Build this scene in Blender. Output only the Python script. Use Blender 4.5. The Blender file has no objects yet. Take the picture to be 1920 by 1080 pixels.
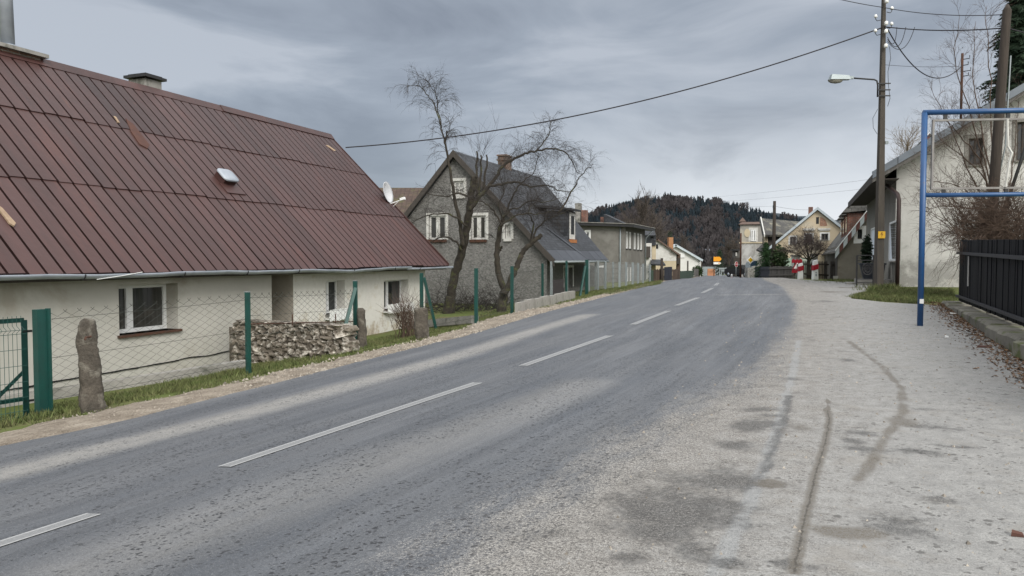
import bpy, bmesh, math, random
from mathutils import Vector, Matrix
from mathutils.geometry import tessellate_polygon
from mathutils import noise as mnoise
C = bpy.context.scene.collection
R = random.Random(7)
PI = math.pi
CZ = 1.5                     # eye height above the pavement under the camera
FPX = 1400.0                 # focal length in pixels of a 1920 wide picture
PITCH = math.atan(56/FPX)
# ---------------------------------------------------------------- camera
cd = bpy.data.cameras.new('camera'); cam = bpy.data.objects.new('camera', cd); C.objects.link(cam)
cd.sensor_width = 36; cd.lens = 36*FPX/1920; cd.clip_start = .05; cd.clip_end = 20000
cam.location = (0, 0, CZ); cam.rotation_euler = (PI/2-PITCH, 0, 0)
bpy.context.scene.camera = cam
# street frame: s across (to the right), t along the street
SA, CA = .36, .933
_l = math.hypot(SA, CA); SA /= _l; CA /= _l
def W(s, t, z=0): return Vector((CA*s+SA*t, -SA*s+CA*t, z+CZ))
def ST(p): return (CA*p[0]-SA*p[1], SA*p[0]+CA*p[1])
def ray(px, py):
    x, y, z = (px-960)/FPX, 1.0, -(py-540)/FPX
    c, s = math.cos(PITCH), math.sin(PITCH)
    return Vector((x, y*c+z*s, -y*s+z*c))
def P(px, py, Y):
    d = ray(px, py); return Vector((0, 0, CZ))+d*(Y/d.y)
def on_s(px, py, s):         # street coordinates (t, z) of the sight line where it meets the plane s
    d = ray(px, py); k = s/(CA*d.x-SA*d.y); return (SA*d.x+CA*d.y)*k, d.z*k
def on_t(px, py, t):
    d = ray(px, py); k = t/(SA*d.x+CA*d.y); return (CA*d.x-SA*d.y)*k, d.z*k
# ---------------------------------------------------------------- terrain heights
T_ = [-30,-10,0,10,20,30,36,45,60,90,200,400]
S_ = [-80,-30,-14,-12,-9,-7.3,-3.6,-.1,4,12,40,100]
Z_ = [[-2.8,-2.8,-2.8,-2.7,-2.6,-2.5,-2.4,-2.3,-2.4,-2.6,-4.4,-7],
 [-2.6,-2.6,-2.6,-2.5,-2.4,-2.3,-2.2,-2.1,-2.2,-2.4,-4.4,-7],
 [-2.4,-2.4,-2.4,-2.4,-2.35,-2.2,-2.1,-1.9,-1.9,-2.3,-4.4,-7],
 [-2.4,-2.4,-2.4,-2.35,-2.25,-2.1,-1.95,-1.8,-1.8,-2.25,-4.4,-7],
 [-2.1,-2.1,-2.05,-2.0,-1.9,-1.75,-1.6,-1.5,-1.65,-2.2,-4.4,-7],
 [-2.0,-1.98,-1.92,-1.72,-1.5,-1.3,-1.22,-1.25,-1.6,-2.2,-4.4,-7],
 [-1.9,-1.75,-1.62,-1.45,-1.28,-1.11,-1.06,-1.14,-1.6,-2.2,-4.4,-7],
 [-1.8,-1.62,-1.5,-1.34,-1.17,-1.03,-1.0,-1.12,-1.9,-2.7,-4.4,-7],
 [-1.7,-1.6,-1.5,-1.34,-1.15,-1.0,-1.03,-1.2,-2.1,-3.0,-4.6,-7],
 [-1.6,-1.5,-1.42,-1.25,-1.05,-.95,-1.0,-1.2,-2.1,-3.1,-4.6,-7],
 [-1.5,-1.4,-1.3,-1.15,-.95,-.85,-.9,-1.1,-2.0,-3.0,-4.6,-7],
 [-1.0,-.9,-.9,-.7,-.6,-.5,-.5,-.7,-1.6,-2.6,-4.6,-7]]
def _br(a, x):
    if x <= a[0]: return 0, 0.0
    if x >= a[-1]: return len(a)-2, 1.0
    for i in range(len(a)-1):
        if x < a[i+1]: return i, (x-a[i])/(a[i+1]-a[i])
def Hr(s, t):
    i, u = _br(S_, s); j, v = _br(T_, t)
    a = Z_[i]; b = Z_[i+1]
    return (a[j]*(1-v)+a[j+1]*v)*(1-u)+(b[j]*(1-v)+b[j+1]*v)*u
def G(s, t, dz=0): return W(s, t, Hr(s, t)+dz)
def ground_px(px, py):       # where a sight line meets the ground
    d = ray(px, py); k = 2.0
    while k < 900:
        s, t = ST(d*k)
        if d.z*k < Hr(s, t): break
        k *= 1.01
    lo, hi = k/1.01, k
    for _ in range(30):
        m = (lo+hi)/2; s, t = ST(d*m)
        if d.z*m < Hr(s, t): hi = m
        else: lo = m
    return ST(d*hi)
def lerp_list(pts, t):
    if t <= pts[0][0]: 
        (a, b), (c, d) = pts[0], pts[1]; return b+(d-b)*(t-a)/(c-a)
    for (a, b), (c, d) in zip(pts, pts[1:]):
        if t <= c: return b+(d-b)*(t-a)/(c-a)
    (a, b), (c, d) = pts[-2], pts[-1]; return b+(d-b)*(t-a)/(c-a)
# ---------------------------------------------------------------- materials
def new_mat(name):
    m = bpy.data.materials.new(name); m.use_nodes = True
    nt = m.node_tree; b = nt.nodes['Principled BSDF']; return m, nt, b
class NT:
    def __init__(s, nt): s.nt = nt
    def n(s, typ, **kw):
        o = s.nt.nodes.new(typ)
        for k, v in kw.items():
            if k.startswith('_'): setattr(o, k[1:], v)
            else: o.inputs[k.replace('__', ' ')].default_value = v
        return o
    def l(s, a, b): s.nt.links.new(a, b)
    def noise(s, vec, scale, detail=5, rough=.6, dist=0):
        o = s.n('ShaderNodeTexNoise', Scale=scale, Detail=detail, Roughness=rough, Distortion=dist); s.l(vec, o.inputs['Vector']); return o.outputs['Fac']
    def ramp(s, fac, stops):
        o = s.n('ShaderNodeValToRGB'); e = o.color_ramp.elements
        while len(e) < len(stops): e.new(.5)
        for q, (p, c) in zip(e, stops):
            q.position = p; q.color = (c, c, c, 1) if isinstance(c, (int, float)) else (*c, 1)
        s.l(fac, o.inputs[0]); return o.outputs[0]
    def mix(s, f, a, b, mode='MIX'):
        o = s.n('ShaderNodeMix', _data_type='RGBA', _blend_type=mode)
        for v, i in ((f, 0), (a, 6), (b, 7)):
            if hasattr(v, 'links'): s.l(v, o.inputs[i])
            elif isinstance(v, (int, float)): o.inputs[i].default_value = v if i == 0 else (v, v, v, 1)
            else: o.inputs[i].default_value = (*v, 1)
        return o.outputs[2]
    def math(s, op, a, b=None, c=None, clamp=False):
        o = s.n('ShaderNodeMath', _operation=op, _use_clamp=clamp)
        for v, i in ((a, 0), (b, 1), (c, 2)):
            if v is None: continue
            if hasattr(v, 'links'): s.l(v, o.inputs[i])
            else: o.inputs[i].default_value = v
        return o.outputs[0]
    def mapping(s, vec, scale=(1, 1, 1), loc=(0, 0, 0)):
        o = s.n('ShaderNodeMapping'); o.inputs['Scale'].default_value = scale; o.inputs['Location'].default_value = loc
        s.l(vec, o.inputs['Vector']); return o.outputs[0]
    def bump(s, h, strength, dist=.02, prev=None):
        o = s.n('ShaderNodeBump', Strength=strength, Distance=dist); s.l(h, o.inputs['Height'])
        if prev: s.l(prev, o.inputs['Normal'])
        return o.outputs[0]
def mat(name, c1, c2=None, scale=4, rough=.85, bump=.3, bscale=None, stain=None, stain_scale=.8, stain_lo=.5, metallic=0, spec=.3, stretch=(1, 1, 1), coord='Object', tint=0, bdist=.01, speck=0):
    m, nt, b = new_mat(name); k = NT(nt)
    tc = k.n('ShaderNodeTexCoord'); v = k.mapping(tc.outputs[coord], stretch)
    c2 = c2 or tuple(x*.8 for x in c1)
    col = k.ramp(k.noise(v, scale, 6, .65), [(.3, c1), (.7, c2)])
    if speck:
        col = k.mix(k.ramp(k.noise(v, scale*14, 2, .5), [(.45, 0.), (.75, speck)]), col, tuple(x*.45 for x in c2))
    if stain:
        f = k.noise(k.mapping(tc.outputs[coord], stretch, (13, 7, 3)), stain_scale, 7, .65, .4)
        col = k.mix(k.ramp(f, [(stain_lo, 0.), (stain_lo+.13, 1.)]), col, stain)
    if tint:
        a = k.n('ShaderNodeAttribute', _attribute_name='tint')
        col = k.mix(tint, col, k.mix(1., col, k.ramp(a.outputs['Fac'], [(0, .55), (1, 1.45)]), 'MULTIPLY'))
    k.l(col, b.inputs['Base Color']); b.inputs['Roughness'].default_value = rough
    b.inputs['Metallic'].default_value = metallic; b.inputs['Specular IOR Level'].default_value = spec
    if bump:
        k.l(k.bump(k.noise(v, bscale or scale*6, 5, .7), bump, bdist), b.inputs['Normal'])
    return m
def brickmat(name, c1, c2, mortar, w, h, rough=.9, off=.5, msize=.012, bump=.5, blotch=None, spec=.3, scale=3., frq=2):
    m, nt, b = new_mat(name); k = NT(nt)
    uv = k.n('ShaderNodeTexCoord').outputs['UV']
    d = k.n('ShaderNodeVectorMath', _operation='MULTIPLY_ADD'); ns = k.n('ShaderNodeTexNoise', Scale=6., Detail=3.)
    k.l(uv, ns.inputs['Vector']); k.l(ns.outputs['Color'], d.inputs[0]); d.inputs[1].default_value = (.03, .03, 0); k.l(uv, d.inputs[2])
    t = k.n('ShaderNodeTexBrick', _offset=off, _offset_frequency=frq); t.inputs['Scale'].default_value = 1
    t.inputs['Color1'].default_value = (*c1, 1); t.inputs['Color2'].default_value = (*c2, 1); t.inputs['Mortar'].default_value = (*mortar, 1)
    t.inputs['Mortar Size'].default_value = msize; t.inputs['Brick Width'].default_value = w; t.inputs['Row Height'].default_value = h
    k.l(d.outputs[0], t.inputs['Vector'])
    col = k.mix(1., t.outputs['Color'], k.ramp(k.noise(uv, scale, 6, .7), [(.25, .6), (.75, 1.3)]), 'MULTIPLY')
    if blotch: col = k.mix(k.ramp(k.noise(uv, .8, 7, .7), [(.5, 0.), (.66, .8)]), col, blotch)
    k.l(col, b.inputs['Base Color']); b.inputs['Roughness'].default_value = rough; b.inputs['Specular IOR Level'].default_value = spec
    hgt = k.math('ADD', k.math('MULTIPLY', t.outputs['Fac'], -1.), k.math('MULTIPLY', k.noise(uv, 25, 4), .5))
    k.l(k.bump(hgt, bump, .02), b.inputs['Normal'])
    return m
def glassmat(name, base=(.012, .014, .016), curtain=None, cs=18):
    m, nt, b = new_mat(name); k = NT(nt)
    uv = k.n('ShaderNodeTexCoord').outputs['UV']
    if curtain:
        f = k.noise(k.mapping(uv, (cs, .6, 1)), 1., 3)
        col = k.mix(k.ramp(f, [(.35, 0.), (.65, 1.)]), tuple(x*.55 for x in curtain), curtain); 
    else: col = k.mix(k.noise(uv, 3., 4), base, tuple(x*2.2 for x in base))
    k.l(col, b.inputs['Base Color']); b.inputs['Roughness'].default_value = .06; b.inputs['Specular IOR Level'].default_value = .55
    return m
# ---------------------------------------------------------------- mesh builder
ID = lambda a, b, c: Vector((a, b, c))
STF = lambda s, t, z: W(s, t, z)
class MB:
    def __init__(s, frame=None, smooth=False):
        s.v = []; s.f = []; s.t = []; s.w = []; s.fr = frame or ID; s.smooth = smooth; s.cur = .5; s.uvs = {}
    def vert(s, a, b, c):
        s.v.append(Vector((a, b, c))); s.w.append(Vector(s.fr(a, b, c))); return len(s.v)-1
    def face(s, idx): s.f.append(tuple(idx)); s.t.append(s.cur)
    def poly(s, pts): s.face([s.vert(*p) for p in pts])
    def hexa(s, p):          # 8 corners: bottom ring then top ring
        i = [s.vert(*q) for q in p]
        for a in ((0, 1, 2, 3), (4, 5, 6, 7), (0, 1, 5, 4), (1, 2, 6, 5), (2, 3, 7, 6), (3, 0, 4, 7)): s.face([i[q] for q in a])
    def box(s, a0, a1, b0, b1, c0, c1):
        s.hexa([(a0, b0, c0), (a1, b0, c0), (a1, b1, c0), (a0, b1, c0), (a0, b0, c1), (a1, b0, c1), (a1, b1, c1), (a0, b1, c1)])
    def tube(s, pts, rad, n=6, cap=True, flat=1.0):
        pts = [Vector(p) for p in pts]; k = len(pts)
        if not isinstance(rad, (list, tuple)): rad = [rad]*k
        ref = None; rings = []
        for i in range(k):
            d = (pts[min(i+1, k-1)]-pts[max(i-1, 0)])
            if d.length < 1e-9: d = Vector((0, 0, 1))
            d.normalize()
            if ref is None: ref = Vector((1, 0, 0)) if abs(d.x) < .8 else Vector((0, 1, 0))
            ref = (ref-d*ref.dot(d))
            if ref.length < 1e-6: ref = d.orthogonal()
            ref.normalize(); b = d.cross(ref)
            rings.append([s.vert(*(pts[i]+ref*(rad[i]*math.cos(2*PI*j/n))+b*(rad[i]*flat*math.sin(2*PI*j/n)))) for j in range(n)])
        for r0, r1 in zip(rings, rings[1:]):
            for j in range(n): s.face((r0[j], r0[(j+1) % n], r1[(j+1) % n], r1[j]))
        if cap and n > 2:
            s.face(rings[0][::-1]); s.face(rings[-1])
    def lathe(s, cx, cy, prof, n=16):
        rings = [[s.vert(cx+r*math.cos(2*PI*j/n), cy+r*math.sin(2*PI*j/n), z) for j in range(n)] for r, z in prof]
        for a, b in zip(rings, rings[1:]):
            for j in range(n): s.face((a[j], a[(j+1) % n], b[(j+1) % n], b[j]))
        s.face(rings[0]); s.face(rings[-1])
    def panel(s, outline, holes=(), depth=.2, d=0):      # (a, z) outline with rectangular holes at distance d, with reveals
        loops = [[Vector((a, z, 0)) for a, z in outline]]
        for a0, a1, z0, z1 in holes: loops.append([Vector(q) for q in ((a0, z0, 0), (a0, z1, 0), (a1, z1, 0), (a1, z0, 0))])
        flat = [q for l in loops for q in l]
        ids = [s.vert(q.x, d, q.y) for q in flat]
        for tri in tessellate_polygon(loops): s.face([ids[i] for i in tri])
        for a0, a1, z0, z1 in holes:
            r = [(a0, z0), (a0, z1), (a1, z1), (a1, z0)]
            for (p, q), (p2, q2) in zip(r, r[1:]+r[:1]):
                s.poly([(p, d, q), (p2, d, q2), (p2, d-depth, q2), (p, d-depth, q)])
    def build(s, name, m, parent=None, loc=None):
        me = bpy.data.meshes.new(name)
        o = bpy.data.objects.new(name, me); C.objects.link(o)
        if parent is not None:
            q = parent; base = Vector((0, 0, 0))
            while q is not None: base += Vector(q.location); q = q.parent
            o.parent = parent
        else:
            base = Vector(loc) if loc is not None else (sum(s.w, Vector()) / max(1, len(s.w)))
            if loc is None: base.z = min(q.z for q in s.w)
            o.location = base
        me.from_pydata([q-base for q in s.w], [], s.f)
        uv = me.uv_layers.new(name='UVMap'); data = [0.0]*(2*len(me.loops)); li = 0
        for f in s.f:
            a, b, c = s.v[f[0]], s.v[f[1]], s.v[f[2]]; n = (b-a).cross(c-a); n = (abs(n.x), abs(n.y), abs(n.z))
            ax = 2 if n[2] >= n[0] and n[2] >= n[1] else (1 if n[1] >= n[0] else 0)
            for i in f:
                if i in s.uvs: data[2*li:2*li+2] = s.uvs[i]
                else:
                    q = s.v[i]; data[2*li:2*li+2] = (q.x, q.y) if ax == 2 else ((q.x, q.z) if ax == 1 else (q.y, q.z))
                li += 1
        uv.data.foreach_set('uv', data)
        at = me.attributes.new('tint', 'FLOAT', 'FACE'); at.data.foreach_set('value', s.t)
        bm = bmesh.new(); bm.from_mesh(me); bmesh.ops.recalc_face_normals(bm, faces=bm.faces[:]); bm.to_mesh(me); bm.free()
        if s.smooth: me.polygons.foreach_set('use_smooth', [True]*len(me.polygons))
        if m: me.materials.append(m)
        return o
def tag(o, label=None, cat=None, group=None, kind=None):
    if label: o['label'] = label
    if cat: o['category'] = cat
    if group: o['group'] = group
    if kind: o['kind'] = kind
    return o
def thing(name, loc, label, cat, group=None):
    o = bpy.data.objects.new(name, None); C.objects.link(o); o.empty_display_size = .1
    o.location = loc; return tag(o, label, cat, group)
def struct(mb, name, m): return tag(mb.build(name, m, loc=(0, 0, 0)), kind='structure')
def copy_tree(o, parent=None):
    c = o.copy(); C.objects.link(c)
    if parent is not None: c.parent = parent
    for ch in list(o.children): copy_tree(ch, c)
    return c
def catenary(a, b, sag, n=24):
    a, b = Vector(a), Vector(b)
    return [a.lerp(b, i/n)-Vector((0, 0, sag*4*(i/n)*(1-i/n))) for i in range(n+1)]
# ---------------------------------------------------------------- shared materials
M = {}
M['white_paint'] = mat('white paint', (.72, .73, .73), (.62, .63, .62), 3, .5, .05)
M['dirty_white'] = mat('dirty white paint', (.6, .6, .58), (.42, .41, .38), 5, .7, .1)
M['glass'] = glassmat('window glass')
M['glass_net'] = glassmat('glass with net curtain', curtain=(.42, .42, .4))
M['glass_dim'] = glassmat('glass with dim curtain', curtain=(.055, .055, .05), cs=26)
M['green_paint'] = mat('dark green paint', (.006, .06, .05), (.01, .045, .04), 6, .45, .15, spec=.5)
M['green_wire'] = mat('weathered green wire', (.02, .028, .024), (.035, .036, .03), 6, .6, 0)
M['grey_wire'] = mat('galvanised wire', (.13, .14, .14), (.18, .19, .19), 6, .5, 0)
M['zinc'] = mat('zinc', (.36, .39, .43), (.25, .28, .32), 3, .45, .15, metallic=.35, spec=.5)
M['galv_post'] = mat('galvanised post', (.27, .3, .31), (.2, .23, .24), 4, .55, .1, metallic=.2)
M['dark_metal'] = mat('dark metal', (.02, .02, .022), (.035, .035, .035), 5, .5, .1)
M['rust'] = mat('rust brown', (.09, .04, .025), (.05, .03, .022), 8, .9, .3)
M['concrete'] = mat('weathered concrete', (.3, .29, .27), (.2, .195, .18), 3, .95, .5, stain=(.1, .1, .085), stain_scale=1.5, stain_lo=.52)
M['dark_wood'] = mat('dark timber', (.045, .04, .036), (.07, .062, .055), 3, .9, .4, stretch=(6, 6, .6))
M['pole_wood'] = mat('weathered pole timber', (.055, .044, .037), (.03, .025, .021), 3, .92, .5, stretch=(8, 8, .5))
M['grey_wood'] = mat('grey timber', (.15, .145, .135), (.085, .08, .075), 3, .9, .4, stretch=(6, 6, .6))
M['bark'] = mat('tree bark', (.055, .047, .036), (.024, .021, .018), 7, .95, .9, stain=(.08, .085, .035), stain_scale=3, stain_lo=.55, bdist=.03)
M['twig'] = mat('twig bark', (.036, .03, .027), (.025, .022, .02), 8, .9, 0)
M['twig_brown'] = mat('brown twig bark', (.085, .057, .042), (.05, .035, .028), 8, .9, 0)
M['slate'] = brickmat('slate shingles', (.02, .022, .026), (.056, .06, .068), (.01, .011, .013), .26, .17, .6, blotch=(.017, .018, .02), spec=.3)
M['brick'] = brickmat('red brick', (.22, .075, .045), (.15, .055, .038), (.2, .18, .16), .25, .075, blotch=(.08, .05, .04))
M['old_brick'] = brickmat('sooty brick', (.2, .1, .065), (.13, .075, .055), (.2, .19, .17), .25, .075, blotch=(.06, .055, .045))
M['black'] = mat('black void', (.006, .006, .006), (.01, .01, .01), 3, .9, 0)
# windows --------------------------------------------------------
def wall_s(s0): return lambda a, d, z: W(s0+d, a, z)          # a facade along the street seen from its right
def wall_sr(s0): return lambda a, d, z: W(s0-d, a, z)         # a facade along the street seen from its left
def wall_t(t0): return lambda a, d, z: W(a, t0-d, z)          # a facade square to the street seen from the camera's end
def window(par, F, a0, a1, z0, z1, frame='white_paint', pane='glass', mull=(), trans=(), rec=.12, fw=.06, sill='concrete', sill_out=.07, sill_h=.05, name='window', band=0, band_mat='white_paint'):
    m = MB(F)
    y0, y1 = -rec, -rec+.06
    m.box(a0, a1, y0, y1, z0, z0+fw); m.box(a0, a1, y0, y1, z1-fw, z1)
    m.box(a0, a0+fw, y0, y1, z0+fw, z1-fw); m.box(a1-fw, a1, y0, y1, z0+fw, z1-fw)
    for f, wdt in mull:
        x = a0+(a1-a0)*f; m.box(x-wdt/2, x+wdt/2, y0, y1+.003, z0+fw, z1-fw)
    for f, wdt in trans:
        x = z0+(z1-z0)*f; m.box(a0+fw, a1-fw, y0, y1-.003, x-wdt/2, x+wdt/2)
    w = m.build(name, M[frame], par)
    g = MB(F); g.poly([(a0+.01, y0+.02, z0+.01), (a1-.01, y0+.02, z0+.01), (a1-.01, y0+.02, z1-.01), (a0+.01, y0+.02, z1-.01)]); g.build('pane', M[pane], w)
    if sill:
        q = MB(F); q.box(a0-.05, a1+.05, -rec+.06, sill_out, z0-sill_h, z0-.002); q.build('sill', M[sill], w)
    if band:
        q = MB(F)
        q.box(a0-band, a0, 0, .02, z0-band*.2, z1+band); q.box(a1, a1+band, 0, .02, z0-band*.2, z1+band); q.box(a0, a1, 0, .02, z1, z1+band)
        q.build('surround', M[band_mat], w)
    return w
def slab_frame(o, e, n):     # a sloping frame: origin, along the eave, outward normal; v runs up the slope
    o, e, n = Vector(o), Vector(e).normalized(), Vector(n).normalized(); v = n.cross(e)
    if v.z < 0: v = -v
    return lambda a, d, c: o+e*a+n*d+v*c
# ================================================================ world, sun, sky
sc = bpy.context.scene
w = bpy.data.worlds.new('World'); sc.world = w; w.use_nodes = True
k = NT(w.node_tree); bg = w.node_tree.nodes['Background']; bg.inputs['Strength'].default_value = .1
SUN_EL, SUN_AZ = math.radians(37), math.radians(160)       # azimuth clockwise from +Y
sky = k.n('ShaderNodeTexSky', _sky_type='NISHITA', _sun_disc=False, _sun_elevation=SUN_EL, _sun_rotation=SUN_AZ)
tc = k.n('ShaderNodeTexCoord'); sp = k.n('ShaderNodeSeparateXYZ'); k.l(tc.outputs['Generated'], sp.inputs[0])
zc = k.math('MAXIMUM', sp.outputs['Z'], 0.)
zz = k.math('ADD', zc, .34)
cx = k.math('DIVIDE', sp.outputs['X'], zz); cy = k.math('DIVIDE', sp.outputs['Y'], zz)
cb = k.n('ShaderNodeCombineXYZ'); k.l(cx, cb.inputs[0]); k.l(cy, cb.inputs[1])
cv = k.mapping(tc.outputs['Generated'], (3.2, 3.2, 10.), (3.1, 1.7, .6))
n1 = k.noise(cv, 1.0, 7, .55, .5); n2 = k.noise(k.mapping(tc.outputs['Generated'], (1.7, 1.7, 6.), (8.3, 2.2, .3)), 1.0, 4, .5)
f = k.math('ADD', k.math('MULTIPLY', n1, .65), k.math('MULTIPLY', n2, .5))
cloud = k.ramp(f, [(.46, (1.68, 1.89, 2.25)), (.57, (2.25, 2.52, 2.93)), (.68, (3.2, 3.45, 3.85))])
# a pale opening low over the road, and the bright zenith of an overcast sky
low = k.ramp(zc, [(.0, 1.), (.13, .45), (.22, 0.)])
az = k.math('DIVIDE', sp.outputs['X'], k.math('MAXIMUM', sp.outputs['Y'], .05))
side = k.ramp(k.math('ADD', k.math('MULTIPLY', az, .5), .5), [(.42, 0.), (.62, 1.), (.85, .8)])
gap = k.math('MULTIPLY', k.math('MULTIPLY', low, side), k.ramp(n1, [(.36, .55), (.5, 1.)]))
cloud = k.mix(gap, cloud, (6.0, 6.2, 6.5))
cloud = k.mix(k.ramp(zc, [(.36, 0.), (.75, 1.)]), cloud, (11.5, 11.8, 12.2))
dp = k.n('ShaderNodeVectorMath', _operation='DOT_PRODUCT'); k.l(tc.outputs['Generated'], dp.inputs[0]); dp.inputs[1].default_value = (math.sin(SUN_AZ)*math.cos(SUN_EL), math.cos(SUN_AZ)*math.cos(SUN_EL), math.sin(SUN_EL))
cloud = k.mix(k.ramp(dp.outputs['Value'], [(.35, 0.), (.95, 1.)]), cloud, (15, 14.7, 14.))   # clouds glow round the hidden sun
tot = k.mix(.93, sky.outputs[0], cloud)
k.l(tot, bg.inputs['Color'])
sl = bpy.data.lights.new('sun', 'SUN'); sl.energy = 1.5; sl.angle = math.radians(25); sl.color = (1, .96, .9)
so = bpy.data.objects.new('sun', sl); C.objects.link(so)
so.rotation_euler = Vector((math.sin(SUN_AZ)*math.cos(SUN_EL), math.cos(SUN_AZ)*math.cos(SUN_EL), math.sin(SUN_EL))).to_track_quat('Z', 'Y').to_euler()
sc.cycles.use_denoising = True
sc.view_settings.view_transform = 'Standard'; sc.view_settings.look = 'None'; sc.view_settings.exposure = .62; sc.view_settings.gamma = 1
# ================================================================ ground sheet
def grid_pts(lo, hi, fine_lo, fine_hi, step, growth=1.25):
    a = []; x = fine_lo
    while x <= fine_hi: a.append(x); x += step
    d = step
    while a[-1] < hi: d *= growth; a.append(a[-1]+d)
    d = step
    while a[0] > lo: d *= growth; a.insert(0, a[0]-d)
    return a
m, nt, b = new_mat('soil and short grass'); k = NT(nt)
tc = k.n('ShaderNodeTexCoord').outputs['Object']
f1 = k.noise(tc, .7, 6, .65); f2 = k.noise(tc, 9, 5, .7)
col = k.ramp(k.math('ADD', k.math('MULTIPLY', f1, .6), k.math('MULTIPLY', f2, .4)), [(.36, (.075, .1, .025)), (.5, (.1, .12, .04)), (.6, (.13, .11, .065))])
k.l(col, b.inputs['Base Color']); b.inputs['Roughness'].default_value = .95; b.inputs['Specular IOR Level'].default_value = .1
k.l(k.bump(f2, .6, .03), b.inputs['Normal']); M['soil'] = m
g = MB(STF)
ts = grid_pts(-60, 6000, -4, 60, .5); ss = grid_pts(-3000, 3000, -16, 8, .4)
ids = [[g.vert(s, t, Hr(s, t)-.035) for s in ss] for t in ts]
for i in range(len(ts)-1):
    for j in range(len(ss)-1): g.face((ids[i][j], ids[i][j+1], ids[i+1][j+1], ids[i+1][j]))
g.smooth = True
struct(g, 'ground', M['soil'])
# ================================================================ paved sheet: road with its gravelly right shoulder
SL = sorted((t, s) for s, t in (ground_px(*q) for q in ((-200, 872), (0, 838), (100, 818), (250, 785), (400, 747), (511, 720), (662, 681), (795, 648), (860, 633), (913, 618), (1013, 588), (1160, 550), (1234, 532), (1300, 521), (1326, 515))))
SL = [(-14, SL[0][1])]+SL
SC = sorted((t, s) for s, t in (ground_px(*q) for q in ((0, 1020), (170, 968), (420, 880), (900, 718), (980, 688), (1145, 630), (1185, 610), (1255, 583), (1310, 559), (1345, 534))))
SC = [(-14, SC[0][1])]+SC+[(60, -6.2), (200, -21)]
SRT = [(-14, 2.6), (11, 2.72), (20.4, 3.22), (21.2, 2.2), (22.5, 1.35), (26, 1.7), (28.5, 2.6), (31, 3.2), (33, 2.6), (36, .6), (41, -.4), (60, -2.6), (200, -17)]
DARK_R = [(-14, -2.05), (4, -1.5), (6.5, -1.1), (9, -.5), (14.5, -.1), (20, -.08), (29, -.6), (36, -1.5), (60, -2.9), (200, -17.5)]
segs = []
def streak(pts, wid, ch, val=1., soft=.5): segs.append(([ground_px(*q) for q in pts], wid, ch, val, soft))
# channel 1: pale sand / repair mortar, 2: dark stain, 3: brown damp crack
streak([(-60, 905), (0, 893), (200, 842), (450, 780), (700, 712), (860, 668), (1000, 622), (1100, 592)], .26, 1, .85, 1.4)
streak([(150, 1078), (400, 985), (650, 892), (900, 800), (1100, 722)], .3, 1, .33, 1.6)
streak([(1335, 1085), (1400, 960), (1440, 850), (1462, 790), (1490, 690), (1497, 640)], .055, 4, 1., .9)
streak([(1430, 900), (1447, 850), (1470, 790), (1480, 745)], .05, 2, .75, 1.2)
CRACK = [ground_px(*q) for q in ((1488, 1085), (1496, 1040), (1510, 970), (1522, 925), (1530, 890), (1545, 840), (1550, 820), (1555, 790), (1551, 770))]
CRACK.sort(key=lambda p: p[1])
streak([(1545, 780), (1555, 760), (1550, 745)], .02, 3, .5, 1.)
streak([(1590, 640), (1655, 690), (1690, 730), (1694, 775), (1665, 815), (1640, 860), (1610, 905)], .085, 3, .3, 1.2)
blobs = []
def blob(px, py, rx, ry, ch=2, val=1.): blobs.append((*ground_px(px, py), rx, ry, ch, val))
for q in ((1265, 955, .34, .36, 2, 1.), (1240, 1000, .26, .16, 2, .9), (1345, 905, .3, .22, 2, .8), (1415, 800, .24, .2, 2, .8), (1370, 838, .2, .16, 2, .6), (1480, 712, .12, .1, 2, .9), (1430, 770, .22, .1, 2, .6), (1450, 782, .12, .06, 2, .8), (1180, 1048, .12, .1, 2, .7), (1300, 1035, .1, .12, 2, .7), (1570, 1000, .24, .1, 3, .75), (1670, 995, .12, .08, 2, .9), (1715, 1000, .14, .1, 2, .9), (1690, 985, .2, .12, 2, .7),
          (1765, 942, .14, .08, 2, .6), (1760, 804, .22, .09, 2, .85), (1620, 815, .14, .1, 2, .7), (1600, 830, .1, .1, 2, .6), (1735, 770, .16, .07, 2, .7), (1720, 850, .18, .09, 2, .7), (1790, 840, .22, .06, 2, .5), (1620, 845, .25, .1, 2, .45), (1470, 1060, .1, .06, 2, .8), (1370, 1060, .09, .06, 2, .8), (1445, 910, .1, .1, 3, .7), (1500, 800, .18, .22, 3, .3),
          (1725, 613, .16, .1, 3, .9), (1590, 677, .12, .16, 2, .5), (1690, 795, .22, .2, 3, .4), (1560, 548, .6, .8, 3, .35), (1545, 566, .6, .5, 2, .3), (1600, 540, 1., .5, 3, .4), (1420, 553, 1.2, .12, 1, .5)): blob(*q)
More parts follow.
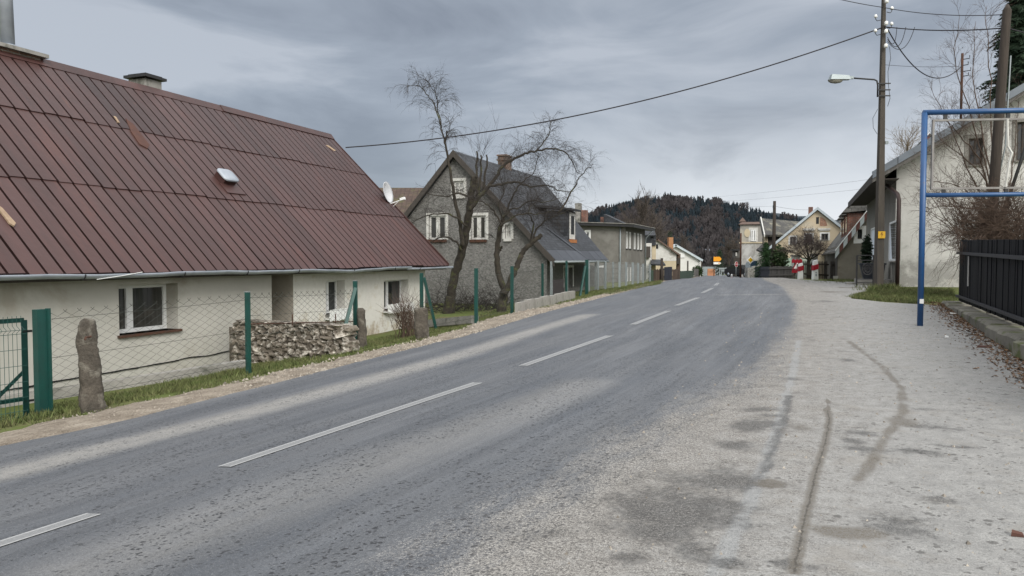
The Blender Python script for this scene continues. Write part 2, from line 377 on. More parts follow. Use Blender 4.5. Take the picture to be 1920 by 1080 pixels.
def road_mask(s, t):
    u = s-lerp_list(SC, t); ch = [0., 0., -2., -2., -2.]
    dr = lerp_list(DARK_R, t); wdt = 1.7 if t < 6 else max(.4, 1.7-(t-6)*.11)
    x = (s-dr)/wdt+.5; ch[0] = 0 if x < 0 else 1 if x > 1 else x*x*(3-2*x)
    for pts, wid, c, val, soft in segs:
        best = 9
        for (s0, t0), (s1, t1) in zip(pts, pts[1:]):
            if t < min(t0, t1)-.6 or t > max(t0, t1)+.6: continue
            ds, dt = s1-s0, t1-t0; q = max(0, min(1, ((s-s0)*ds+(t-t0)*dt)/(ds*ds+dt*dt)))
            best = min(best, math.hypot(s-s0-ds*q, t-t0-dt*q))
        best += .035*mnoise.noise((s*5, t*5, c))
        if c == 1:
            if best < wid*2: x = max(0, min(1, 1-(best-wid*(1-soft*.5))/(wid*soft))); ch[c] = max(ch[c], val*x*x*(3-2*x))
        else: ch[c] = max(ch[c], 1-best/wid-(1-val)*.6)
    for s0, t0, rx, ry, c, val in blobs:
        if abs(s-s0) < rx*2.2 and abs(t-t0) < ry*2.2:
            r = math.hypot((s-s0)/rx, (t-t0)/ry)+.7*mnoise.noise((s*4, t*4, c+3))
            if c == 1: ch[c] = max(ch[c], val*max(0, min(1, 1.5-r)))
            else: ch[c] = max(ch[c], 1-r*.8-(1-val)*.6)
    ch.append(s-lerp_list([(b_, a_) for a_, b_ in CRACK], t)+.012*mnoise.noise((0, t*9, 3))+.006*mnoise.noise((0, t*30, 4)) if CRACK[0][1] < t < CRACK[-1][1] else 1.)
    return u, ch
rows = []; t = -6.0
while t < 205:
    rows.append(t); t += .3 if t < 1 else .055 if t < 8 else .1 if t < 15 else .3 if t < 30 else .6 if t < 60 else 4
g = MB(STF, True); NC = 190; vals = []; ids = []
for t in rows:
    a, bb = lerp_list(SL, t), lerp_list(SRT, t)
    if t > 1: a += .06*mnoise.noise((0, t*1.3, 0))+.03*mnoise.noise((0, t*5, 0))
    bb += .12*mnoise.noise((5, t*1.1, 0)); row = []
    for j in range(NC+1):
        s = a+(bb-a)*j/NC; u, ch = road_mask(s, t)
        crown = -.02 if j == 0 else (-.04 if j == NC else 0)
        i = g.vert(s, t, Hr(s, t)+.012+crown); g.uvs[i] = (u, t); vals.append(ch); row.append(i)
    ids.append(row)
for r0, r1 in zip(ids, ids[1:]):
    for j in range(NC): g.face((r0[j], r0[j+1], r1[j+1], r1[j]))
m, nt, b = new_mat('worn asphalt and concrete apron'); k = NT(nt)
def attr(nm): return k.n('ShaderNodeAttribute', _attribute_name=nm).outputs['Fac']
uv = k.n('ShaderNodeTexCoord').outputs['UV']
along = k.mapping(uv, (1, .13, 1)); across = k.mapping(uv, (.35, 1, 1))
fine = k.noise(uv, 52, 4, .8); med = k.noise(uv, 7, 5, .7); big = k.noise(along, 1.6, 5, .6); vfine = k.noise(uv, 130, 2, .6)
warp = k.n('ShaderNodeTexNoise', Scale=30., Detail=3.); k.l(uv, warp.inputs['Vector'])
wv = k.n('ShaderNodeVectorMath', _operation='MULTIPLY_ADD'); k.l(warp.outputs['Color'], wv.inputs[0]); wv.inputs[1].default_value = (.05, .05, 0); k.l(uv, wv.inputs[2])
def pitfield(scale, r0, r1, sx=1., sy=1.):
    v = k.n('ShaderNodeTexVoronoi', _feature='F1', Scale=scale); k.l(k.mapping(wv.outputs[0], (sx, sy, 1)), v.inputs['Vector']); return k.ramp(v.outputs['Distance'], [(r0, 1.), (r1, 0.)])
patchy = k.noise(k.mapping(uv, (1.2, .45, 1)), 1.5, 6, .7); patch2 = k.noise(uv, 2.6, 6, .75)
pitm = k.math('MULTIPLY', k.math('MAXIMUM', pitfield(17, .17, .24), pitfield(32, .2, .28)), k.ramp(patchy, [(.42, 0.), (.53, 1.)]))
grain = k.ramp(k.math('ADD', k.math('MULTIPLY', fine, .55), k.math('MULTIPLY', vfine, .45)), [(.4, 0.), (.6, 1.)])
asp = k.mix(k.ramp(big, [(.36, 0.), (.64, 1.)]), (.074, .081, .093), (.112, .117, .126))
asp = k.mix(grain, k.mix(1., asp, .66, 'MULTIPLY'), k.mix(1., asp, 1.22, 'MULTIPLY'))
asp = k.mix(1., asp, k.ramp(k.noise(k.mapping(uv, (7, .22, 1)), 1., 6, .75), [(.3, .74), (.7, 1.26)]), 'MULTIPLY')
asp = k.mix(k.ramp(k.noise(uv, 120, 1, .5), [(.66, 0.), (.72, .7)]), asp, (.27, .27, .265))
sandn = k.math('MULTIPLY', attr('m1'), k.ramp(k.math('ADD', k.math('MULTIPLY', med, .5), k.math('MULTIPLY', grain, .35)), [(.25, .3), (.6, 1.)]))
asp = k.mix(sandn, asp, (.31, .298, .275))
asp = k.mix(k.math('MULTIPLY', pitm, .92), asp, (.022, .023, .026))
gv = k.math('ADD', k.math('MULTIPLY', grain, .65), k.math('MULTIPLY', med, .35))
gravel = k.ramp(gv, [(.2, (.065, .061, .058)), (.5, (.2, .189, .174)), (.8, (.36, .347, .325))])
gravel = k.mix(k.ramp(patch2, [(.5, 0.), (.64, .6)]), gravel, k.mix(1., gravel, .5, 'MULTIPLY'))
conc = k.mix(k.ramp(med, [(.34, 0.), (.66, 1.)]), (.2, .198, .192), (.275, .272, .262))
conc = k.mix(grain, k.mix(1., conc, .74, 'MULTIPLY'), k.mix(1., conc, 1.18, 'MULTIPLY'))
conc = k.mix(k.ramp(k.noise(uv, 1.7, 7, .75), [(.53, 0.), (.64, .5)]), conc, (.205, .19, .168))
conc = k.mix(k.math('MULTIPLY', k.math('MAXIMUM', pitfield(9, .16, .24), pitfield(20, .2, .27)), k.ramp(k.noise(uv, 1.9, 6, .7), [(.46, 0.), (.56, .85)])), conc, (.085, .082, .078))
ux = k.n('ShaderNodeSeparateXYZ'); k.l(uv, ux.inputs[0])
far_u = k.ramp(k.math('ADD', k.math('MULTIPLY', ux.outputs['X'], .1), k.math('MULTIPLY', k.math('SUBTRACT', med, .5), .3)), [(.31, 0.), (.44, 1.)])
right = k.mix(far_u, gravel, conc)
nz = k.math('MULTIPLY', k.math('SUBTRACT', k.math('ADD', k.math('MULTIPLY', grain, .25), k.math('MULTIPLY', k.noise(uv, 16, 6, .8), .75)), .5), 2.4)
edge = k.math('ADD', attr('m0'), k.math('ADD', k.math('MULTIPLY', k.math('SUBTRACT', grain, .5), .5), k.math('MULTIPLY', k.math('SUBTRACT', k.noise(k.mapping(uv, (1.2, .3, 1)), 3.2, 7, .75), .5), 1.3)))
col = k.mix(k.ramp(edge, [(.3, 0.), (.75, 1.)]), asp, right)
band = k.ramp(attr('m0'), [(.02, 0.), (.3, 1.), (.75, .7), (1., 0.)])
col = k.mix(k.math('MULTIPLY', k.math('MULTIPLY', k.math('MAXIMUM', pitfield(15, .18, .26), pitfield(29, .22, .3)), band), k.ramp(patch2, [(.38, .1), (.5, .9)])), col, (.035, .034, .036))
brk = k.ramp(k.math('ADD', k.math('MULTIPLY', grain, .5), k.math('MULTIPLY', med, .5)), [(.3, .25), (.6, 1.)])
col = k.mix(k.math('MULTIPLY', k.ramp(k.math('ADD', attr('m4'), nz), [(.0, 0.), (.5, 1.)]), .42), col, (.27, .285, .295))
col = k.mix(k.math('MULTIPLY', k.math('MULTIPLY', k.ramp(k.math('ADD', attr('m2'), k.math('MULTIPLY', nz, 1.5)), [(.08, 0.), (.32, 1.)]), k.ramp(grain, [(.0, 1.), (1., .45)])), .95), col, (.045, .044, .044))
col = k.mix(k.math('MULTIPLY', k.math('MULTIPLY', k.ramp(k.math('ADD', attr('m3'), k.math('MULTIPLY', nz, .35)), [(.0, 0.), (.4, 1.)]), brk), .9), col, (.1, .087, .07))
cw = k.math('ADD', k.math('ABSOLUTE', attr('m5')), k.math('MULTIPLY', k.math('SUBTRACT', k.noise(uv, 22, 5, .75), .5), .045))
col = k.mix(k.math('MULTIPLY', k.ramp(cw, [(.018, .9), (.042, 0.)]), brk), col, (.105, .092, .075))
col = k.mix(k.ramp(cw, [(.0, .8), (.009, 0.)]), col, (.05, .045, .038))
k.l(col, b.inputs['Base Color']); b.inputs['Specular IOR Level'].default_value = .35
k.l(k.ramp(edge, [(.4, .62), (.6, .85)]), b.inputs['Roughness'])
hb = k.math('SUBTRACT', k.math('ADD', k.math('MULTIPLY', fine, .8), k.math('MULTIPLY', vfine, .5)), k.math('MULTIPLY', pitm, 1.2))
k.l(k.bump(hb, .55, .012), b.inputs['Normal'])
M['road'] = m
road = struct(g, 'road', m)
for c in range(6):
    at = road.data.attributes.new('m%d' % c, 'FLOAT', 'POINT'); at.data.foreach_set('value', [v[c] for v in vals])
# painted centre dashes: worn thermoplastic, each a thin sheet with its own wear
m, nt, b = new_mat('worn white road paint'); k = NT(nt)
uv = k.n('ShaderNodeTexCoord').outputs['UV']
ns = k.noise(uv, 45, 4, .7); ux = k.n('ShaderNodeSeparateXYZ'); k.l(uv, ux.inputs[0])
edge = k.ramp(k.math('ABSOLUTE', ux.outputs['X']), [(.62, 0.), (.8, .34)])
ns = k.math('ADD', k.math('MULTIPLY', k.math('SUBTRACT', ns, .5), 2.2), .5)
col = k.mix(k.ramp(k.math('ADD', ns, edge), [(.5, 0.), (.85, 1.)]), (.15, .154, .158), (.36, .365, .365))
k.l(col, b.inputs['Base Color']); b.inputs['Roughness'].default_value = .7; M['road_paint'] = m
def dash(p0, p1, wid=.062, extend=(0, 0)):
    (s0, t0), (s1, t1) = p0, p1; g = MB(STF); n = 16; prev = None
    for i in range(n+1):
        q = i/n; s, t = s0+(s1-s0)*q, t0+(t1-t0)*q
        row = []
        for e in (-1, 1):
            i2 = g.vert(s+e*wid, t, Hr(s+e*wid, t)+.0175); g.uvs[i2] = (e, t); row.append(i2)
        if prev: g.face((prev[0], prev[1], row[1], row[0]))
        prev = row
    struct(g, 'road_marking', M['road_paint'])
for a, b_ in (((-170, 1080), (176, 968)), ((420, 879), (896, 720)), ((980, 688), (1143, 631)), ((1186, 610), (1254, 584)), ((1268, 574), (1309, 559)), ((1317, 550), (1336, 541)), ((1341, 536), (1347, 531))):
    dash(ground_px(*a), ground_px(*b_))
# ================================================================ sandy verge strip on the left
m, nt, b = new_mat('sandy dirt verge'); k = NT(nt)
uv = k.n('ShaderNodeTexCoord').outputs['UV']; f1 = k.noise(uv, 3, 6, .7); f2 = k.noise(uv, 40, 4, .7)
col = k.ramp(k.math('ADD', k.math('MULTIPLY', f1, .5), k.math('MULTIPLY', f2, .5)), [(.38, (.12, .1, .078)), (.5, (.25, .213, .172)), (.6, (.36, .32, .265))])
col = k.mix(k.ramp(k.noise(uv, 14, 3), [(.62, 0.), (.7, .7)]), col, (.1, .085, .06))
k.l(col, b.inputs['Base Color']); b.inputs['Roughness'].default_value = .95; b.inputs['Specular IOR Level'].default_value = .1
k.l(k.bump(k.math('ADD', f2, f1), .8, .04), b.inputs['Normal']); M['dirt'] = m
VERGE = [(-10, 1.6), (6, 1.5), (9, 1.05), (12, .8), (15, .85), (17, 1.15), (18.5, 1.5), (20, 1.2), (22, .7), (30, .55), (34, .9), (40, .8), (60, .6), (120, .5)]
g = MB(STF, True); prev = None; t = -6.
while t < 120:
    b0 = lerp_list(SL, t)+.2; wv = lerp_list(VERGE, t)*(1+.35*mnoise.noise((3, t*1.2, 0))+.2*mnoise.noise((3, t*4, 0))); a0 = b0-.2-wv
    row = []
    for j in range(9):
        s = a0+(b0-a0)*j/8; i = g.vert(s, t, Hr(s, t)-.012+(.03*math.sin(PI*j/8))+.018*mnoise.noise((s*3, t*3, 0))-(.03 if j in (0,) else 0)-(.02 if j == 8 else 0)); g.uvs[i] = (s, t); row.append(i)
    if prev:
        for j in range(8): g.face((prev[j], prev[j+1], row[j+1], row[j]))
    prev = row; t += .12 if t < 30 else .5
struct(g, 'dirt_verge', M['dirt'])
# ================================================================ the low cottage with the brown metal roof
SW, SE, SR = -11.9, -11.45, -16.2
EZ = (on_s(0, 505, SE)[1]+on_s(826, 493, SE)[1])/2
RZ = 4.46; TE = (on_s(828, 492, SE)[0]+on_s(630, 262, SR)[0])/2; TC = on_s(797, 560, SW)[0]; T0 = 1.0
cot = thing('cottage', W(SW, 12, -2.5), 'low cream plastered cottage with a long rusty brown metal roof and two chimneys', 'house')
wall_cream = mat('cream plaster', (.45, .438, .402), (.385, .375, .34), 1.2, .9, .25, bscale=60, stain=(.33, .31, .265), stain_scale=.7, stain_lo=.55)
m, nt, b = new_mat('old white plaster peeling near the ground'); k = NT(nt)
tcn = k.n('ShaderNodeTexCoord').outputs['Object']; sx = k.n('ShaderNodeSeparateXYZ'); k.l(tcn, sx.inputs[0])
f1 = k.noise(tcn, 1.6, 7, .7, .3); f2 = k.noise(tcn, 8, 6, .7)
col = k.mix(k.ramp(f2, [(.3, 0.), (.7, 1.)]), (.52, .508, .47), (.6, .59, .555))
hz = k.math('MULTIPLY', k.math('SUBTRACT', .85, sx.outputs['Z']), .34)      # flaking follows the splash zone
pe = k.math('ADD', k.math('ADD', k.math('MULTIPLY', f1, .62), k.math('MULTIPLY', f2, .3)), k.math('MULTIPLY', hz, .4))
col = k.mix(k.ramp(pe, [(.5, 0.), (.56, 1.)]), col, (.38, .34, .275))
col = k.mix(k.ramp(pe, [(.6, 0.), (.64, 1.)]), col, (.27, .235, .19))
col = k.mix(k.ramp(k.noise(tcn, 3.1, 5, .6), [(.6, 0.), (.66, .8)]), col, (.5, .47, .4))
k.l(col, b.inputs['Base Color']); b.inputs['Roughness'].default_value = .92
k.l(k.bump(k.math('SUBTRACT', k.noise(tcn, 50, 4), k.math('MULTIPLY', k.ramp(pe, [(.5, 0.), (.53, 1.)]), 1.5)), .4, .012), b.inputs['Normal'])
M['wall_old'] = m
F = wall_s(SW)
def rect_s(x0, x1, y0, y1, s):
    xm = (y0+y1)/2
    a0, a1 = on_s(x0, xm, s)[0], on_s(x1, xm, s)[0]; xc = (x0+x1)/2
    return a0, a1, on_s(xc, y1, s)[1], on_s(xc, y0, s)[1]
W1 = rect_s(223, 334, 533, 623, SW); W2 = rect_s(611, 647, 526, 588, SW); W3 = rect_s(720, 766, 525, 579, SW)
DO = rect_s(509.5, 550, 515, 606, SW); DO = (DO[0], DO[1], -2.3, DO[3])
TD = DO[0]
wz0, wz1 = -2.9, EZ+.25
m1 = MB(F); m1.panel([(T0, wz0), (TD, wz0), (TD, wz1), (T0, wz1)], [W1], .42)
m1.poly([(TD, 0, wz0), (TD, 0, wz1), (TD, -.9, wz1), (TD, -.9, wz0)]); m1.poly([(T0, 0, wz0), (T0, 0, wz1), (T0, -8.5, wz1), (T0, -8.5, wz0)])
m1.build('wall', wall_cream, cot)['label'] = 'smooth grey-cream plaster wall of the near half'
m2 = MB(F); m2.panel([(TD, wz0), (DO[0]+.001, wz0), (DO[0]+.001, wz1), (TD, wz1)])
m2 = MB(F); m2.panel([(TD+.002, DO[3]), (DO[1], DO[3]), (DO[1], wz0), (TC, wz0), (TC, wz1), (TD+.002, wz1)], [W2, W3], .38)
m2.poly([(TC, 0, wz0), (TC, 0, wz1), (TC, -8.6, wz1), (TC, -8.6, wz0)]); m2.poly([(TC, 0, wz1), (TC, -8.6, wz1), (TC, -4.3, RZ-.15)])
m2.poly([(T0, -8.6, wz0), (TC, -8.6, wz0), (TC, -8.6, wz1), (T0, -8.6, wz1)])
m2.build('wall', M['wall_old'], cot)['label'] = 'old white plaster wall of the far half, peeling near the ground'
bs0, bs1 = on_s(-40, 752, SW+.01)[0], on_s(462, 672, SW+.01)[0]
q = MB(F); n = 30
for i in range(n):
    a0, a1 = bs0+(bs1-bs0)*i/n, bs0+(bs1-bs0)*(i+1)/n; zc = Hr(SW+.3, a0)+.2+.03*mnoise.noise((a0*1.7, 0, 1)); zd = Hr(SW+.3, a1)+.2+.03*mnoise.noise((a1*1.7, 0, 1)); hh = .02+.015*mnoise.noise((a0*3, 2, 0))
    q.hexa([(a0, .002, zc-hh), (a1, .002, zd-hh), (a1, .02, zd-hh), (a0, .02, zc-hh), (a0, .002, zc), (a1, .002, zd), (a1, .012, zd), (a0, .012, zc)])
q.build('tar_strip', M['black'], cot)
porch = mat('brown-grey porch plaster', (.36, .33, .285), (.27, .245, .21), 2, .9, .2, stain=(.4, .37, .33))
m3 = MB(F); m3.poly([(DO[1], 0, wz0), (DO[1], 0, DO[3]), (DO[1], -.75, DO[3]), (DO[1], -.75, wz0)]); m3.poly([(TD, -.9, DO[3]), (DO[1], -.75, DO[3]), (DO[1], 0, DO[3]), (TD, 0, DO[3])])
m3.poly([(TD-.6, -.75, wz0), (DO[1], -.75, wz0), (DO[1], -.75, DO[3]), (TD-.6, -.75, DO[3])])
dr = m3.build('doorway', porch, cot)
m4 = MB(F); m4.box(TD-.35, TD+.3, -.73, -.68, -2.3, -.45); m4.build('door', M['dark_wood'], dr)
W1w = (W1[0]+.0, W1[1], W1[2], W1[3])
ww = window(cot, F, W1[0]+.003, W1[1]-.003, W1[2]+.002, W1[3]-.002, pane='glass_dim', mull=[(.36, .15)], rec=.37, fw=.075, sill='rust', sill_out=.06)
yl = MB(F)
for i in range(7):
    a, z = W1[0]+.14+R.uniform(-.05, .05), W1[2]+.16+i*.035
    yl.box(a-.03, a+.03, -.33, -.3, z, z+.04)
yl.build('flower', mat('yellow flowers', (.6, .42, .02), (.45, .3, .02), 5, .7, 0), ww)
for Wn, mu in ((W2, .5), (W3, .42)):
    ww = window(cot, F, Wn[0]+.003, Wn[1]-.003, Wn[2]+.002, Wn[3]-.002, pane='glass', mull=[(mu, .11)], rec=.33, fw=.05, sill='concrete', sill_out=.03)
    pb = MB(F); n = int((Wn[1]-Wn[0]+.15)/.075); dz = .16 if Wn is W2 else .08
    for i in range(n):
        a = Wn[0]-.06+i*.075; pb.box(a, a+.05, .16, .18, Wn[2]-dz-.03*R.random(), Wn[2]+.21-dz*.5+.02*R.random())
    for z in (Wn[2]-dz*.5, Wn[2]+.1-dz*.3): pb.box(Wn[0]-.08, Wn[1]+.1, .14, .158, z, z+.03)
    pb.box(Wn[0]-.08, Wn[1]+.1, .02, .14, Wn[2]-dz*.8, Wn[2]-dz*.8+.025)
    pb.build('planter_fence', M['white_paint'], ww)
# roof of ribbed sheets in three courses
rise, run = RZ-EZ, SE-SR; LR = math.hypot(rise, run); nv = Vector((CA, -SA, 0))*rise+Vector((0, 0, 1))*run
RF = slab_frame(W(SE, 0, EZ), Vector((SA, CA, 0)), nv)
m, nt, b = new_mat('rusty maroon sheet metal'); k = NT(nt)
tcn = k.n('ShaderNodeTexCoord'); uv = tcn.outputs['UV']
f1 = k.noise(k.mapping(uv, (1, .35, 1)), 1.2, 6, .65); f2 = k.noise(k.mapping(uv, (9, .8, 1)), 1., 5, .7)
col = k.ramp(k.math('ADD', k.math('MULTIPLY', f1, .6), k.math('MULTIPLY', f2, .4)), [(.34, (.046, .025, .023)), (.55, (.063, .030, .027)), (.68, (.085, .035, .028))])
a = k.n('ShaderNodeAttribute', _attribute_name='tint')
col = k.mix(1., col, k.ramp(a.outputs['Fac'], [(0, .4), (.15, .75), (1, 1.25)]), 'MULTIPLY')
col = k.mix(k.ramp(k.noise(k.mapping(uv, (6, 1.1, 1), (4, 2, 0)), 1., 6, .7), [(.62, 0.), (.72, .5)]), col, (.125, .052, .033))
k.l(col, b.inputs['Base Color']); b.inputs['Roughness'].default_value = .5; b.inputs['Specular IOR Level'].default_value = .3
k.l(k.bump(k.noise(uv, 2.2, 3, .5), .25, .06, k.bump(k.noise(uv, 60, 4), .12, .01)), b.inputs['Normal']); M['roof_metal'] = m
rf = MB(RF); PITCHR = .315; npan = int((TE-T0)/PITCHR)
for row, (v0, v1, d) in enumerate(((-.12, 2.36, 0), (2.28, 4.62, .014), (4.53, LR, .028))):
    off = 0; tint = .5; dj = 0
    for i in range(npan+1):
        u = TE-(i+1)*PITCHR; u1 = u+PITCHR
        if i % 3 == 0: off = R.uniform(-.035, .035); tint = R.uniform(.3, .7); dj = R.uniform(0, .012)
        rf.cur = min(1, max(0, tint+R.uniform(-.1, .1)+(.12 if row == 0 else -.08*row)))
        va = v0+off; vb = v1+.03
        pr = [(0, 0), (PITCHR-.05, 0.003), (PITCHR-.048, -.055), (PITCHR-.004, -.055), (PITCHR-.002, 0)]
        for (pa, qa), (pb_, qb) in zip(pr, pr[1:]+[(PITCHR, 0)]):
            keep = rf.cur; rf.cur = 0 if pa > .2 else keep  # groove faces take the darkest tint: seam shade put into the colour
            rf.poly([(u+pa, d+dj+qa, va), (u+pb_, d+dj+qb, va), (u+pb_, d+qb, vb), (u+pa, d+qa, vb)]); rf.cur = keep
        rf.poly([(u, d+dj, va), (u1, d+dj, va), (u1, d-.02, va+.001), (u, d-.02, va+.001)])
rf.cur = .35
rf.poly([(T0, -.09, -.1), (TE, -.09, -.1), (TE, -.09, LR), (T0, -.09, LR)])
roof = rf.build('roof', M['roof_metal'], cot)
rc = MB(RF)
for i in range(12):
    a0 = T0+(TE-T0)*i/12; a1 = T0+(TE-T0)*(i+1)/12+.05; rc.cur = R.uniform(.2, .6); j = R.uniform(0, .02)
    rc.hexa([(a0, .04+j, LR-.2), (a1, .04+j, LR-.2), (a1, .0, LR-.2), (a0, .0, LR-.2), (a0, .075+j, LR+.05), (a1, .075+j, LR+.05), (a1, .0, LR+.08), (a0, .0, LR+.08)])
rc.build('ridge_cap', M['roof_metal'], roof)
vg = MB(RF); vg.box(TE, TE+.03, -.14, .05, -.1, LR); vg.build('verge_trim', M['roof_metal'], roof)
rr = MB(STF)   # rear slope
rr.hexa([(SR, T0, RZ-.05), (SR, TE, RZ-.05), (2*SR-SE, TE, EZ), (2*SR-SE, T0, EZ), (SR, T0, RZ), (SR, TE, RZ), (2*SR-SE, TE, EZ+.05), (2*SR-SE, T0, EZ+.05)])
rr.build('roof_slope', M['roof_metal'], cot)
def roof_patch(pts_px, mtl, nm, lab, lift=.045):
    q = []
    nrm = nv.normalized(); o = W(SE, 0, EZ)+nrm*lift; cpos = Vector((0, 0, CZ)); e = Vector((SA, CA, 0)); vdir = nrm.cross(e); vdir = vdir if vdir.z > 0 else -vdir
    for px, py in pts_px:
        d = ray(px, py); kk = (o-cpos).dot(nrm)/d.dot(nrm); p = cpos+d*kk-W(SE, 0, EZ); q.append((p.dot(e), p.dot(vdir)))
    g = MB(RF); n = len(q)
    b0 = [g.vert(a, lift-.03, c) for a, c in q]; b1 = [g.vert(a, lift, c) for a, c in q]
    g.face(b1); g.face(b0[::-1])
    for i in range(n): g.face((b0[i], b0[(i+1) % n], b1[(i+1) % n], b1[i]))
    o2 = g.build(nm, mtl, roof); o2['label'] = lab; return q
tan = mat('bare tan board', (.33, .25, .17), (.22, .15, .1), 8, .8, .2); rusty = mat('bright rust', (.085, .038, .026), (.06, .03, .025), 9, .8, .2)
roof_patch([(0, 386), (5, 390), (30, 418), (27, 423), (18, 418), (0, 394)], tan, 'torn_patch', 'pale bare strip torn in the roof sheet')
roof_patch([(236, 222), (250, 232), (281, 272), (277, 278), (262, 270), (246, 246)], rusty, 'torn_patch', 'rusty orange strip below the upper seam')
roof_patch([(213, 217), (218, 219), (225, 230), (221, 229)], tan, 'torn_patch', 'small pale sliver at the upper seam')
roof_patch([(611, 272), (615, 272), (630, 282), (627, 283)], tan, 'torn_patch', 'pale slivers near the ridge end')
# roof hatch
hq = [(409, 313), (437, 319), (449, 340), (420, 336)]
nrm = nv.normalized(); q2 = []
for px, py in hq:
    o_ = W(SE, 0, EZ)+nrm*.22; d = ray(px, py); kk = (o_-Vector((0, 0, CZ))).dot(nrm)/d.dot(nrm); p = Vector((0, 0, CZ))+d*kk-W(SE, 0, EZ)
    e = Vector((SA, CA, 0)); vd = nrm.cross(e); vd = vd if vd.z > 0 else -vd; q2.append((p.dot(e), p.dot(vd)))
uc = sum(a for a, c in q2)/4; vc = sum(c for a, c in q2)/4; hu, hv = (max(a for a, c in q2)-min(a for a, c in q2))/2*.62, (max(c for a, c in q2)-min(c for a, c in q2))/2*.72
hb = MB(RF); hb.box(uc-hu, uc+hu, 0, .17, vc-hv, vc+hv); hb.box(uc-hu-.12, uc+hu+.12, 0, .05, vc-hv-.35, vc-hv)
ht = hb.build('roof_hatch', M['roof_metal'], cot)
hl = MB(RF, True); n = 24
def rrect(x, y, r, n):
    out = []
    for cxs, cys, a in ((1, 1, 0), (-1, 1, 90), (-1, -1, 180), (1, -1, 270)):
        for i in range(n): t_ = math.radians(a+90*i/(n-1)); out.append((cxs*(x-r)+r*math.cos(t_), cys*(y-r)+r*math.sin(t_)))
    return out
lay = [[hl.vert(uc+a*f, d, vc+c*f) for a, c in rrect(hu+.05, hv+.05, .12, 6)] for d, f in ((.17, 1.), (.2, 1.0), (.215, .95), (.218, .5))]
for a, c in zip(lay, lay[1:]):
    for i in range(len(a)): hl.face((a[i], a[(i+1) % len(a)], c[(i+1) % len(a)], c[i]))
hl.face(lay[-1])
hl.build('hatch_lid', M['zinc'], ht)
# fascia, gutter
fb = MB(STF); fb.box(SE-.06, SE-.02, T0, TE, EZ-.22, EZ-.05); fb.box(SW, SE-.06, T0, TE, EZ-.1, EZ-.06); fb.build('fascia', M['dark_wood'], cot)
gt = MB(STF, True); TG = on_s(768, 497, SE+.06)[0]; prev = None; nseg = 44
for i in range(nseg+1):
    t = T0+(TG-T0)*i/nseg; z = EZ-.1-.012*math.sin(i*.7)-.005*math.sin(i*2.1)-.045*math.exp(-((t-(TG-3.7))/1.2)**2)
    row = [gt.vert(SE+.075+.075*math.cos(a), t, z+.085*math.sin(a)) for a in [PI+PI*j/8 for j in range(9)]]
    row += [gt.vert(SE+.075+.068*math.cos(a), t, z+.076*math.sin(a)) for a in [2*PI-PI*j/8 for j in range(9)]]
    if prev:
        for j in range(18): gt.face((prev[j], prev[(j+1) % 18], row[(j+1) % 18], row[j]))
    prev = row
gu = gt.build('gutter', M['zinc'], cot)
for t in (9.2, 11.4, 13.2, 15.0, 17.4, 19.6, 21.2):
    bk = MB(STF); bk.tube([(SE+.075+.085*math.cos(a), t, EZ-.11+.095*math.sin(a)) for a in [PI+PI*j/8 for j in range(9)]], .012, 5); bk.build('bracket', M['dark_metal'], gu)
pe = MB(STF); pe.tube([(SE+.1, TG-.2, EZ-.16), (SE+.08, TG+.6, EZ-.17), (SE+.06, TE+.35, EZ-.15)], .035, 8); pe.build('gutter_pipe', M['zinc'], cot)
wp = MB(STF); wp.tube([(SE+.12, on_s(172, 520, SE)[0], EZ-.2), (SE+.155, on_s(215, 515, SE)[0], EZ-.15), (SE+.155, on_s(255, 507, SE)[0], EZ-.09)], .007, 5); wp.build('cable', M['white_paint'], cot)
# chimneys
def st_of(px, py, s): t, z = on_s(px, py, s); return t, z
ch = MB(STF); tc_, zc_ = on_s(272, 150, -16.6); 
ch.box(-16.9, -16.3, tc_-.27, tc_+.27, RZ-.7, on_s(272, 152, -16.6)[1]); c_ = ch.build('chimney', M['concrete'], cot); c_['label'] = 'squat grey chimney under a flat slab'
cp = MB(STF); z0 = on_s(272, 150, -16.6)[1]; cp.box(-16.98, -16.2, tc_-.36, tc_+.36, z0, z0+.07); cp.box(-16.9, -16.28, tc_-.28, tc_+.28, z0+.07, z0+.11); cp.build('chimney_cap', M['dark_metal'], c_)
tf, zf = on_s(15, 95, -16.5)
ch = MB(STF); zt = on_s(40, 108, -16.5)[1]; tq = on_s(76, 110, -16.1)[0]; ch.box(-17, -16.1, tf-1., tq, RZ-.7, zt); c_ = ch.build('chimney', M['old_brick'], cot); c_['label'] = 'wide chimney carrying a steel flue'
cp = MB(STF); cp.box(-17.15, -15.98, tf-1.1, tq+.12, zt, zt+.08); cp.build('chimney_cap', M['concrete'], c_)
fl = MB(STF, True); fl.tube([(-16.5, tf, zt+.08), (-16.5, tf, zt+.2)], .17, 18); fl.tube([(-16.5, tf, zt+.15), (-16.5, tf-.08, zt+3.2)], .14, 18); fl.build('flue_pipe', M['zinc'], c_)
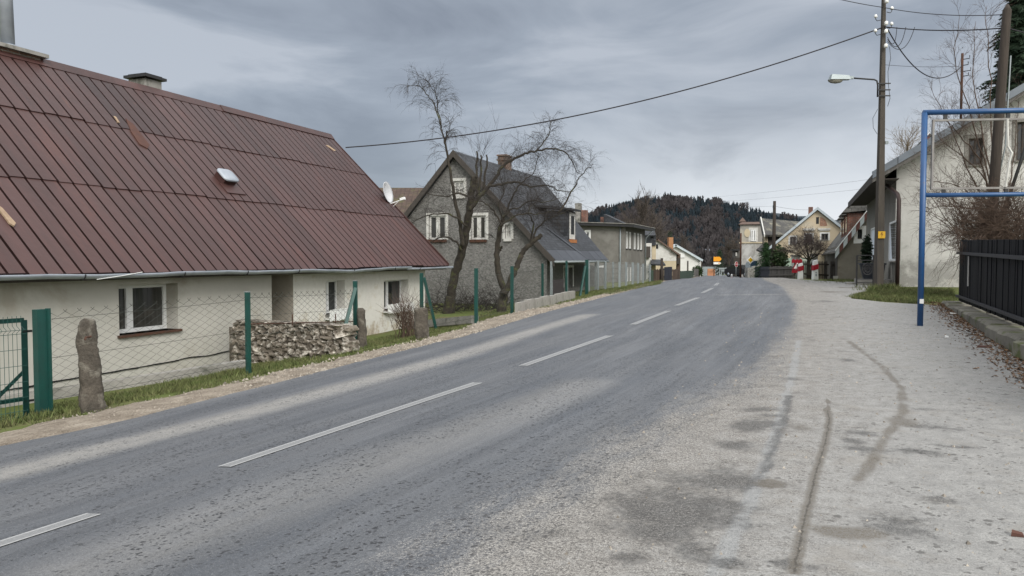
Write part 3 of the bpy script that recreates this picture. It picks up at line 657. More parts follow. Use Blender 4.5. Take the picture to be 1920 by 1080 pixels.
# satellite dish on the far gable
Yd = 26.6; cpos = P(727, 361, Yd); ax = Vector((.93, -.28, .22)).normalized(); e1 = ax.cross(Vector((0, 0, 1))).normalized(); e2 = e1.cross(ax)
DF = lambda a, d, c: cpos+e1*a+ax*d+e2*c
dm = MB(DF, True); rings = [[dm.vert(.35*r*math.cos(2*PI*j/28), .13*r*r-.1, .39*r*math.sin(2*PI*j/28)) for j in range(28)] for r in (.02, .3, .6, .85, 1.)]
rb = [[dm.vert(.35*r*math.cos(2*PI*j/28), .13*r*r-.115, .39*r*math.sin(2*PI*j/28)) for j in range(28)] for r in (1., .6, .02)]
allr = rings+rb
for a, c in zip(allr, allr[1:]):
    for j in range(28): dm.face((a[j], a[(j+1) % 28], c[(j+1) % 28], c[j]))
ds = dm.build('satellite_dish', mat('pale grey dish', (.5, .51, .53), (.42, .43, .45), 5, .5, 0), cot)
am = MB(DF); am.tube([(0, -.1, -.42), (0, .5, -.38)], .018, 6); am.box(-.05, .05, .42, .6, -.4, -.31); am.tube([(0, .05, -.55), (0, .35, -.4)], .01, 5); am.build('feed_arm', M['white_paint'], ds)
mb_ = MB(); mb_.tube([cpos-ax*.12, cpos-ax*.2-Vector((0, 0, .5)), W(-13.9, TC-.1, 1.3)], .025, 6); mb_.build('mount', M['dark_metal'], ds)

# ================================================================ green fence and gate along the cottage
def post_st(px, yb): return ground_px(px, yb)
def top_z(px, yt, st):
    p = W(*st, 0); d = ray(px, yt); return d.z/d.y*p.y
def chain_mesh(g, p0, p1, h0, h1, z0a, z0b, cell=.1, r=.0032):
    """diamond mesh between two (s, t) points; z0a/z0b bottoms, h0/h1 tops"""
    L = math.hypot(p1[0]-p0[0], p1[1]-p0[1]); n = int(L/cell)
    def pt(x, q):
        f = min(1, max(0, x/L)); za, zb = z0a+(z0b-z0a)*f, h0+(h1-h0)*f
        return (p0[0]+(p1[0]-p0[0])*f, p0[1]+(p1[1]-p0[1])*f, za+(zb-za)*q)
    rowsn = max(6, int(((h0-z0a)+(h1-z0b))/2/(cell*.55)))
    for i in range(n+1):
        pts = []
        for j in range(rowsn+1):
            x = (i+(.5 if (j+i) % 2 else -.5)*.98+.5)*L/(n+1); pts.append(pt(x+.006*R.uniform(-1, 1), j/rowsn))
        a, b_ = pts[-1], pts[-2]; pts.append((a[0]+(a[0]-b_[0])*.3, a[1]+(a[1]-b_[1])*.3, a[2]+.03))
        g.tube(pts, r, 3, False)
    for q in (.04, .5, .93): g.tube([pt(0, q), pt(L*.5, q-.008), pt(L, q)], .003, 4, False)
fen = thing('chain_link_fence', G(-9, 12), 'green chain link fence on dark green posts in front of the cottage', 'fence')
pA = ground_px(79, 773); pB = ground_px(466, 697); pC = ground_px(667, 652)
for (px, yt, st, wd) in ((466, 548, pB, .04), (668, 527, pC, .042)):
    g = MB(STF); z = Hr(*st)-.2; zt = top_z(px, yt, st); g.box(st[0]-wd, st[0]+wd, st[1]-wd*.7, st[1]+wd*.7, z, zt)
    po = g.build('fence_post', M['green_paint'], fen); q = MB(STF); q.box(st[0]-wd-.004, st[0]+wd+.004, st[1]-wd*.7-.004, st[1]+wd*.7+.004, zt, zt+.012); q.build('post_cap', M['galv_post'], po)
g = MB(STF); zt = top_z(80, 580, pA); g.box(pA[0]-.05, pA[0]+.05, pA[1]-.07, pA[1]+.06, Hr(*pA)-.2, zt); g.box(pA[0]+.02, pA[0]+.08, pA[1]+.061, pA[1]+.1, Hr(*pA)-.1, zt+.01)
g.build('gate_pillar', M['green_paint'], fen)['label'] = 'broad green steel pillar between gate and mesh'
bs = ground_px(632, 660); g = MB(STF); zt = top_z(664, 540, pC); g.tube([(bs[0], bs[1], Hr(*bs)-.1), (pC[0]+.02, pC[1]-.03, zt)], .05, 4); g.build('brace', M['green_paint'], fen)['label'] = 'slanting green brace'
g = MB(STF)
chain_mesh(g, (pA[0], pA[1]+.15), (pB[0], pB[1]), top_z(100, 588, pA), top_z(465, 553, pB), Hr(*pA)+.1, Hr(*pB)+.12)
chain_mesh(g, pB, pC, top_z(465, 553, pB), top_z(665, 545, pC), Hr(*pB)+.62, Hr(*pC)+.45)
g.build('wire_mesh', M['green_wire'], fen)
g = MB(STF); za, zb = top_z(470, 608, pB), top_z(660, 603, pC); g.tube([(pB[0]-.05, pB[1], za), (pC[0]-.05, pC[1], zb)], .012, 5)
for f in (.38, .8): g.tube([(pB[0]+(pC[0]-pB[0])*f-.05, pB[1]+(pC[1]-pB[1])*f, za+(zb-za)*f-.05), (pB[0]+(pC[0]-pB[0])*f-.05, pB[1]+(pC[1]-pB[1])*f, za+(zb-za)*f+.17)], .012, 5)
g.build('rail', M['rust'], fen)
# gate
gd = Vector((pA[0]-pB[0], pA[1]-pB[1])).normalized()
def gpt(x): return (pA[0]+gd.x*x, pA[1]+gd.y*x)
gate = thing('gate', G(*gpt(.3)), 'dark green wire mesh gate hung beside the broad green pillar', 'gate')
gx0 = .2; zt = top_z(60, 600, gpt(gx0)); zb = top_z(60, 779, gpt(gx0)); zm = top_z(60, 747, gpt(gx0))
GF = lambda a, d, c: W(pA[0]+gd.x*a, pA[1]+gd.y*a, c)
g = MB(GF); GL = 1.5
g.tube([(gx0, 0, zb), (gx0, 0, zt)], .04, 4); g.tube([(gx0, 0, zt), (gx0+GL, 0, zt)], .03, 4); g.tube([(gx0, 0, zm), (gx0+GL, 0, zm)], .03, 4); g.tube([(gx0, 0, zb-.02), (gx0+GL, 0, zb-.02)], .025, 4); g.tube([(gx0+GL, 0, zb), (gx0+GL, 0, zt)], .035, 4)
g.build('gate_frame', M['green_paint'], gate)
g = MB(GF); g.tube([(gx0+.02, 0, zm+.36), (gx0+.42, 0, zm)], .025, 4); g.build('brace', M['green_paint'], gate)
g = MB(lambda a, d, c: GF(a, d, c)+Vector((CA, -SA, 0))*d)
n = 26
for i in range(n):
    a = gx0+.06+i*(GL-.1)/n; g.tube([(a, .03, zb), (a, .03, zm), (a, .03, zt-.16), (a, .09, zt-.12), (a, .03, zt-.07), (a, .03, zt+.06)], .0035, 4, False)
for f in (.06, .2, .36, .53, .7, .86, .9): g.tube([(gx0, .035, zb+(zt-zb)*f), (gx0+GL, .035, zb+(zt-zb)*f)], .0035, 4, False)
g.build('gate_mesh', M['green_paint'], gate)
for f in (.15, .88): g = MB(GF); g.tube([(gx0-.1, 0, zb+(zt-zb)*f), (gx0+.02, 0, zb+(zt-zb)*f)], .018, 6); g.build('hinge', M['dark_metal'], gate)
# concrete kerb behind the mesh
k0, k1 = ground_px(-150, 782), ground_px(466, 688)
g = MB(STF); d = Vector((k1[0]-k0[0], k1[1]-k0[1])); n = 9
for i in range(n):
    a, c = Vector(k0)+d*(i/n), Vector(k0)+d*((i+.995)/n); zz = [top_z(0, 0, (0, 1))]*0
    h0 = Hr(*a)-.12; tz = lambda q: Hr(q[0], q[1])+.13+.012*mnoise.noise((q[1]*2, 0, 0))
    g.hexa([(a.x, a.y, h0), (c.x, c.y, h0), (c.x-.18, c.y, h0), (a.x-.18, a.y, h0), (a.x, a.y, tz(a)), (c.x, c.y, tz(c)), (c.x-.18, c.y, tz(c)), (a.x-.18, a.y, tz(a))])
tag(g.build('concrete_kerb', M['concrete']), 'low grey concrete kerb running behind the chain link mesh below the cottage', 'kerb')
# ------------------------------------------------ old granite posts
granite = mat('lichened granite', (.13, .113, .093), (.045, .04, .033), 5, .95, 1., bscale=18, stain=(.19, .178, .15), stain_scale=3.5, stain_lo=.52, bdist=.04, speck=.5)
def stone_post(base_px, prof, Yof, label, thick=.8):
    """prof: list of (y, x0, x1) outline rows in the picture, built as a rough solid of that width and a real depth"""
    st = ground_px(*base_px); Y = W(*st).y
    g = MB(None, True); rings = []; n = 14
    dense = []
    for (y0, a0, b0), (y1, a1, b1) in zip(prof, prof[1:]):
        for i in range(5): f = i/5; dense.append((y0+(y1-y0)*f, a0+(a1-a0)*f, b0+(b1-b0)*f))
    dense.append(prof[-1])
    for idx, (y, a, c) in enumerate(dense):
        pa, pc = P(a, y, Y), P(c, y, Y); ce = (pa+pc)/2; dv_ = Vector((ce.x, ce.y, 0)).normalized(); rt_ = Vector((dv_.y, -dv_.x, 0)); hw = (pc-pa).length/2*dv_.y*.97; row = []
        for j in range(n):
            an = 2*PI*j/n; sx = abs(math.cos(an))**.55*math.copysign(1, math.cos(an)); sy = abs(math.sin(an))**.55*math.copysign(1, math.sin(an))
            q = ce+rt_*(sx*hw)+dv_*(sy*hw*thick); q += Vector((1, 1, .6))*.024*mnoise.noise(q*5)+Vector((1, 1, 0))*.014*mnoise.noise(q*17)
            row.append(g.vert(*q))
        rings.append(row)
    for a, c in zip(rings, rings[1:]):
        for j in range(n): g.face((a[j], a[(j+1) % n], c[(j+1) % n], c[j]))
    g.face(rings[0]); g.face(rings[-1])
    o = g.build('stone_post', granite, loc=(W(*st).x, W(*st).y, Hr(*st)+CZ)); return tag(o, label, 'stone post', 'old granite posts along the cottage front')
stone_post((175, 768), [(597, 156, 174), (601, 150, 179), (612, 145, 181), (640, 143, 182), (655, 147, 185), (690, 147, 190), (720, 149, 193), (745, 150, 196), (772, 152, 206), (785, 150, 208)], 0, 'tall leaning granite post with a lichened top in front of the wire mesh')
o = stone_post((684, 650), [(577, 672, 681), (582, 669, 684), (600, 669, 686), (630, 670, 688), (648, 670, 690), (660, 670, 690)], 0, 'rough granite post right behind the second green fence post', 1.2)
o = stone_post((791, 632), [(577, 777, 801), (580, 776, 802), (600, 776, 803), (620, 777, 805), (632, 778, 806), (645, 778, 806)], 0, 'square-topped granite post carrying a green post by the twiggy bush', 1.)
g = MB(); pp = P(165, 632, W(*ground_px(175, 768)).y-.16); g.tube([pp+Vector((0, .06, 0)), pp-Vector((0, .05, 0)), pp-Vector((0, .07, .03))], .014, 6); hk = g.build('iron_hook', M['rust'], bpy.data.objects['stone_post'])
# ------------------------------------------------ dry stone wall
rub = mat('rubble with mortar scraps', (.19, .165, .135), (.1, .085, .068), 5, .95, .8, bscale=25, stain=(.5, .47, .42), stain_scale=7, stain_lo=.5, tint=.7, bdist=.03)
q0, q1 = ground_px(472, 676), ground_px(672, 656); zt0 = top_z(472, 606, q0); zt1 = top_z(672, 604, q1)
g = MB(STF, False); L = math.hypot(q1[0]-q0[0], q1[1]-q0[1]); du = ((q1[0]-q0[0])/L, (q1[1]-q0[1])/L)
bmi = bmesh.new(); bmesh.ops.create_icosphere(bmi, subdivisions=2, radius=1); ico_v = [v.co.copy() for v in bmi.verts]; ico_f = [[v.index for v in f.verts] for f in bmi.faces]; bmi.free()
z = Hr(*q0)-.1; zr = 0
while z < max(zt0, zt1)-.04:
    x = -.05; hrow = R.uniform(.09, .17)
    while x < L+.05:
        wd = R.uniform(.1, .3); ctr = (q0[0]+du[0]*(x+wd/2), q0[1]+du[1]*(x+wd/2)); sd = R.random()*99; g.cur = R.random()
        dep = .2; out = R.uniform(-.05, .05); rot = R.uniform(-.35, .35)
        ids = []
        for v in ico_v:
            p = Vector((abs(v.x)**.6*math.copysign(1, v.x), abs(v.y)**.6*math.copysign(1, v.y), abs(v.z)**.6*math.copysign(1, v.z)))*(1+.4*mnoise.noise(v*1.6+Vector((sd, 0, 0)))+.18*mnoise.noise(v*4+Vector((sd, 5, 0))))
            px_, pz_ = p.x*wd*.56, p.z*hrow*.62; px_, pz_ = px_*math.cos(rot)-pz_*math.sin(rot), px_*math.sin(rot)+pz_*math.cos(rot)
            ids.append(g.vert(ctr[0]+du[0]*px_-.3+out+p.y*dep*du[1], ctr[1]+du[1]*px_-p.y*dep*du[0], min(z+hrow/2+pz_, zt0+.07)))
        for f in ico_f: g.face([ids[i] for i in f])
        x += wd*.92
    z += hrow*.9
g.cur = .1; g.hexa([(q0[0]-.35, q0[1], Hr(*q0)-.2), (q1[0]-.35, q1[1], Hr(*q1)-.2), (q1[0]-.6, q1[1], Hr(*q1)-.2), (q0[0]-.6, q0[1], Hr(*q0)-.2), (q0[0]-.35, q0[1], zt0-.1), (q1[0]-.35, q1[1], zt1-.1), (q1[0]-.6, q1[1], zt1-.1), (q0[0]-.6, q0[1], zt0-.1)])
tag(g.build('dry_stone_wall', rub), 'low crumbling rubble wall between the chain link mesh and the cottage', 'wall')
# ------------------------------------------------ second green fence in front of the trees
fen2 = thing('chain_link_fence', G(-9.3, 26), 'green chain link fence in front of the two pruned trees and the grey gabled house', 'fence')
pts2 = []
for px, yt, yb in ((793, 512, 622), (893, 503, 605), (960, 499, 588), (1017, 494, 573), (1062, 489, 560), (1100, 487, 551)):
    st = ground_px(px, yb); zt = top_z(px, yt, st); wd = .042 if px != 1100 else .07; z0 = Hr(*st)-.2
    if px == 793: z0 = top_z(793, 577, st); st = (st[0]-.1, st[1]+.12)
    g = MB(STF); g.box(st[0]-wd, st[0]+wd, st[1]-wd*.7, st[1]+wd*.7, z0, zt); g.build('fence_post', M['green_paint'], fen2); pts2.append((st, zt, Hr(*st)))
st = ground_px(819, 617); g = MB(STF); g.tube([(st[0], st[1], Hr(*st)-.1), (pts2[0][0][0]+.02, pts2[0][0][1]+.1, pts2[0][1]-.12)], .05, 4); g.build('brace', M['green_paint'], fen2)
st = ground_px(1087, 554); g = MB(STF); g.tube([(st[0], st[1], Hr(*st)-.1), (pts2[5][0][0]-.05, pts2[5][0][1]-.1, pts2[5][1]-.3)], .06, 4); g.build('brace', M['green_paint'], fen2)
g = MB(STF)
for (a, za, ha), (b_, zb, hb_) in zip(pts2, pts2[1:]): chain_mesh(g, a, b_, za-.12, zb-.12, ha+.08, hb_+.08, .13, .0022)
g.build('wire_mesh', M['green_wire'], fen2)
# block border under its far end
b0, b1 = ground_px(988, 584), ground_px(1092, 556)
for i in range(8):
    f0, f1 = i/8, (i+.93)/8; a = (b0[0]+(b1[0]-b0[0])*f0-.25, b0[1]+(b1[1]-b0[1])*f0); c = (b0[0]+(b1[0]-b0[0])*f1-.25, b0[1]+(b1[1]-b0[1])*f1)
    g = MB(STF); z = Hr(*a)-.1; h = .36+.05*R.random(); g.hexa([(a[0], a[1], z), (c[0], c[1], z), (c[0]-.12, c[1], z), (a[0]-.12, a[1], z), (a[0], a[1], z+h), (c[0], c[1], z+h), (c[0]-.12, c[1], z+h), (a[0]-.12, a[1], z+h)])
    tag(g.build('concrete_block', M['concrete']), 'pale concrete block of the low border below the far green fence posts', 'block', 'concrete blocks edging the yard of the grey gabled house')
b0, b1 = ground_px(800, 612), ground_px(918, 600)
g = MB(STF); g.hexa([(b0[0]-.5, b0[1], Hr(*b0)-.1), (b1[0]-.3, b1[1], Hr(*b1)-.1), (b1[0]-.5, b1[1], Hr(*b1)-.1), (b0[0]-.7, b0[1], Hr(*b0)-.1), (b0[0]-.5, b0[1], Hr(*b0)+.12), (b1[0]-.3, b1[1], Hr(*b1)+.1), (b1[0]-.5, b1[1], Hr(*b1)+.1), (b0[0]-.7, b0[1], Hr(*b0)+.12)])
tag(g.build('border_stone', M['concrete']), 'long grey border slab lying in the grass right of the granite post', 'kerb')
# ================================================================ grey gabled house behind the trees
def rect_t(x0, x1, y0, y1, t):
    ym = (y0+y1)/2; xm = (x0+x1)/2
    return on_t(x0, ym, t)[0], on_t(x1, ym, t)[0], on_t(xm, y1, t)[1], on_t(xm, y0, t)[1]
TB = 32.4; TW = TB+.28
grey_cast = mat('dark grey roughcast', (.29, .286, .276), (.085, .083, .08), 9, .95, 1., bscale=16, stain=(.145, .141, .134), stain_scale=.9, stain_lo=.54, stretch=(1, 1, 1.6), bdist=.035, speck=.55)
hb_ = thing('gabled_house', W(-15, 38, -2.5), 'dark grey roughcast house with a steep slate gable behind the two pruned trees', 'house')
eS, eZ = on_t(1040, 487, TB); aS, aZ = on_t(850, 282, TB); lS = aS-(on_t(757, 403, TB)[0]-aS)*-1
lsl = (aZ-on_t(757, 403, TB)[1])/(aS-on_t(757, 403, TB)[0]); rsl = (aZ-eZ)/(eS-aS)
lE = aS-(aZ-eZ+.2)/lsl; tR = on_s(1013, 347, aS)[0]; tE = on_s(1139, 489, eS)[0]
F = wall_t(TW)
WB = [rect_t(804, 836, 404, 449, TW), rect_t(883, 911, 404, 449, TW), rect_t(850, 870, 339, 367, TW), rect_t(947, 958, 421, 447, TW)]
wr = eS-.45
off = .22
g = MB(F); g.panel([(lE+.4, -3), (wr, -3), (wr, aZ-off-rsl*(wr-aS)), (aS, aZ-off), (lE+.4, aZ-off-lsl*(aS-lE-.4))], WB, .16)
g.build('wall', grey_cast, hb_)
# wall along the road, with two doors
SD = wr-.9
D1, D2 = rect_s(1056, 1075, 497, 538, SD), rect_s(1121, 1134, 498, 536, SD)
Fs = wall_s(SD); g = MB(Fs); zt = eZ+.2
g.panel([(TW, -3), (tE, -3), (tE, zt), (TW, zt)], [D1, D2], .12); g.build('wall', grey_cast, hb_)
for D in (D1, D2):
    g = MB(Fs); f = .13
    g.box(D[0], D[0]+f, -.1, .03, D[2], D[3]); g.box(D[1]-f, D[1], -.1, .03, D[2], D[3]); g.box(D[0]+f, D[1]-f, -.1, .03, D[3]-f, D[3]); g.box(D[0]+f, D[1]-f, -.08, -.04, D[2], D[2]+.75)
    d_ = g.build('door', M['white_paint'], hb_)
    g = MB(Fs); g.poly([(D[0]+f, -.06, D[2]+.7), (D[1]-f, -.06, D[2]+.7), (D[1]-f, -.06, D[3]-f), (D[0]+f, -.06, D[3]-f)]); g.build('pane', M['glass_net'], d_)
g = MB(STF)
for px in (1034, 1063, 1104, 1117, 1134):
    t = on_s(px, 510, eS-.15)[0]; g.box(eS-.2, eS-.1, t-.05, t+.05, -2.3, eZ-.05)
g2 = []
for px in (1034, 1063, 1104, 1117, 1134):
    t = on_s(px, 510, eS-.15)[0]; q = MB(STF); q.box(eS-.2, eS-.1, t-.05, t+.05, -2.4, eZ-.08); q.build('porch_post', M['galv_post'], hb_)
ga = MB(STF); ga.box(eS-.24, eS-.22, on_s(1036, 520, eS-.2)[0], on_s(1058, 520, eS-.2)[0], on_s(1046, 553, eS)[1], on_s(1046, 525, eS)[1]); ga.build('porch_panel', mat('maroon-grey panel', (.05, .042, .045), (.035, .03, .032), 4, .8, .1), hb_)
q = MB(STF, True); q.tube([(eS+.05, TB-.1, eZ-.1), (eS+.05, tE, eZ-.12)], .06, 8); q.build('gutter', M['galv_post'], hb_)
for i, (wnd, kw) in enumerate(zip(WB, (dict(mull=[(.5, .2)]), dict(mull=[(.5, .2)]), dict(mull=[(.5, .06)], trans=[(.5, .08)]), dict(mull=[(.5, .05)], trans=[(.62, .05)])))):
    window(hb_, F, wnd[0]+.002, wnd[1]-.002, wnd[2]+.002, wnd[3]-.002, frame='dirty_white', pane=('glass_dim', 'glass_dim', 'glass_net', 'glass_net')[i], rec=.13, fw=.09, sill='rust' if i < 2 else 'dirty_white', sill_out=.08, sill_h=.14, band=.13, band_mat='dirty_white', **kw)
def roof_quad(par, e0, e1, r1, r0, th, m, name='roof'):
    """slab over eave e0-e1 and ridge r0-r1 (world points), UVs in metres on its face"""
    e0, e1, r1, r0 = map(Vector, (e0, e1, r1, r0)); ex = (e1-e0).normalized(); n = ex.cross(r0-e0).normalized()
    if n.z < 0: n = -n
    v = n.cross(ex); v = v if v.z > 0 else -v
    fr = lambda a, d, c: e0+ex*a+n*d+v*c
    loc = lambda p: ((p-e0).dot(ex), (p-e0).dot(v))
    g = MB(fr); q = [loc(p) for p in (e0, e1, r1, r0)]
    g.hexa([(a, -th, c) for a, c in q]+[(a, 0, c) for a, c in q])
    return g.build(name, m, par), fr, loc
r1, fr1, loc1 = roof_quad(hb_, W(eS, TB, eZ), W(eS, tE, eZ), W(aS, tR, aZ), W(aS, TB, aZ), .16, M['slate'])
r2, _, _ = roof_quad(hb_, W(lE, TB, eZ-.2), W(lE, tE, eZ-.2), W(aS, tR, aZ-.002), W(aS, TB, aZ-.002), .16, M['slate'])
q = MB(lambda a, d, c: fr1(a, d, c)); u1 = (W(eS, tE, eZ)-W(eS, TB, eZ)).length
flash = mat('dark sheet flashing', (.03, .033, .04), (.05, .054, .062), 2, .45, .1, spec=.35, tint=.6)
n = 7
for i in range(n):
    q.cur = R.random(); a0 = u1*i/n; a1 = u1*(i+1)/n; h = .6+.08*R.random(); q.box(a0+.015, a1-.015, .005, .02+.01*R.random(), -.06, h)
q.cur = .9; q.hexa([(u1*.56, .03, .0), (u1*.6, .03, .0), (u1*.36, .03, 2.2), (u1*.33, .03, 2.2), (u1*.56, .035, .0), (u1*.6, .035, .0), (u1*.36, .035, 2.2), (u1*.33, .035, 2.2)])
q.build('eave_flashing', flash, r1)
for (es, ez, rr_) in ((eS, eZ, r1), (lE, eZ-.2, r2)):
    q = MB(STF); q.hexa([(es, TB-.05, ez-.32), (aS, TB-.05, aZ-.3), (aS, TB, aZ-.3), (es, TB, ez-.32), (es, TB-.05, ez+.02), (aS, TB-.05, aZ+.03), (aS, TB, aZ+.03), (es, TB, ez+.02)]); q.build('verge_board', M['dark_wood'], rr_)
tc0, tc1 = on_s(929, 310, aS-.1)[0], on_s(960, 310, aS-.1)[0]; zt = on_s(944, 294, aS-.1)[1]
tcm_ = (tc0+tc1)/2; tc0, tc1 = tcm_-.42, tcm_+.42; q = MB(STF); q.box(aS-.3, aS+.2, tc0, tc1, aZ-.6, zt); c_ = q.build('chimney', M['old_brick'], hb_); q = MB(STF); q.box(aS-.35, aS+.25, tc0-.05, tc1+.05, zt-.25, zt-.16); q.box(aS-.35, aS+.25, tc0-.06, tc1+.06, zt, zt+.08); q.build('chimney_cap', M['old_brick'], c_)
# dormer on the road-side slope
def roof_hit(px, py):
    e0 = W(eS, TB, eZ); n = fr1(0, 1, 0)-fr1(0, 0, 0); d = ray(px, py); kk = (e0-Vector((0, 0, CZ))).dot(n)/d.dot(n); return ST(d*kk), d.z*kk
(ds_, dt_), dz_ = roof_hit(1073, 452); ztop = on_s(1073, 396, ds_)[1]
q = MB(STF); q.box(ds_-1.9, ds_, dt_-.8, dt_+.6, dz_-.3, ztop); do_ = q.build('dormer', M['slate'], hb_)
q = MB(STF); q.hexa([(ds_-2.4, dt_-1., ztop+.28), (ds_+.25, dt_-1., ztop), (ds_+.25, dt_+.8, ztop), (ds_-2.4, dt_+.8, ztop+.28), (ds_-2.4, dt_-1., ztop+.4), (ds_+.25, dt_-1., ztop+.1), (ds_+.25, dt_+.8, ztop+.1), (ds_-2.4, dt_+.8, ztop+.4)]); q.build('dormer_roof', M['slate'], do_)
q = MB(STF); q.box(ds_+.003, ds_+.03, dt_-.55, dt_+.45, dz_+.1, ztop-.1); wd = q.build('window', M['dirty_white'], do_); q = MB(STF); q.box(ds_+.03, ds_+.035, dt_-.35, dt_+.25, dz_+.35, ztop-.25); q.build('pane', M['glass'], wd)
q = MB(STF); q.box(ds_-.02, ds_+.12, dt_-.6, dt_+.5, dz_-.1, dz_+.08); q.build('flashing', mat('orange flashing', (.4, .17, .06), (.25, .1, .045), 6, .8, .1), do_)
# house behind, brown tiles
bh = thing('tiled_house', P(760, 470, 46), 'low house with a mossy brown tiled roof seen behind the satellite dish', 'house')
brown_tile = brickmat('mossy brown tiles', (.085, .06, .046), (.065, .045, .038), (.05, .035, .028), .28, .34, .85, off=0., blotch=(.085, .09, .035), bump=.9)
ridge = [P(660, 352, 49), P(800, 352, 49)]; ev = [P(655, 402, 46), P(812, 402, 46)]
roof_quad(bh, ev[0], ev[1], ridge[1], ridge[0], .15, brown_tile)
q = MB(); a, c = ev; q.hexa([(a.x+.3, a.y+.4, -1.2), (c.x-.3, c.y+.4, -1.2), (c.x-.3, c.y+6, -1.2), (a.x+.3, a.y+6, -1.2), (a.x+.3, a.y+.4, a.z+.1), (c.x-.3, c.y+.4, a.z+.1), (c.x-.3, c.y+6, a.z+.1), (a.x+.3, a.y+6, a.z+.1)]); q.build('wall', grey_cast, bh)
back = [P(660, 402, 46)+Vector((0, 6.4, 0)), P(812, 402, 46)+Vector((0, 6.4, 0))]
roof_quad(bh, back[0], back[1], ridge[1], ridge[0], .12, brown_tile)
q = MB(); q.tube([a-Vector((0, .1, .05)), c-Vector((0, .1, .08))], .06, 6); q.build('gutter', M['white_paint'], bh)
# ================================================================ long grey flat-roofed house
fh = thing('flat_roofed_house', W(-17, 62, -2.3), 'dark grey two-storey house with a nearly flat roof and rows of narrow white windows', 'house')
SCn, TCn = -13.1, 59.2; zt = on_t(1172, 424, TCn)[1]
t1 = on_s(1209, 470, SCn)[0]
grey_plain = mat('sooty grey plaster', (.2, .192, .176), (.125, .12, .11), .9, .95, .4, bscale=30, stain=(.2, .195, .18), stain_scale=.6, stain_lo=.55, speck=.3)
Ff = wall_t(TCn); Fs = wall_s(SCn)
W5 = rect_t(1099, 1105, 434, 447, TCn)
g = MB(Ff); g.panel([(SCn-9, -3.2), (SCn, -3.2), (SCn, zt), (SCn-9, zt+.35)], [W5], .12); g.build('wall', grey_plain, fh)
window(fh, Ff, W5[0]+.002, W5[1]-.002, W5[2]+.002, W5[3]-.002, rec=.1, fw=.07, band=.12)
ups = [rect_s(x-1.6, x+1.6, 434+(x-1175)*.18, 466+(x-1175)*.1, SCn) for x in (1175.4, 1181.2, 1190, 1196.6, 1202)]
los = [rect_s(x-1.4, x+1.4, 501, 530, SCn) for x in (1176.4, 1182, 1187, 1197, 1203)]
g = MB(Fs); g.panel([(TCn, -3.2), (t1, -3.2), (t1, zt), (TCn, zt)], ups+los, .12); g.build('wall', grey_plain, fh)
for q in ups+los: window(fh, Fs, q[0]+.002, q[1]-.002, q[2]+.002, q[3]-.002, rec=.06, fw=.12, sill='dark_metal', pane='glass_net')
g = MB(STF); g.hexa([(SCn-9.4, TCn-.5, zt+.37), (SCn+.75, TCn-.5, zt-.1), (SCn+.75, t1+.9, zt-.1), (SCn-9.4, t1+.9, zt+.37), (SCn-9.4, TCn-.5, zt+.62), (SCn+.75, TCn-.5, zt+.12), (SCn+.75, t1+.9, zt+.12), (SCn-9.4, t1+.9, zt+.62)])
fr_ = g.build('roof', M['dark_metal'], fh)
g = MB(STF); g.hexa([(SCn-9.4, TCn-.55, zt+.62), (SCn+.8, TCn-.55, zt+.122), (SCn+.8, t1+.9, zt+.122), (SCn-9.4, t1+.9, zt+.622), (SCn-9.4, TCn-.55, zt+.68), (SCn+.8, TCn-.55, zt+.17), (SCn+.8, t1+.9, zt+.17), (SCn-9.4, t1+.9, zt+.68)]); g.build('roof_edge', M['concrete'], fr_)
g = MB(STF, True); tp = on_t(1163, 470, TCn-.06); g.tube([(tp[0], TCn-.08, zt), (tp[0], TCn-.08, -2.4)], .06, 6); g.build('downpipe', M['galv_post'], fh)
g = MB(STF, True); g.tube([(SCn+.7, t1-.2, zt-.1), (SCn+.1, t1-.15, zt-.8), (SCn+.1, t1-.15, -2.3)], .06, 6); g.build('downpipe', M['galv_post'], fh)
for (x0, x1, yt, mm, lab) in ((1078, 1088, 381, 'concrete', 'pale stone chimney beside the red one'), (1090, 1099.5, 394, 'brick', 'red brick chimney')):
    a = on_t(x0, 400, TCn+1.5)[0]; c = on_t(x1, 400, TCn+1.5)[0]; g = MB(STF); g.box(a, c, TCn+1.5, TCn+2, zt, on_t(x0, yt, TCn+1.5)[1]); q_ = g.build('chimney', M[mm], fh); q_['label'] = lab
a, c = on_t(1128, 410, TCn+9)[0], on_t(1141, 410, TCn+9)[0]; g = MB(STF); g.box(a, c, TCn+8.6, TCn+9.4, zt, on_t(1134, 407, TCn+9)[1]); q_ = g.build('chimney', M['brick'], fh); q_['label'] = 'low brick chimney toward the back'
g = MB(STF); g.hexa([(c-.2, TCn+8, zt+.5), (c+2.4, TCn+8, zt+.1), (c+2.4, TCn+10, zt+.1), (c-.2, TCn+10, zt+.5), (c-.2, TCn+8, zt+1.5), (c+2.4, TCn+8, zt+.25), (c+2.4, TCn+10, zt+.25), (c-.2, TCn+10, zt+1.5)]); g.build('roof_hood', M['slate'], fr_)
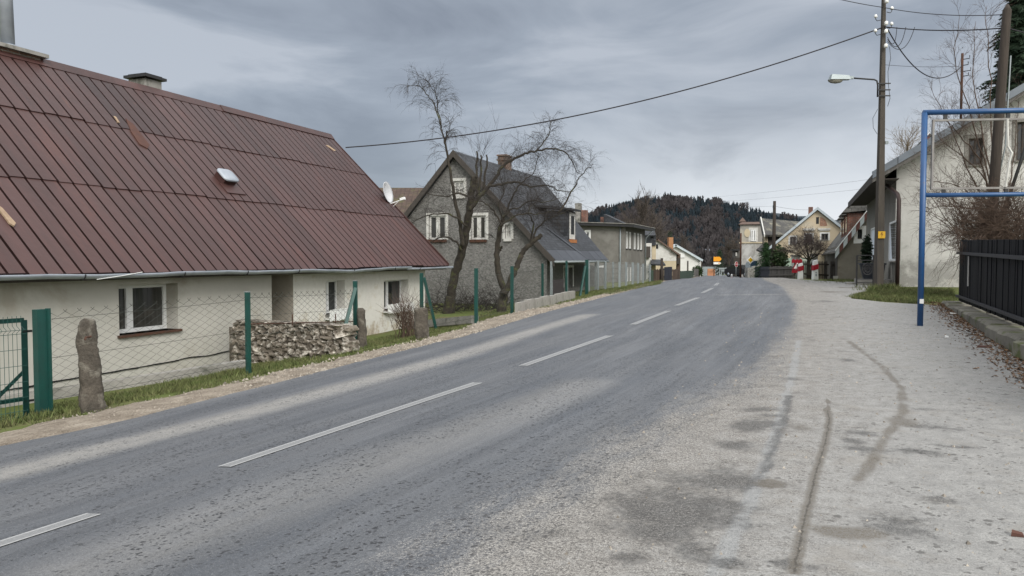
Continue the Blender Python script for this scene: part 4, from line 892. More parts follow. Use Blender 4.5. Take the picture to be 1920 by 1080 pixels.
# narrow slate-clad house
nh = thing('slate_clad_house', P(1222, 525, 79), 'narrow house with slate cladding and a cream chimney stack beyond the grey flat-roofed house', 'house')
cream = mat('cream plaster wall', (.5, .43, .3), (.42, .36, .26), .9, .9, .2, stain=(.36, .3, .22), stain_scale=.6)
def pxbox(par, name, x0, x1, y0, y1, Y, dep, m, **kw):
    a, b_ = P(x0, y1, Y), P(x1, y0, Y); g = MB(); g.box(a.x, b_.x, Y, Y+dep, a.z, b_.z); o = g.build(name, m, par)
    if 'label' in kw: o['label'] = kw['label']
    return o
pxbox(nh, 'wall', 1211, 1222, 456, 530, 78.6, 6, M['dirty_white']); pxbox(nh, 'wall', 1222, 1230, 460, 528, 79, 6, cream)
pxbox(nh, 'cladding', 1219.5, 1230, 441, 460, 78.8, 5, M['slate']); pxbox(nh, 'bay', 1210, 1219.5, 462, 483, 78.2, 3, M['dark_wood'])
a = [P(1206, 441, 78.4), P(1229.5, 441, 78.4), P(1226.5, 426, 80.5), P(1206, 426, 80.5)]; roof_quad(nh, *a, .15, M['slate'])
a = [P(1220, 495, 77), P(1248, 496, 77), P(1241, 486, 79), P(1220, 486, 79)]; roof_quad(nh, *a, .15, M['slate'], 'porch_roof')
# cream and white gabled house
cg = thing('gabled_house', P(1250, 525, 97), 'cream and white gabled house with a brown roof and an orange chimney down the road', 'house')
Y = 97; ap, ew, lw = P(1231, 447, Y), P(1271, 474, Y), P(1195, 474, Y); zm = P(1250, 489, Y).z; zb = P(1250, 530, Y).z
g = MB(); g.poly([(lw.x, Y, zb), (ew.x-.2, Y, zb), (ew.x-.2, Y, zm), (lw.x, Y, zm)]); g.poly([(ew.x-.2, Y, zb), (ew.x-.2, Y+9, zb), (ew.x-.2, Y+9, ew.z), (ew.x-.2, Y, ew.z)]); g.build('wall', cream, cg)['label'] = 'cream lower wall'
g = MB(); g.poly([(lw.x, Y-.01, zm), (ew.x-.2, Y-.01, zm), (ew.x-.2, Y-.01, ew.z), (ap.x, Y-.01, ap.z-.1), (lw.x, Y-.01, lw.z)]); g.build('wall', mat('flaking whitewash', (.62, .62, .6), (.45, .44, .42), 1.5, .9, .2, stain=(.3, .29, .27), stain_scale=1, stain_lo=.56), cg)['label'] = 'white upper gable'
bt = mat('brown roof tiles far', (.13, .09, .075), (.09, .065, .055), 2, .85, .3)
roof_quad(cg, ew+Vector((.3, -.4, -.25)), ew+Vector((.3, 9, -.25)), ap+Vector((0, 9, 0)), ap+Vector((0, -.4, 0)), .2, bt)
roof_quad(cg, lw+Vector((-.3, -.4, -.25)), lw+Vector((-.3, 9, -.25)), ap+Vector((0, 9, 0)), ap+Vector((0, -.4, 0)), .2, bt)
pxbox(cg, 'window', 1229.5, 1234, 458, 466, 96.93, .1, M['glass']); c_ = pxbox(cg, 'chimney', 1254, 1262.5, 445, 468, 99, 1, mat('orange brick far', (.36, .19, .09), (.28, .15, .08), 3, .9, .2))
pxbox(cg, 'balcony', 1269.5, 1276, 476, 515, 98, 3, mat('brown timber far', (.11, .075, .055), (.07, .05, .04), 3, .9, .2)); pxbox(cg, 'balcony_rail', 1268.5, 1275.5, 484, 495, 97.6, .3, M['dark_wood'])
# white house with pale metal roof
wh = thing('white_house', P(1295, 520, 130), 'white house with a pale sheet metal roof at the far bend of the road', 'house')
Y = 130; ap, ew = P(1266, 463, Y), P(1315, 487, Y); zb = P(1290, 525, Y).z
wf = mat('far white wall', (.66, .66, .64), (.55, .55, .53), .8, .9, .1)
g = MB(); g.poly([(ap.x-4.5, Y, zb), (ew.x-.5, Y, zb), (ew.x-.5, Y, ew.z+.2), (ap.x, Y, ap.z), (ap.x-4.5, Y, ew.z+.2)]); g.poly([(ew.x-.5, Y, zb), (ew.x-.5, Y+12, zb), (ew.x-.5, Y+12, ew.z+.2), (ew.x-.5, Y, ew.z+.2)]); g.build('wall', wf, wh)
pale = mat('pale sheet metal', (.46, .52, .56), (.36, .41, .45), 1.5, .5, .1, spec=.5)
roof_quad(wh, ew+Vector((.2, -.6, 0)), ew+Vector((.2, 12, 0)), ap+Vector((0, 12, .5)), ap+Vector((0, -.6, .5)), .35, pale)
roof_quad(wh, Vector((2*ap.x-ew.x, Y-.6, ew.z)), Vector((2*ap.x-ew.x, Y+12, ew.z)), ap+Vector((0, 12, .499)), ap+Vector((0, -.6, .499)), .35, pale)
pxbox(wh, 'door', 1288.5, 1291, 489, 513, 129.9, .1, M['dark_wood']); pxbox(wh, 'annex', 1307, 1316, 489, 522, 131, 4, wf)
q = pxbox(wh, 'gable_cladding', 1274.5, 1284, 474, 483, 129.85, .1, M['white_paint'])
# pale cottage far off at the end of the road
pc = thing('pale_cottage', P(1327, 510, 230), 'tiny pale cottage at the far end of the road below the wooded hill', 'house')
pxbox(pc, 'wall', 1319, 1334, 489, 512, 230, 8, mat('far pinkish wall', (.4, .33, .27), (.34, .29, .25), 1, .9, .1)); a = [P(1317, 490, 229), P(1336, 490, 229), P(1333, 480, 233), P(1320, 480, 233)]; roof_quad(pc, *a, .3, mat('far grey roof', (.2, .21, .23), (.16, .17, .19), 1, .8, .1))
pc2 = thing('pale_cottage', P(1327, 510, 330), 'slate blue roof of a house peeping over the trees below the wooded hill', 'house')
pxbox(pc2, 'wall', 1320, 1328, 474, 492, 331, 8, M['dirty_white']); a = [P(1317, 476, 329), P(1331, 476, 329), P(1331, 467, 334), P(1318, 467, 334)]; roof_quad(pc2, *a, .3, mat('far slate blue roof', (.17, .19, .23), (.13, .15, .18), 1, .8, .1))
# ================================================================ bare trees
def limb(g, pts, r0, r1, n=8, wob=.03, sub=4):
    """smooth tapering limb through world points"""
    pts = [Vector(p) for p in pts]; out = []
    for i in range(len(pts)-1):
        p0 = pts[max(i-1, 0)]; p1 = pts[i]; p2 = pts[i+1]; p3 = pts[min(i+2, len(pts)-1)]
        for j in range(sub):
            t = j/sub; out.append(.5*((2*p1)+(p2-p0)*t+(2*p0-5*p1+4*p2-p3)*t*t+(3*p1-p0-3*p2+p3)*t**3))
    out.append(pts[-1]); k_ = len(out)-1
    out = [p+Vector((R.uniform(-1, 1), R.uniform(-1, 1), R.uniform(-1, 1)))*wob*(1 if 0 < i else 0) for i, p in enumerate(out)]
    g.tube(out, [r0+(r1-r0)*i/k_ for i in range(k_+1)], n); return out
def twig(g, p, d, L, r, lev, droop, rng, nseg=5, side=.55, cnt=4):
    pts = [p.copy()]; d = d.normalized(); q = p.copy(); dirs = []
    for i in range(nseg):
        d = (d+Vector((rng.uniform(-1, 1), rng.uniform(-1, 1), rng.uniform(-1, 1)))*.2+Vector((0, 0, -droop*(i+1)/nseg))).normalized()
        q = q+d*(L/nseg); pts.append(q.copy()); dirs.append(d.copy())
    g.tube(pts, [r*(1-.7*i/nseg) for i in range(nseg+1)], 3 if r < .02 else 5, False)
    if lev > 0:
        for c in range(cnt):
            i = rng.randint(1, nseg-1); f = rng.random(); o = pts[i].lerp(pts[i+1], f)
            ax = Vector((rng.uniform(-1, 1), rng.uniform(-1, 1), rng.uniform(-1, 1))).normalized()
            nd = (dirs[i]+ax*side*rng.uniform(.7, 1.6)).normalized()
            twig(g, o, nd, L*rng.uniform(.4, .75), r*.6, lev-1, droop, rng, nseg, side, cnt)
def bushy(g, path, rng, n, L, r, lev, droop, up=.3, cnt=4, f0=.15):
    k_ = len(path)
    for _ in range(n):
        x = f0+(1-f0)*rng.random(); i = min(k_-2, int(x*(k_-1))); o = path[i].lerp(path[i+1], rng.random()); d = (path[i+1]-path[i]).normalized()
        ax = Vector((rng.uniform(-1, 1), rng.uniform(-1, 1), rng.uniform(-.4, 1))).normalized()
        twig(g, o, d*.5+ax+Vector((0, 0, up)), L*rng.uniform(.6, 1.2)*(1.1-.5*x), r, lev, droop, rng, cnt=cnt)
rt = random.Random(21)
stA = ground_px(842, 586); YA = W(*stA).y
def pp(lst, Y): return [P(x, y, Y+(dy[0] if dy else 0)) for x, y, *dy in lst]
tr = thing('pruned_tree', G(*stA), 'bare pruned tree with a thick leaning trunk and sawn-off stubs, nearer the cottage', 'tree')
g = MB(None, True); tw = MB()
base = P(842, 592, YA)
main = limb(g, [base-Vector((0, 0, .3))]+pp([(843, 578), (847, 545), (853, 515), (862, 487), (870, 455), (877, 415), (882, 380), (886, 355)], YA), .2, .135, 12)
limb(g, [P(842, 600, YA), P(843, 575, YA), P(846, 555, YA)], .27, .2, 12)
st1 = limb(g, pp([(886, 357), (888, 342), (890, 331)], YA), .14, .12, 10)
g.tube([P(890, 333, YA), P(890, 331, YA)], [.12, .11], 10)
sec = limb(g, pp([(868, 462), (864, 432), (857, 395), (850, 353), (842, 310), (836, 280), (831, 255), (826, 235)], YA-.4), .09, .022, 8)
s2 = limb(g, pp([(826, 235), (818, 205), (806, 185), (793, 168), (778, 160), (760, 165)], YA-.5), .03, .008, 5); s3 = limb(g, pp([(828, 240), (822, 210), (818, 180), (808, 162), (800, 150)], YA-.2), .025, .007, 5); s4 = limb(g, pp([(834, 262), (840, 250), (846, 232)], YA-.2), .02, .007, 5)
s5 = limb(g, pp([(833, 268), (838, 255), (838, 246)], YA-.4), .035, .03, 6)
br = limb(g, pp([(880, 395), (900, 368), (915, 350), (930, 330), (945, 311), (965, 296), (985, 288), (1003, 284), (1030, 279), (1055, 283), (1072, 300), (1082, 325)], YA-.8), .085, .012, 8)
b2 = limb(g, pp([(915, 350), (940, 346), (965, 342), (995, 350), (1025, 347), (1050, 358), (1075, 360)], YA-1.2), .06, .012, 6)
b3 = limb(g, pp([(1003, 284), (1018, 268), (1030, 250), (1032, 228)], YA-.8), .03, .008, 5)
lo = [limb(g, pp(l, YA-.6), .05, .012, 6) for l in ([(866, 470), (850, 450), (825, 445), (800, 460)], [(876, 425), (850, 405), (820, 400), (795, 405), (770, 420)], [(884, 370), (860, 362), (835, 368), (800, 362)])]
for x, y0, y1 in ((895, 358, 283), (903, 356, 290), (913, 352, 291)): limb(g, pp([(890+(x-890)*.6, y0+12), (x-2, (y0+y1)/2), (x, y1)], YA), .05, .03, 8)
bushy(tw, s2, rt, 24, 1.0, .008, 2, .25); bushy(tw, s3, rt, 26, 1.0, .008, 2, .2); bushy(tw, s4, rt, 8, .9, .008, 2, .35); bushy(tw, sec[10:], rt, 20, 1.1, .009, 2, .3, f0=.3)
bushy(tw, br[12:], rt, 90, 1.2, .0055, 2, .4); bushy(tw, b2, rt, 48, 1.1, .0055, 2, .3); bushy(tw, b3, rt, 30, .8, .007, 2, .25)
for l in lo: bushy(tw, l, rt, 34, .9, .0052, 2, .15)
bushy(tw, [P(893, 330, YA), P(905, 285, YA)], rt, 16, 1.4, .007, 1, -.1, 1.2); bushy(tw, main[14:], rt, 36, 1.1, .0055, 2, .15)
g.build('trunk', M['bark'], tr); tw.build('crown', M['twig'], tr)
stB = ground_px(940, 585); YB = W(*stB).y
tr = thing('pruned_tree', G(*stB), 'bare forked tree with one sawn-off limb leaning toward the road', 'tree')
g = MB(None, True); tw = MB(); rt = random.Random(5)
limb(g, [P(940, 598, YB)]+pp([(941, 575), (944, 555), (946, 540)], YB), .2, .14, 12)
l1 = limb(g, pp([(946, 548), (940, 530), (935, 508), (931, 478), (934, 450), (938, 425), (943, 408)], YB), .125, .07, 10)
l2 = limb(g, pp([(945, 552), (957, 527), (965, 508), (973, 490), (980, 473), (993, 458), (1004, 449), (1015, 441)], YB-.3), .115, .075, 10)
limb(g, pp([(931, 478), (937, 468), (942, 462)], YB), .055, .045, 8)
cr = [limb(g, pp(l, YB+d), .038, .008, 6) for l, d in (([(943, 408), (955, 395), (975, 388), (1000, 375), (1020, 380), (1050, 370)], -.5), ([(943, 410), (960, 372), (975, 345), (1000, 325), (1010, 290)], .4), ([(940, 420), (925, 395), (905, 380), (880, 372)], -.4), ([(1000, 450), (1005, 430), (1025, 412), (1050, 402), (1062, 395)], -.3), ([(995, 457), (1000, 420), (990, 395), (1010, 370)], .2), ([(1045, 400), (1062, 378), (1080, 345), (1088, 330), (1100, 318), (1113, 308)], -.5), ([(938, 425), (960, 408), (985, 400), (1010, 402), (1040, 395)], -.8), ([(943, 408), (935, 385), (945, 360), (940, 335)], .5))]
for i_, l in enumerate(cr): bushy(tw, l, rt, 18 if i_ == 5 else 42, 1.05, .0052, 2, .22)
bushy(tw, l1[12:], rt, 14, .9, .009, 2, .2)
g.build('trunk', M['bark'], tr); tw.build('crown', M['twig'], tr)
# thicket of cut brush at the foot of the trees
g = MB(); rt = random.Random(9)
for i in range(150):
    x = 800+150*rt.random(); o = P(x, 588+rt.uniform(-6, 3), YA+rt.uniform(-.2, 2.2)); o.z = G(*ST(o)).z
    twig(g, o, Vector((rt.uniform(-1, 1), rt.uniform(-.6, .6), rt.uniform(.25, .9))), rt.uniform(.7, 1.5), .012, 1, .25, rt, cnt=4)
tag(g.build('brush_pile', M['twig']), 'tangle of dark cut brushwood lying at the foot of the pruned trees', 'brush')
# twiggy bush at the granite post
g = MB(); st = ground_px(764, 632); rt = random.Random(3)
for i in range(70):
    o = G(st[0]+rt.uniform(-.25, .25), st[1]+rt.uniform(-.3, .3)); twig(g, o, Vector((rt.uniform(-.5, .5), rt.uniform(-.4, .4), 1)), rt.uniform(.5, 1.), .008, 1, -.02, rt, cnt=4)
tag(g.build('bare_bush', M['twig_brown']), 'small brown bare bush between the cottage corner and the square-topped granite post', 'bush')
# ================================================================ galvanised fence further on
gf = thing('mesh_fence', G(-8, 45), 'long galvanised mesh fence in front of the grey flat-roofed house', 'fence')
prev = None; gm = MB(STF)
for px, yt, yb in ((1118, 490, 545), (1135, 488, 542), (1149, 490, 540), (1163, 491, 538), (1178, 491, 536), (1190, 491.5, 534.5), (1202, 492, 533), (1212, 493, 532), (1221, 494.5, 530.5), (1233, 496, 528.5)):
    st = ground_px(px, yb); st = (st[0]-.4, st[1]); zt = top_z(px, yt, st); z0 = Hr(*st)-.1
    q = MB(STF); q.box(st[0]-.045, st[0]+.045, st[1]-.045, st[1]+.045, z0, zt); q.build('fence_post', M['galv_post'], gf)
    if prev:
        (a, za, zb0) = prev; n = 22
        for i in range(n+1):
            f = i/n; s, t = a[0]+(st[0]-a[0])*f, a[1]+(st[1]-a[1])*f; gm.tube([(s, t, zb0+(z0-zb0)*f+.15), (s, t, za+(zt-za)*f-.08)], .004, 3, False)
        for f in (.08, .25, .42, .6, .78, .97): gm.tube([(a[0], a[1], zb0+(za-zb0)*f), (st[0], st[1], z0+(zt-z0)*f)], .006, 3, False)
    prev = (st, zt, z0)
gm.build('wire_mesh', M['grey_wire'], gf)
# board fences and gates further along the left
def far_fence(name, x0, x1, yb0, yb1, yt0, yt1, m, label, cat='fence', off=.5, board=.16, gap=.02):
    a, c = ground_px(x0, yb0), ground_px(x1, yb1); a = (a[0]-off, a[1]); c = (c[0]-off, c[1]); za, zc = top_z(x0, yt0, a), top_z(x1, yt1, c)
    L = math.hypot(c[0]-a[0], c[1]-a[1]); n = max(2, int(L/board)); d = ((c[0]-a[0])/L, (c[1]-a[1])/L)
    FF = lambda u, q, z: W(a[0]+d[0]*u+d[1]*q, a[1]+d[1]*u-d[0]*q, z)
    g = MB(FF)
    for i in range(n):
        f = i/n; z0 = Hr(a[0]+d[0]*L*f, a[1]+d[1]*L*f)-.05; g.cur = R.random()
        g.box(i*L/n, (i+1)*L/n-gap, -.012, .012+.004*R.random(), z0, za+(zc-za)*f+.04*R.uniform(-1, 1))
    o = g.build(name, m); tag(o, label, cat)
    g = MB(FF)
    for q in (.25, .8):
        z0 = Hr(*a); z1 = Hr(*c); g.hexa([(0, -.06, z0+(za-z0)*q), (L, -.06, z1+(zc-z1)*q), (L, -.015, z1+(zc-z1)*q), (0, -.015, z0+(za-z0)*q), (0, -.06, z0+(za-z0)*q+.08), (L, -.06, z1+(zc-z1)*q+.08), (L, -.015, z1+(zc-z1)*q+.08), (0, -.015, z0+(za-z0)*q+.08)])
    g.build('rails', m, o); return o
brownf = mat('brown board fence', (.085, .06, .045), (.055, .04, .032), 3, .9, .3, tint=.5); greenf = mat('faded green board fence', (.045, .075, .055), (.035, .055, .042), 3, .85, .3, tint=.4); navy = mat('blue-black sheet gate', (.03, .033, .045), (.022, .024, .032), 3, .6, .1)
far_fence('board_fence', 1235, 1243, 528.5, 527.5, 507, 507, greenf, 'short green board fence just past the last galvanised post')
far_fence('board_fence', 1243.5, 1262, 527.5, 526, 506, 504, brownf, 'mossy brown board fence before the dark gate on the left side')
far_fence('sheet_gate', 1263, 1277, 526, 524.8, 501, 502, navy, 'blue-black sheet gate between two brown board fences on the left side', 'gate', board=1.2)
far_fence('board_fence', 1278, 1291, 524.6, 523, 505, 506, brownf, 'plain brown board fence after the dark gate on the left side')
far_fence('board_fence', 1291.5, 1309, 523, 520, 509, 508, greenf, 'green board fence before the round shrub by the white house')
far_fence('board_fence', 1310, 1318, 520, 518, 504, 505, M['grey_wood'], 'low grey board fence at the bend of the road')
def pole(px, yb, yt, r, m, label, off=0, lean=0):
    st = ground_px(px, yb); st = (st[0]+off, st[1]); zt = top_z(px, yt, st); g = MB(STF, True); z0 = Hr(*st)-.3
    g.tube([(st[0], st[1], z0), (st[0]+lean*.5, st[1], (z0+zt)/2), (st[0]+lean, st[1], zt)], [r, r*.9, r*.75], 10)
    o = tag(g.build('utility_pole', M[m], loc=G(*st)), label, 'pole'); return o, W(st[0]+lean, st[1], zt)
pole(1258.5, 526.5, 484, .09, 'pole_wood', 'thin wooden pole before the cream gabled house', -.5)
pole(1321, 518, 489, .12, 'pole_wood', 'short dark pole at the far bend beside the white house', -.5)
# ================================================================ white house on the right
SI, TI, TIe = 3.2, 30.3, 43.0
ho = thing('plastered_house', W(8, 36, -1), 'pale plastered house on the right with a dark side wall and brown downpipe', 'house')
ez = 2.98; es, te0, te1 = 2.35, 29.5, 43.8
rp = on_t(1826, 216, te0); slope = (rp[1]-ez)/(rp[0]-es); sR2 = 9.6; zR = ez+slope*(sR2-es)
m, nt, b = new_mat('stained off-white render'); k = NT(nt)
tcn = k.n('ShaderNodeTexCoord').outputs['Object']; sx = k.n('ShaderNodeSeparateXYZ'); k.l(tcn, sx.inputs[0])
f1 = k.noise(tcn, 1.1, 7, .68, .4); f2 = k.noise(tcn, 6, 6, .7)
col = k.mix(k.ramp(f2, [(.3, 0.), (.7, 1.)]), (.47, .466, .445), (.55, .546, .525))
hz = k.math('MULTIPLY', k.math('SUBTRACT', 1.9, sx.outputs['Z']), .16)
pe = k.math('ADD', k.math('ADD', k.math('MULTIPLY', f1, .65), k.math('MULTIPLY', f2, .3)), hz)
col = k.mix(k.ramp(pe, [(.56, 0.), (.68, .85)]), col, (.25, .246, .232))
col = k.mix(k.ramp(k.math('ADD', pe, k.math('MULTIPLY', f2, .2)), [(.86, 0.), (.92, .9)]), col, (.42, .41, .38))
col = k.mix(k.ramp(pe, [(.9, 0.), (1., .7)]), col, (.28, .265, .235))
k.l(col, b.inputs['Base Color']); b.inputs['Roughness'].default_value = .92
k.l(k.bump(k.math('ADD', k.noise(tcn, 40, 4), k.math('MULTIPLY', pe, -1.5)), .5, .015), b.inputs['Normal']); M['wall_white'] = m
side = mat('grey-brown side plaster', (.235, .225, .2), (.17, .162, .145), 1.2, .92, .4, bscale=30, stain=(.3, .29, .26), stain_scale=.8, stain_lo=.56, stretch=(1, 1, .5))
Fg = wall_t(TI); Fl = wall_sr(SI)
wg = [rect_t(1816, 1843, 259, 309, TI), rect_t(1906, 1932, 228, 301, TI), ]
roofz = lambda s, o=.22: ez-o+slope*(s-es)
g = MB(Fg); g.panel([(SI, -1.9), (16.2, -1.9), (16.2, roofz(2*sR2-16.2)), (sR2, roofz(sR2)), (SI, roofz(SI))], wg, .18); g.build('wall', M['wall_white'], ho)['label'] = 'off-white gable wall with damp stains near the ground'
for q in wg: window(ho, Fg, q[0]+.002, q[1]-.002, q[2]+.002, q[3]-.002, frame='dark_wood', pane='glass', mull=[(.5, .06)], rec=.14, fw=.06, band=.13, band_mat='concrete')
wl = [rect_s(1669, 1683, 415, 489, SI), rect_s(1634, 1644, 427, 488, SI)]
g = MB(Fl); g.panel([(TI, -1.9), (TIe, -1.9), (TIe, roofz(SI)), (TI, roofz(SI))], wl, .1); g.build('wall', side, ho)['label'] = 'dark grey-brown side wall'
sky_pane = mat('pale pane with painted sky reflection', (.72, .77, .83), (.66, .72, .78), 2, .6, .05)  # opaque pale pane, the sky's reflection painted into its colour
M['sky_pane'] = sky_pane
for q in wl: window(ho, Fl, q[0]+.002, q[1]-.002, q[2]+.002, q[3]-.002, pane='sky_pane', rec=.02, fw=.07, sill='concrete', sill_out=.1)
metal = mat('blue-grey roof metal', (.16, .185, .215), (.115, .135, .16), 2, .45, .15, spec=.5)
roof_r = lambda a, c, d, e, nm: roof_quad(ho, a, c, d, e, .12, metal, nm)
r_, _, _ = roof_r(W(es, te0, ez), W(es, te1, ez), W(sR2, te1, zR), W(sR2, te0, zR), 'roof')
roof_r(W(2*sR2-es, te0, ez), W(2*sR2-es, te1, ez), W(sR2, te1, zR-.002), W(sR2, te0, zR-.002), 'roof')
q = MB(STF)
for i in range(9):
    s0, s1 = es+(sR2-es)*i/9, es+(sR2-es)*(i+.97)/9; z0, z1 = ez+slope*(s0-es), ez+slope*(s1-es); q.hexa([(s0, te0-.06, z0-.16), (s1, te0-.06, z1-.16), (s1, te0-.03, z1-.16), (s0, te0-.03, z0-.16), (s0, te0-.06, z0+.1), (s1, te0-.06, z1+.1), (s1, te0+.3, z1+.12), (s0, te0+.3, z0+.12)])
q.build('verge_flashing', metal, r_)
q = MB(STF); q.hexa([(es, te0-.02, ez-.3), (sR2, te0-.02, zR-.3), (sR2, te0+.02, zR-.3), (es, te0+.02, ez-.3), (es, te0-.02, ez-.005), (sR2, te0-.02, zR-.005), (sR2, te0+.02, zR-.005), (es, te0+.02, ez-.005)]); q.build('verge_board', M['grey_wood'], r_)
q = MB(STF); q.box(es-.02, es+.03, te0, te1, ez-.3, ez-.02); q.hexa([(es+.03, te0, ez-.2), (SI, te0, ez-.2), (SI, te1, ez-.2), (es+.03, te1, ez-.2), (es+.03, te0, ez-.17), (SI, te0, ez-.17), (SI, te1, ez-.17), (es+.03, te1, ez-.17)]); q.build('soffit', M['dark_wood'], r_)
q = MB(STF, True); t = on_s(1684, 450, SI-.1)[0]; q.tube([(SI-.3, t+1.8, ez-.35), (SI-.12, t+.2, ez-.8), (SI-.1, t, ez-1.0), (SI-.1, t, -1.05)], .07, 8); q.build('downpipe', mat('brown downpipe', (.045, .028, .026), (.035, .022, .02), 5, .5, .05), ho)
# roof mast with its fittings
q = MB(STF, True); mt, mz = on_s(1802, 205, 6.2); zt = on_s(1803, 102, 6.2)[1]; q.tube([(6.2, mt, mz-.6), (6.2, mt, zt)], .05, 8); ms = q.build('service_mast', M['rust'], ho)
q = MB(STF)
for dz, dx in ((.25, .25), (.75, .3), (.95, .22), (.5, .2)): q.tube([(6.2, mt, zt-dz), (6.2+dx, mt-.1, zt-dz), (6.2+dx, mt-.1, zt-dz+.12)], .02, 5)
q.build('bracket', M['dark_metal'], ms); MAST = W(6.2, mt, zt-.5)
# step and planter at its side door
st = ground_px(1636, 534); z = Hr(*st)
g = MB(STF); g.box(st[0]-.55, st[0]+.8, st[1]-.4, st[1]+1.4, z-.2, z+.2); g.box(st[0]-.9, st[0]-.55, st[1]-.1, st[1]+1.2, z-.2, z+.07); tag(g.build('door_step', M['concrete']), 'low concrete step beside the white house, left of the tall lamp pole', 'step')
g = MB(STF); tt = st[1]+.6; sx_ = st[0]-.1; zb = z+.2; g.hexa([(sx_-.18, tt-.25, zb), (sx_+.5, tt-.25, zb), (sx_+.5, tt+.25, zb), (sx_-.18, tt+.25, zb), (sx_-.32, tt-.38, zb+.6), (sx_+.55, tt-.38, zb+.6), (sx_+.55, tt+.38, zb+.6), (sx_-.32, tt+.38, zb+.6)])
g.box(sx_-.35, sx_+.58, tt-.41, tt+.41, zb+.56, zb+.62)
tag(g.build('planter_box', mat('dark slate blue planter', (.03, .035, .045), (.022, .026, .034), 5, .6, .1)), 'dark slate-blue planter box standing on the concrete step by the white house', 'planter')
# iron garden gate with a wheel ornament
a, c = ground_px(1606, 536), ground_px(1622, 532); za = top_z(1606, 479, a)
q = thing('garden_gate', G(*a), 'thin dark iron gate with a round wheel ornament left of the white house', 'gate')
GG = lambda u, d, zz: W(a[0]+u, a[1], zz)+Vector((0, d, 0)); z0 = Hr(*a); g = MB(GG); wd = .55
for u in (0, wd): g.tube([(u, 0, z0-.05), (u, 0, za)], .03, 5)
for zz in (za, z0+.12, z0+.25, za-.18): g.tube([(0, 0, zz), (wd, 0, zz)], .018, 5)
g.build('gate_frame', M['dark_metal'], q); g = MB(GG)
for r_w in (.17, .1): g.tube([(wd*.62+r_w*math.cos(x*PI/8), -.02, z0+.62+r_w*1.25*math.sin(x*PI/8)) for x in range(17)], .02, 5)
for x in range(4): g.tube([(wd*.62-.15*math.cos(x*PI/4), -.02, z0+.62-.19*math.sin(x*PI/4)), (wd*.62+.15*math.cos(x*PI/4), -.02, z0+.62+.19*math.sin(x*PI/4))], .014, 4)
g.build('wheel_ornament', M['dark_metal'], q)
# ================================================================ small house with the chequered verge
TH = 46.2; hs = thing('cottage', W(1, 49, -1.3), 'small slate-roofed house with a red and white chequered gable edge and brick dormers', 'house')
e0 = on_t(1566, 471, TH); p1 = on_t(1630, 391, TH); sl_ = (p1[1]-e0[1])/(p1[0]-e0[0]); apS = e0[0]+4.6; apZ = e0[1]+sl_*4.6; tE2 = on_s(1518, 476, e0[0])[0]
olive = mat('grey-brown roughcast', (.2, .185, .155), (.145, .135, .115), 1.5, .95, .4, bscale=30, stain=(.13, .115, .09), stain_scale=.8, stain_lo=.56)
Fh = wall_t(TH+.2); ww = rect_t(1608, 1616.5, 430, 447, TH+.2); sw = on_t(1571, 500, TH)[0]
g = MB(Fh); g.panel([(sw, -2.2), (2*apS-sw, -2.2), (2*apS-sw, e0[1]+sl_*(sw-e0[0])-.25), (apS, apZ-.25), (sw, e0[1]+sl_*(sw-e0[0])-.25)], [ww], .14); g.poly([(sw, 0, -2.2), (sw, 0, e0[1]+.3), (sw, -(tE2-TH), e0[1]+.3), (sw, -(tE2-TH), -2.2)]); g.build('wall', olive, hs)
window(hs, Fh, ww[0]+.002, ww[1]-.002, ww[2]+.002, ww[3]-.002, frame='dark_metal', mull=[(.5, .04)], trans=[(.5, .04)], rec=.1, fw=.04, sill=None, band=.2)
q = MB(Fh); q.box(ww[0]-.2, ww[1]+.2, 0, .02, ww[2]-.28, ww[2]-.042); q.build('window_apron', M['white_paint'], hs)
old_slate = brickmat('mossy old slates', (.1, .098, .092), (.15, .148, .14), (.045, .044, .04), .34, .24, .8, blotch=(.09, .085, .06), bump=.8)
rA, frA, _ = roof_quad(hs, W(e0[0], TH, e0[1]), W(e0[0], tE2, e0[1]), W(apS, tE2, apZ), W(apS, TH, apZ), .14, old_slate)
roof_quad(hs, W(2*apS-e0[0], TH, e0[1]), W(2*apS-e0[0], tE2, e0[1]), W(apS, tE2, apZ-.002), W(apS, TH, apZ-.002), .14, old_slate)
mred = mat('maroon verge board', (.13, .06, .05), (.1, .045, .04), 5, .8, .1); mwh = mat('pale verge board', (.42, .47, .48), (.34, .38, .39), 5, .7, .1)
n = 22
for i in range(n):
    f0, f1 = i/n, (i+1)/n; q = MB(STF); s0, s1 = e0[0]+4.6*f0, e0[0]+4.6*f1; z0, z1 = e0[1]+sl_*4.6*f0, e0[1]+sl_*4.6*f1
    q.hexa([(s0, TH-.06, z0-.42), (s1, TH-.06, z1-.42), (s1, TH, z1-.42), (s0, TH, z0-.42), (s0, TH-.06, z0+.0), (s1, TH-.06, z1+.0), (s1, TH, z1+.0), (s0, TH, z0+.0)]); q.build('verge_panel', (mwh, mred)[i % 2], rA)
q = MB(STF); q.hexa([(e0[0], TH-.1, e0[1]+.002), (apS, TH-.1, apZ+.002), (apS, TH+.1, apZ+.002), (e0[0], TH+.1, e0[1]+.002), (e0[0], TH-.1, e0[1]+.07), (apS, TH-.1, apZ+.07), (apS, TH+.1, apZ+.07), (e0[0], TH+.1, e0[1]+.07)]); q.build('verge_cap', M['white_paint'], rA)
q = MB(STF, True); q.tube([(e0[0]-.05, TH-.1, e0[1]-.1), (e0[0]-.05, tE2, e0[1]-.1)], .06, 6); q.build('gutter', M['grey_wood'], hs)
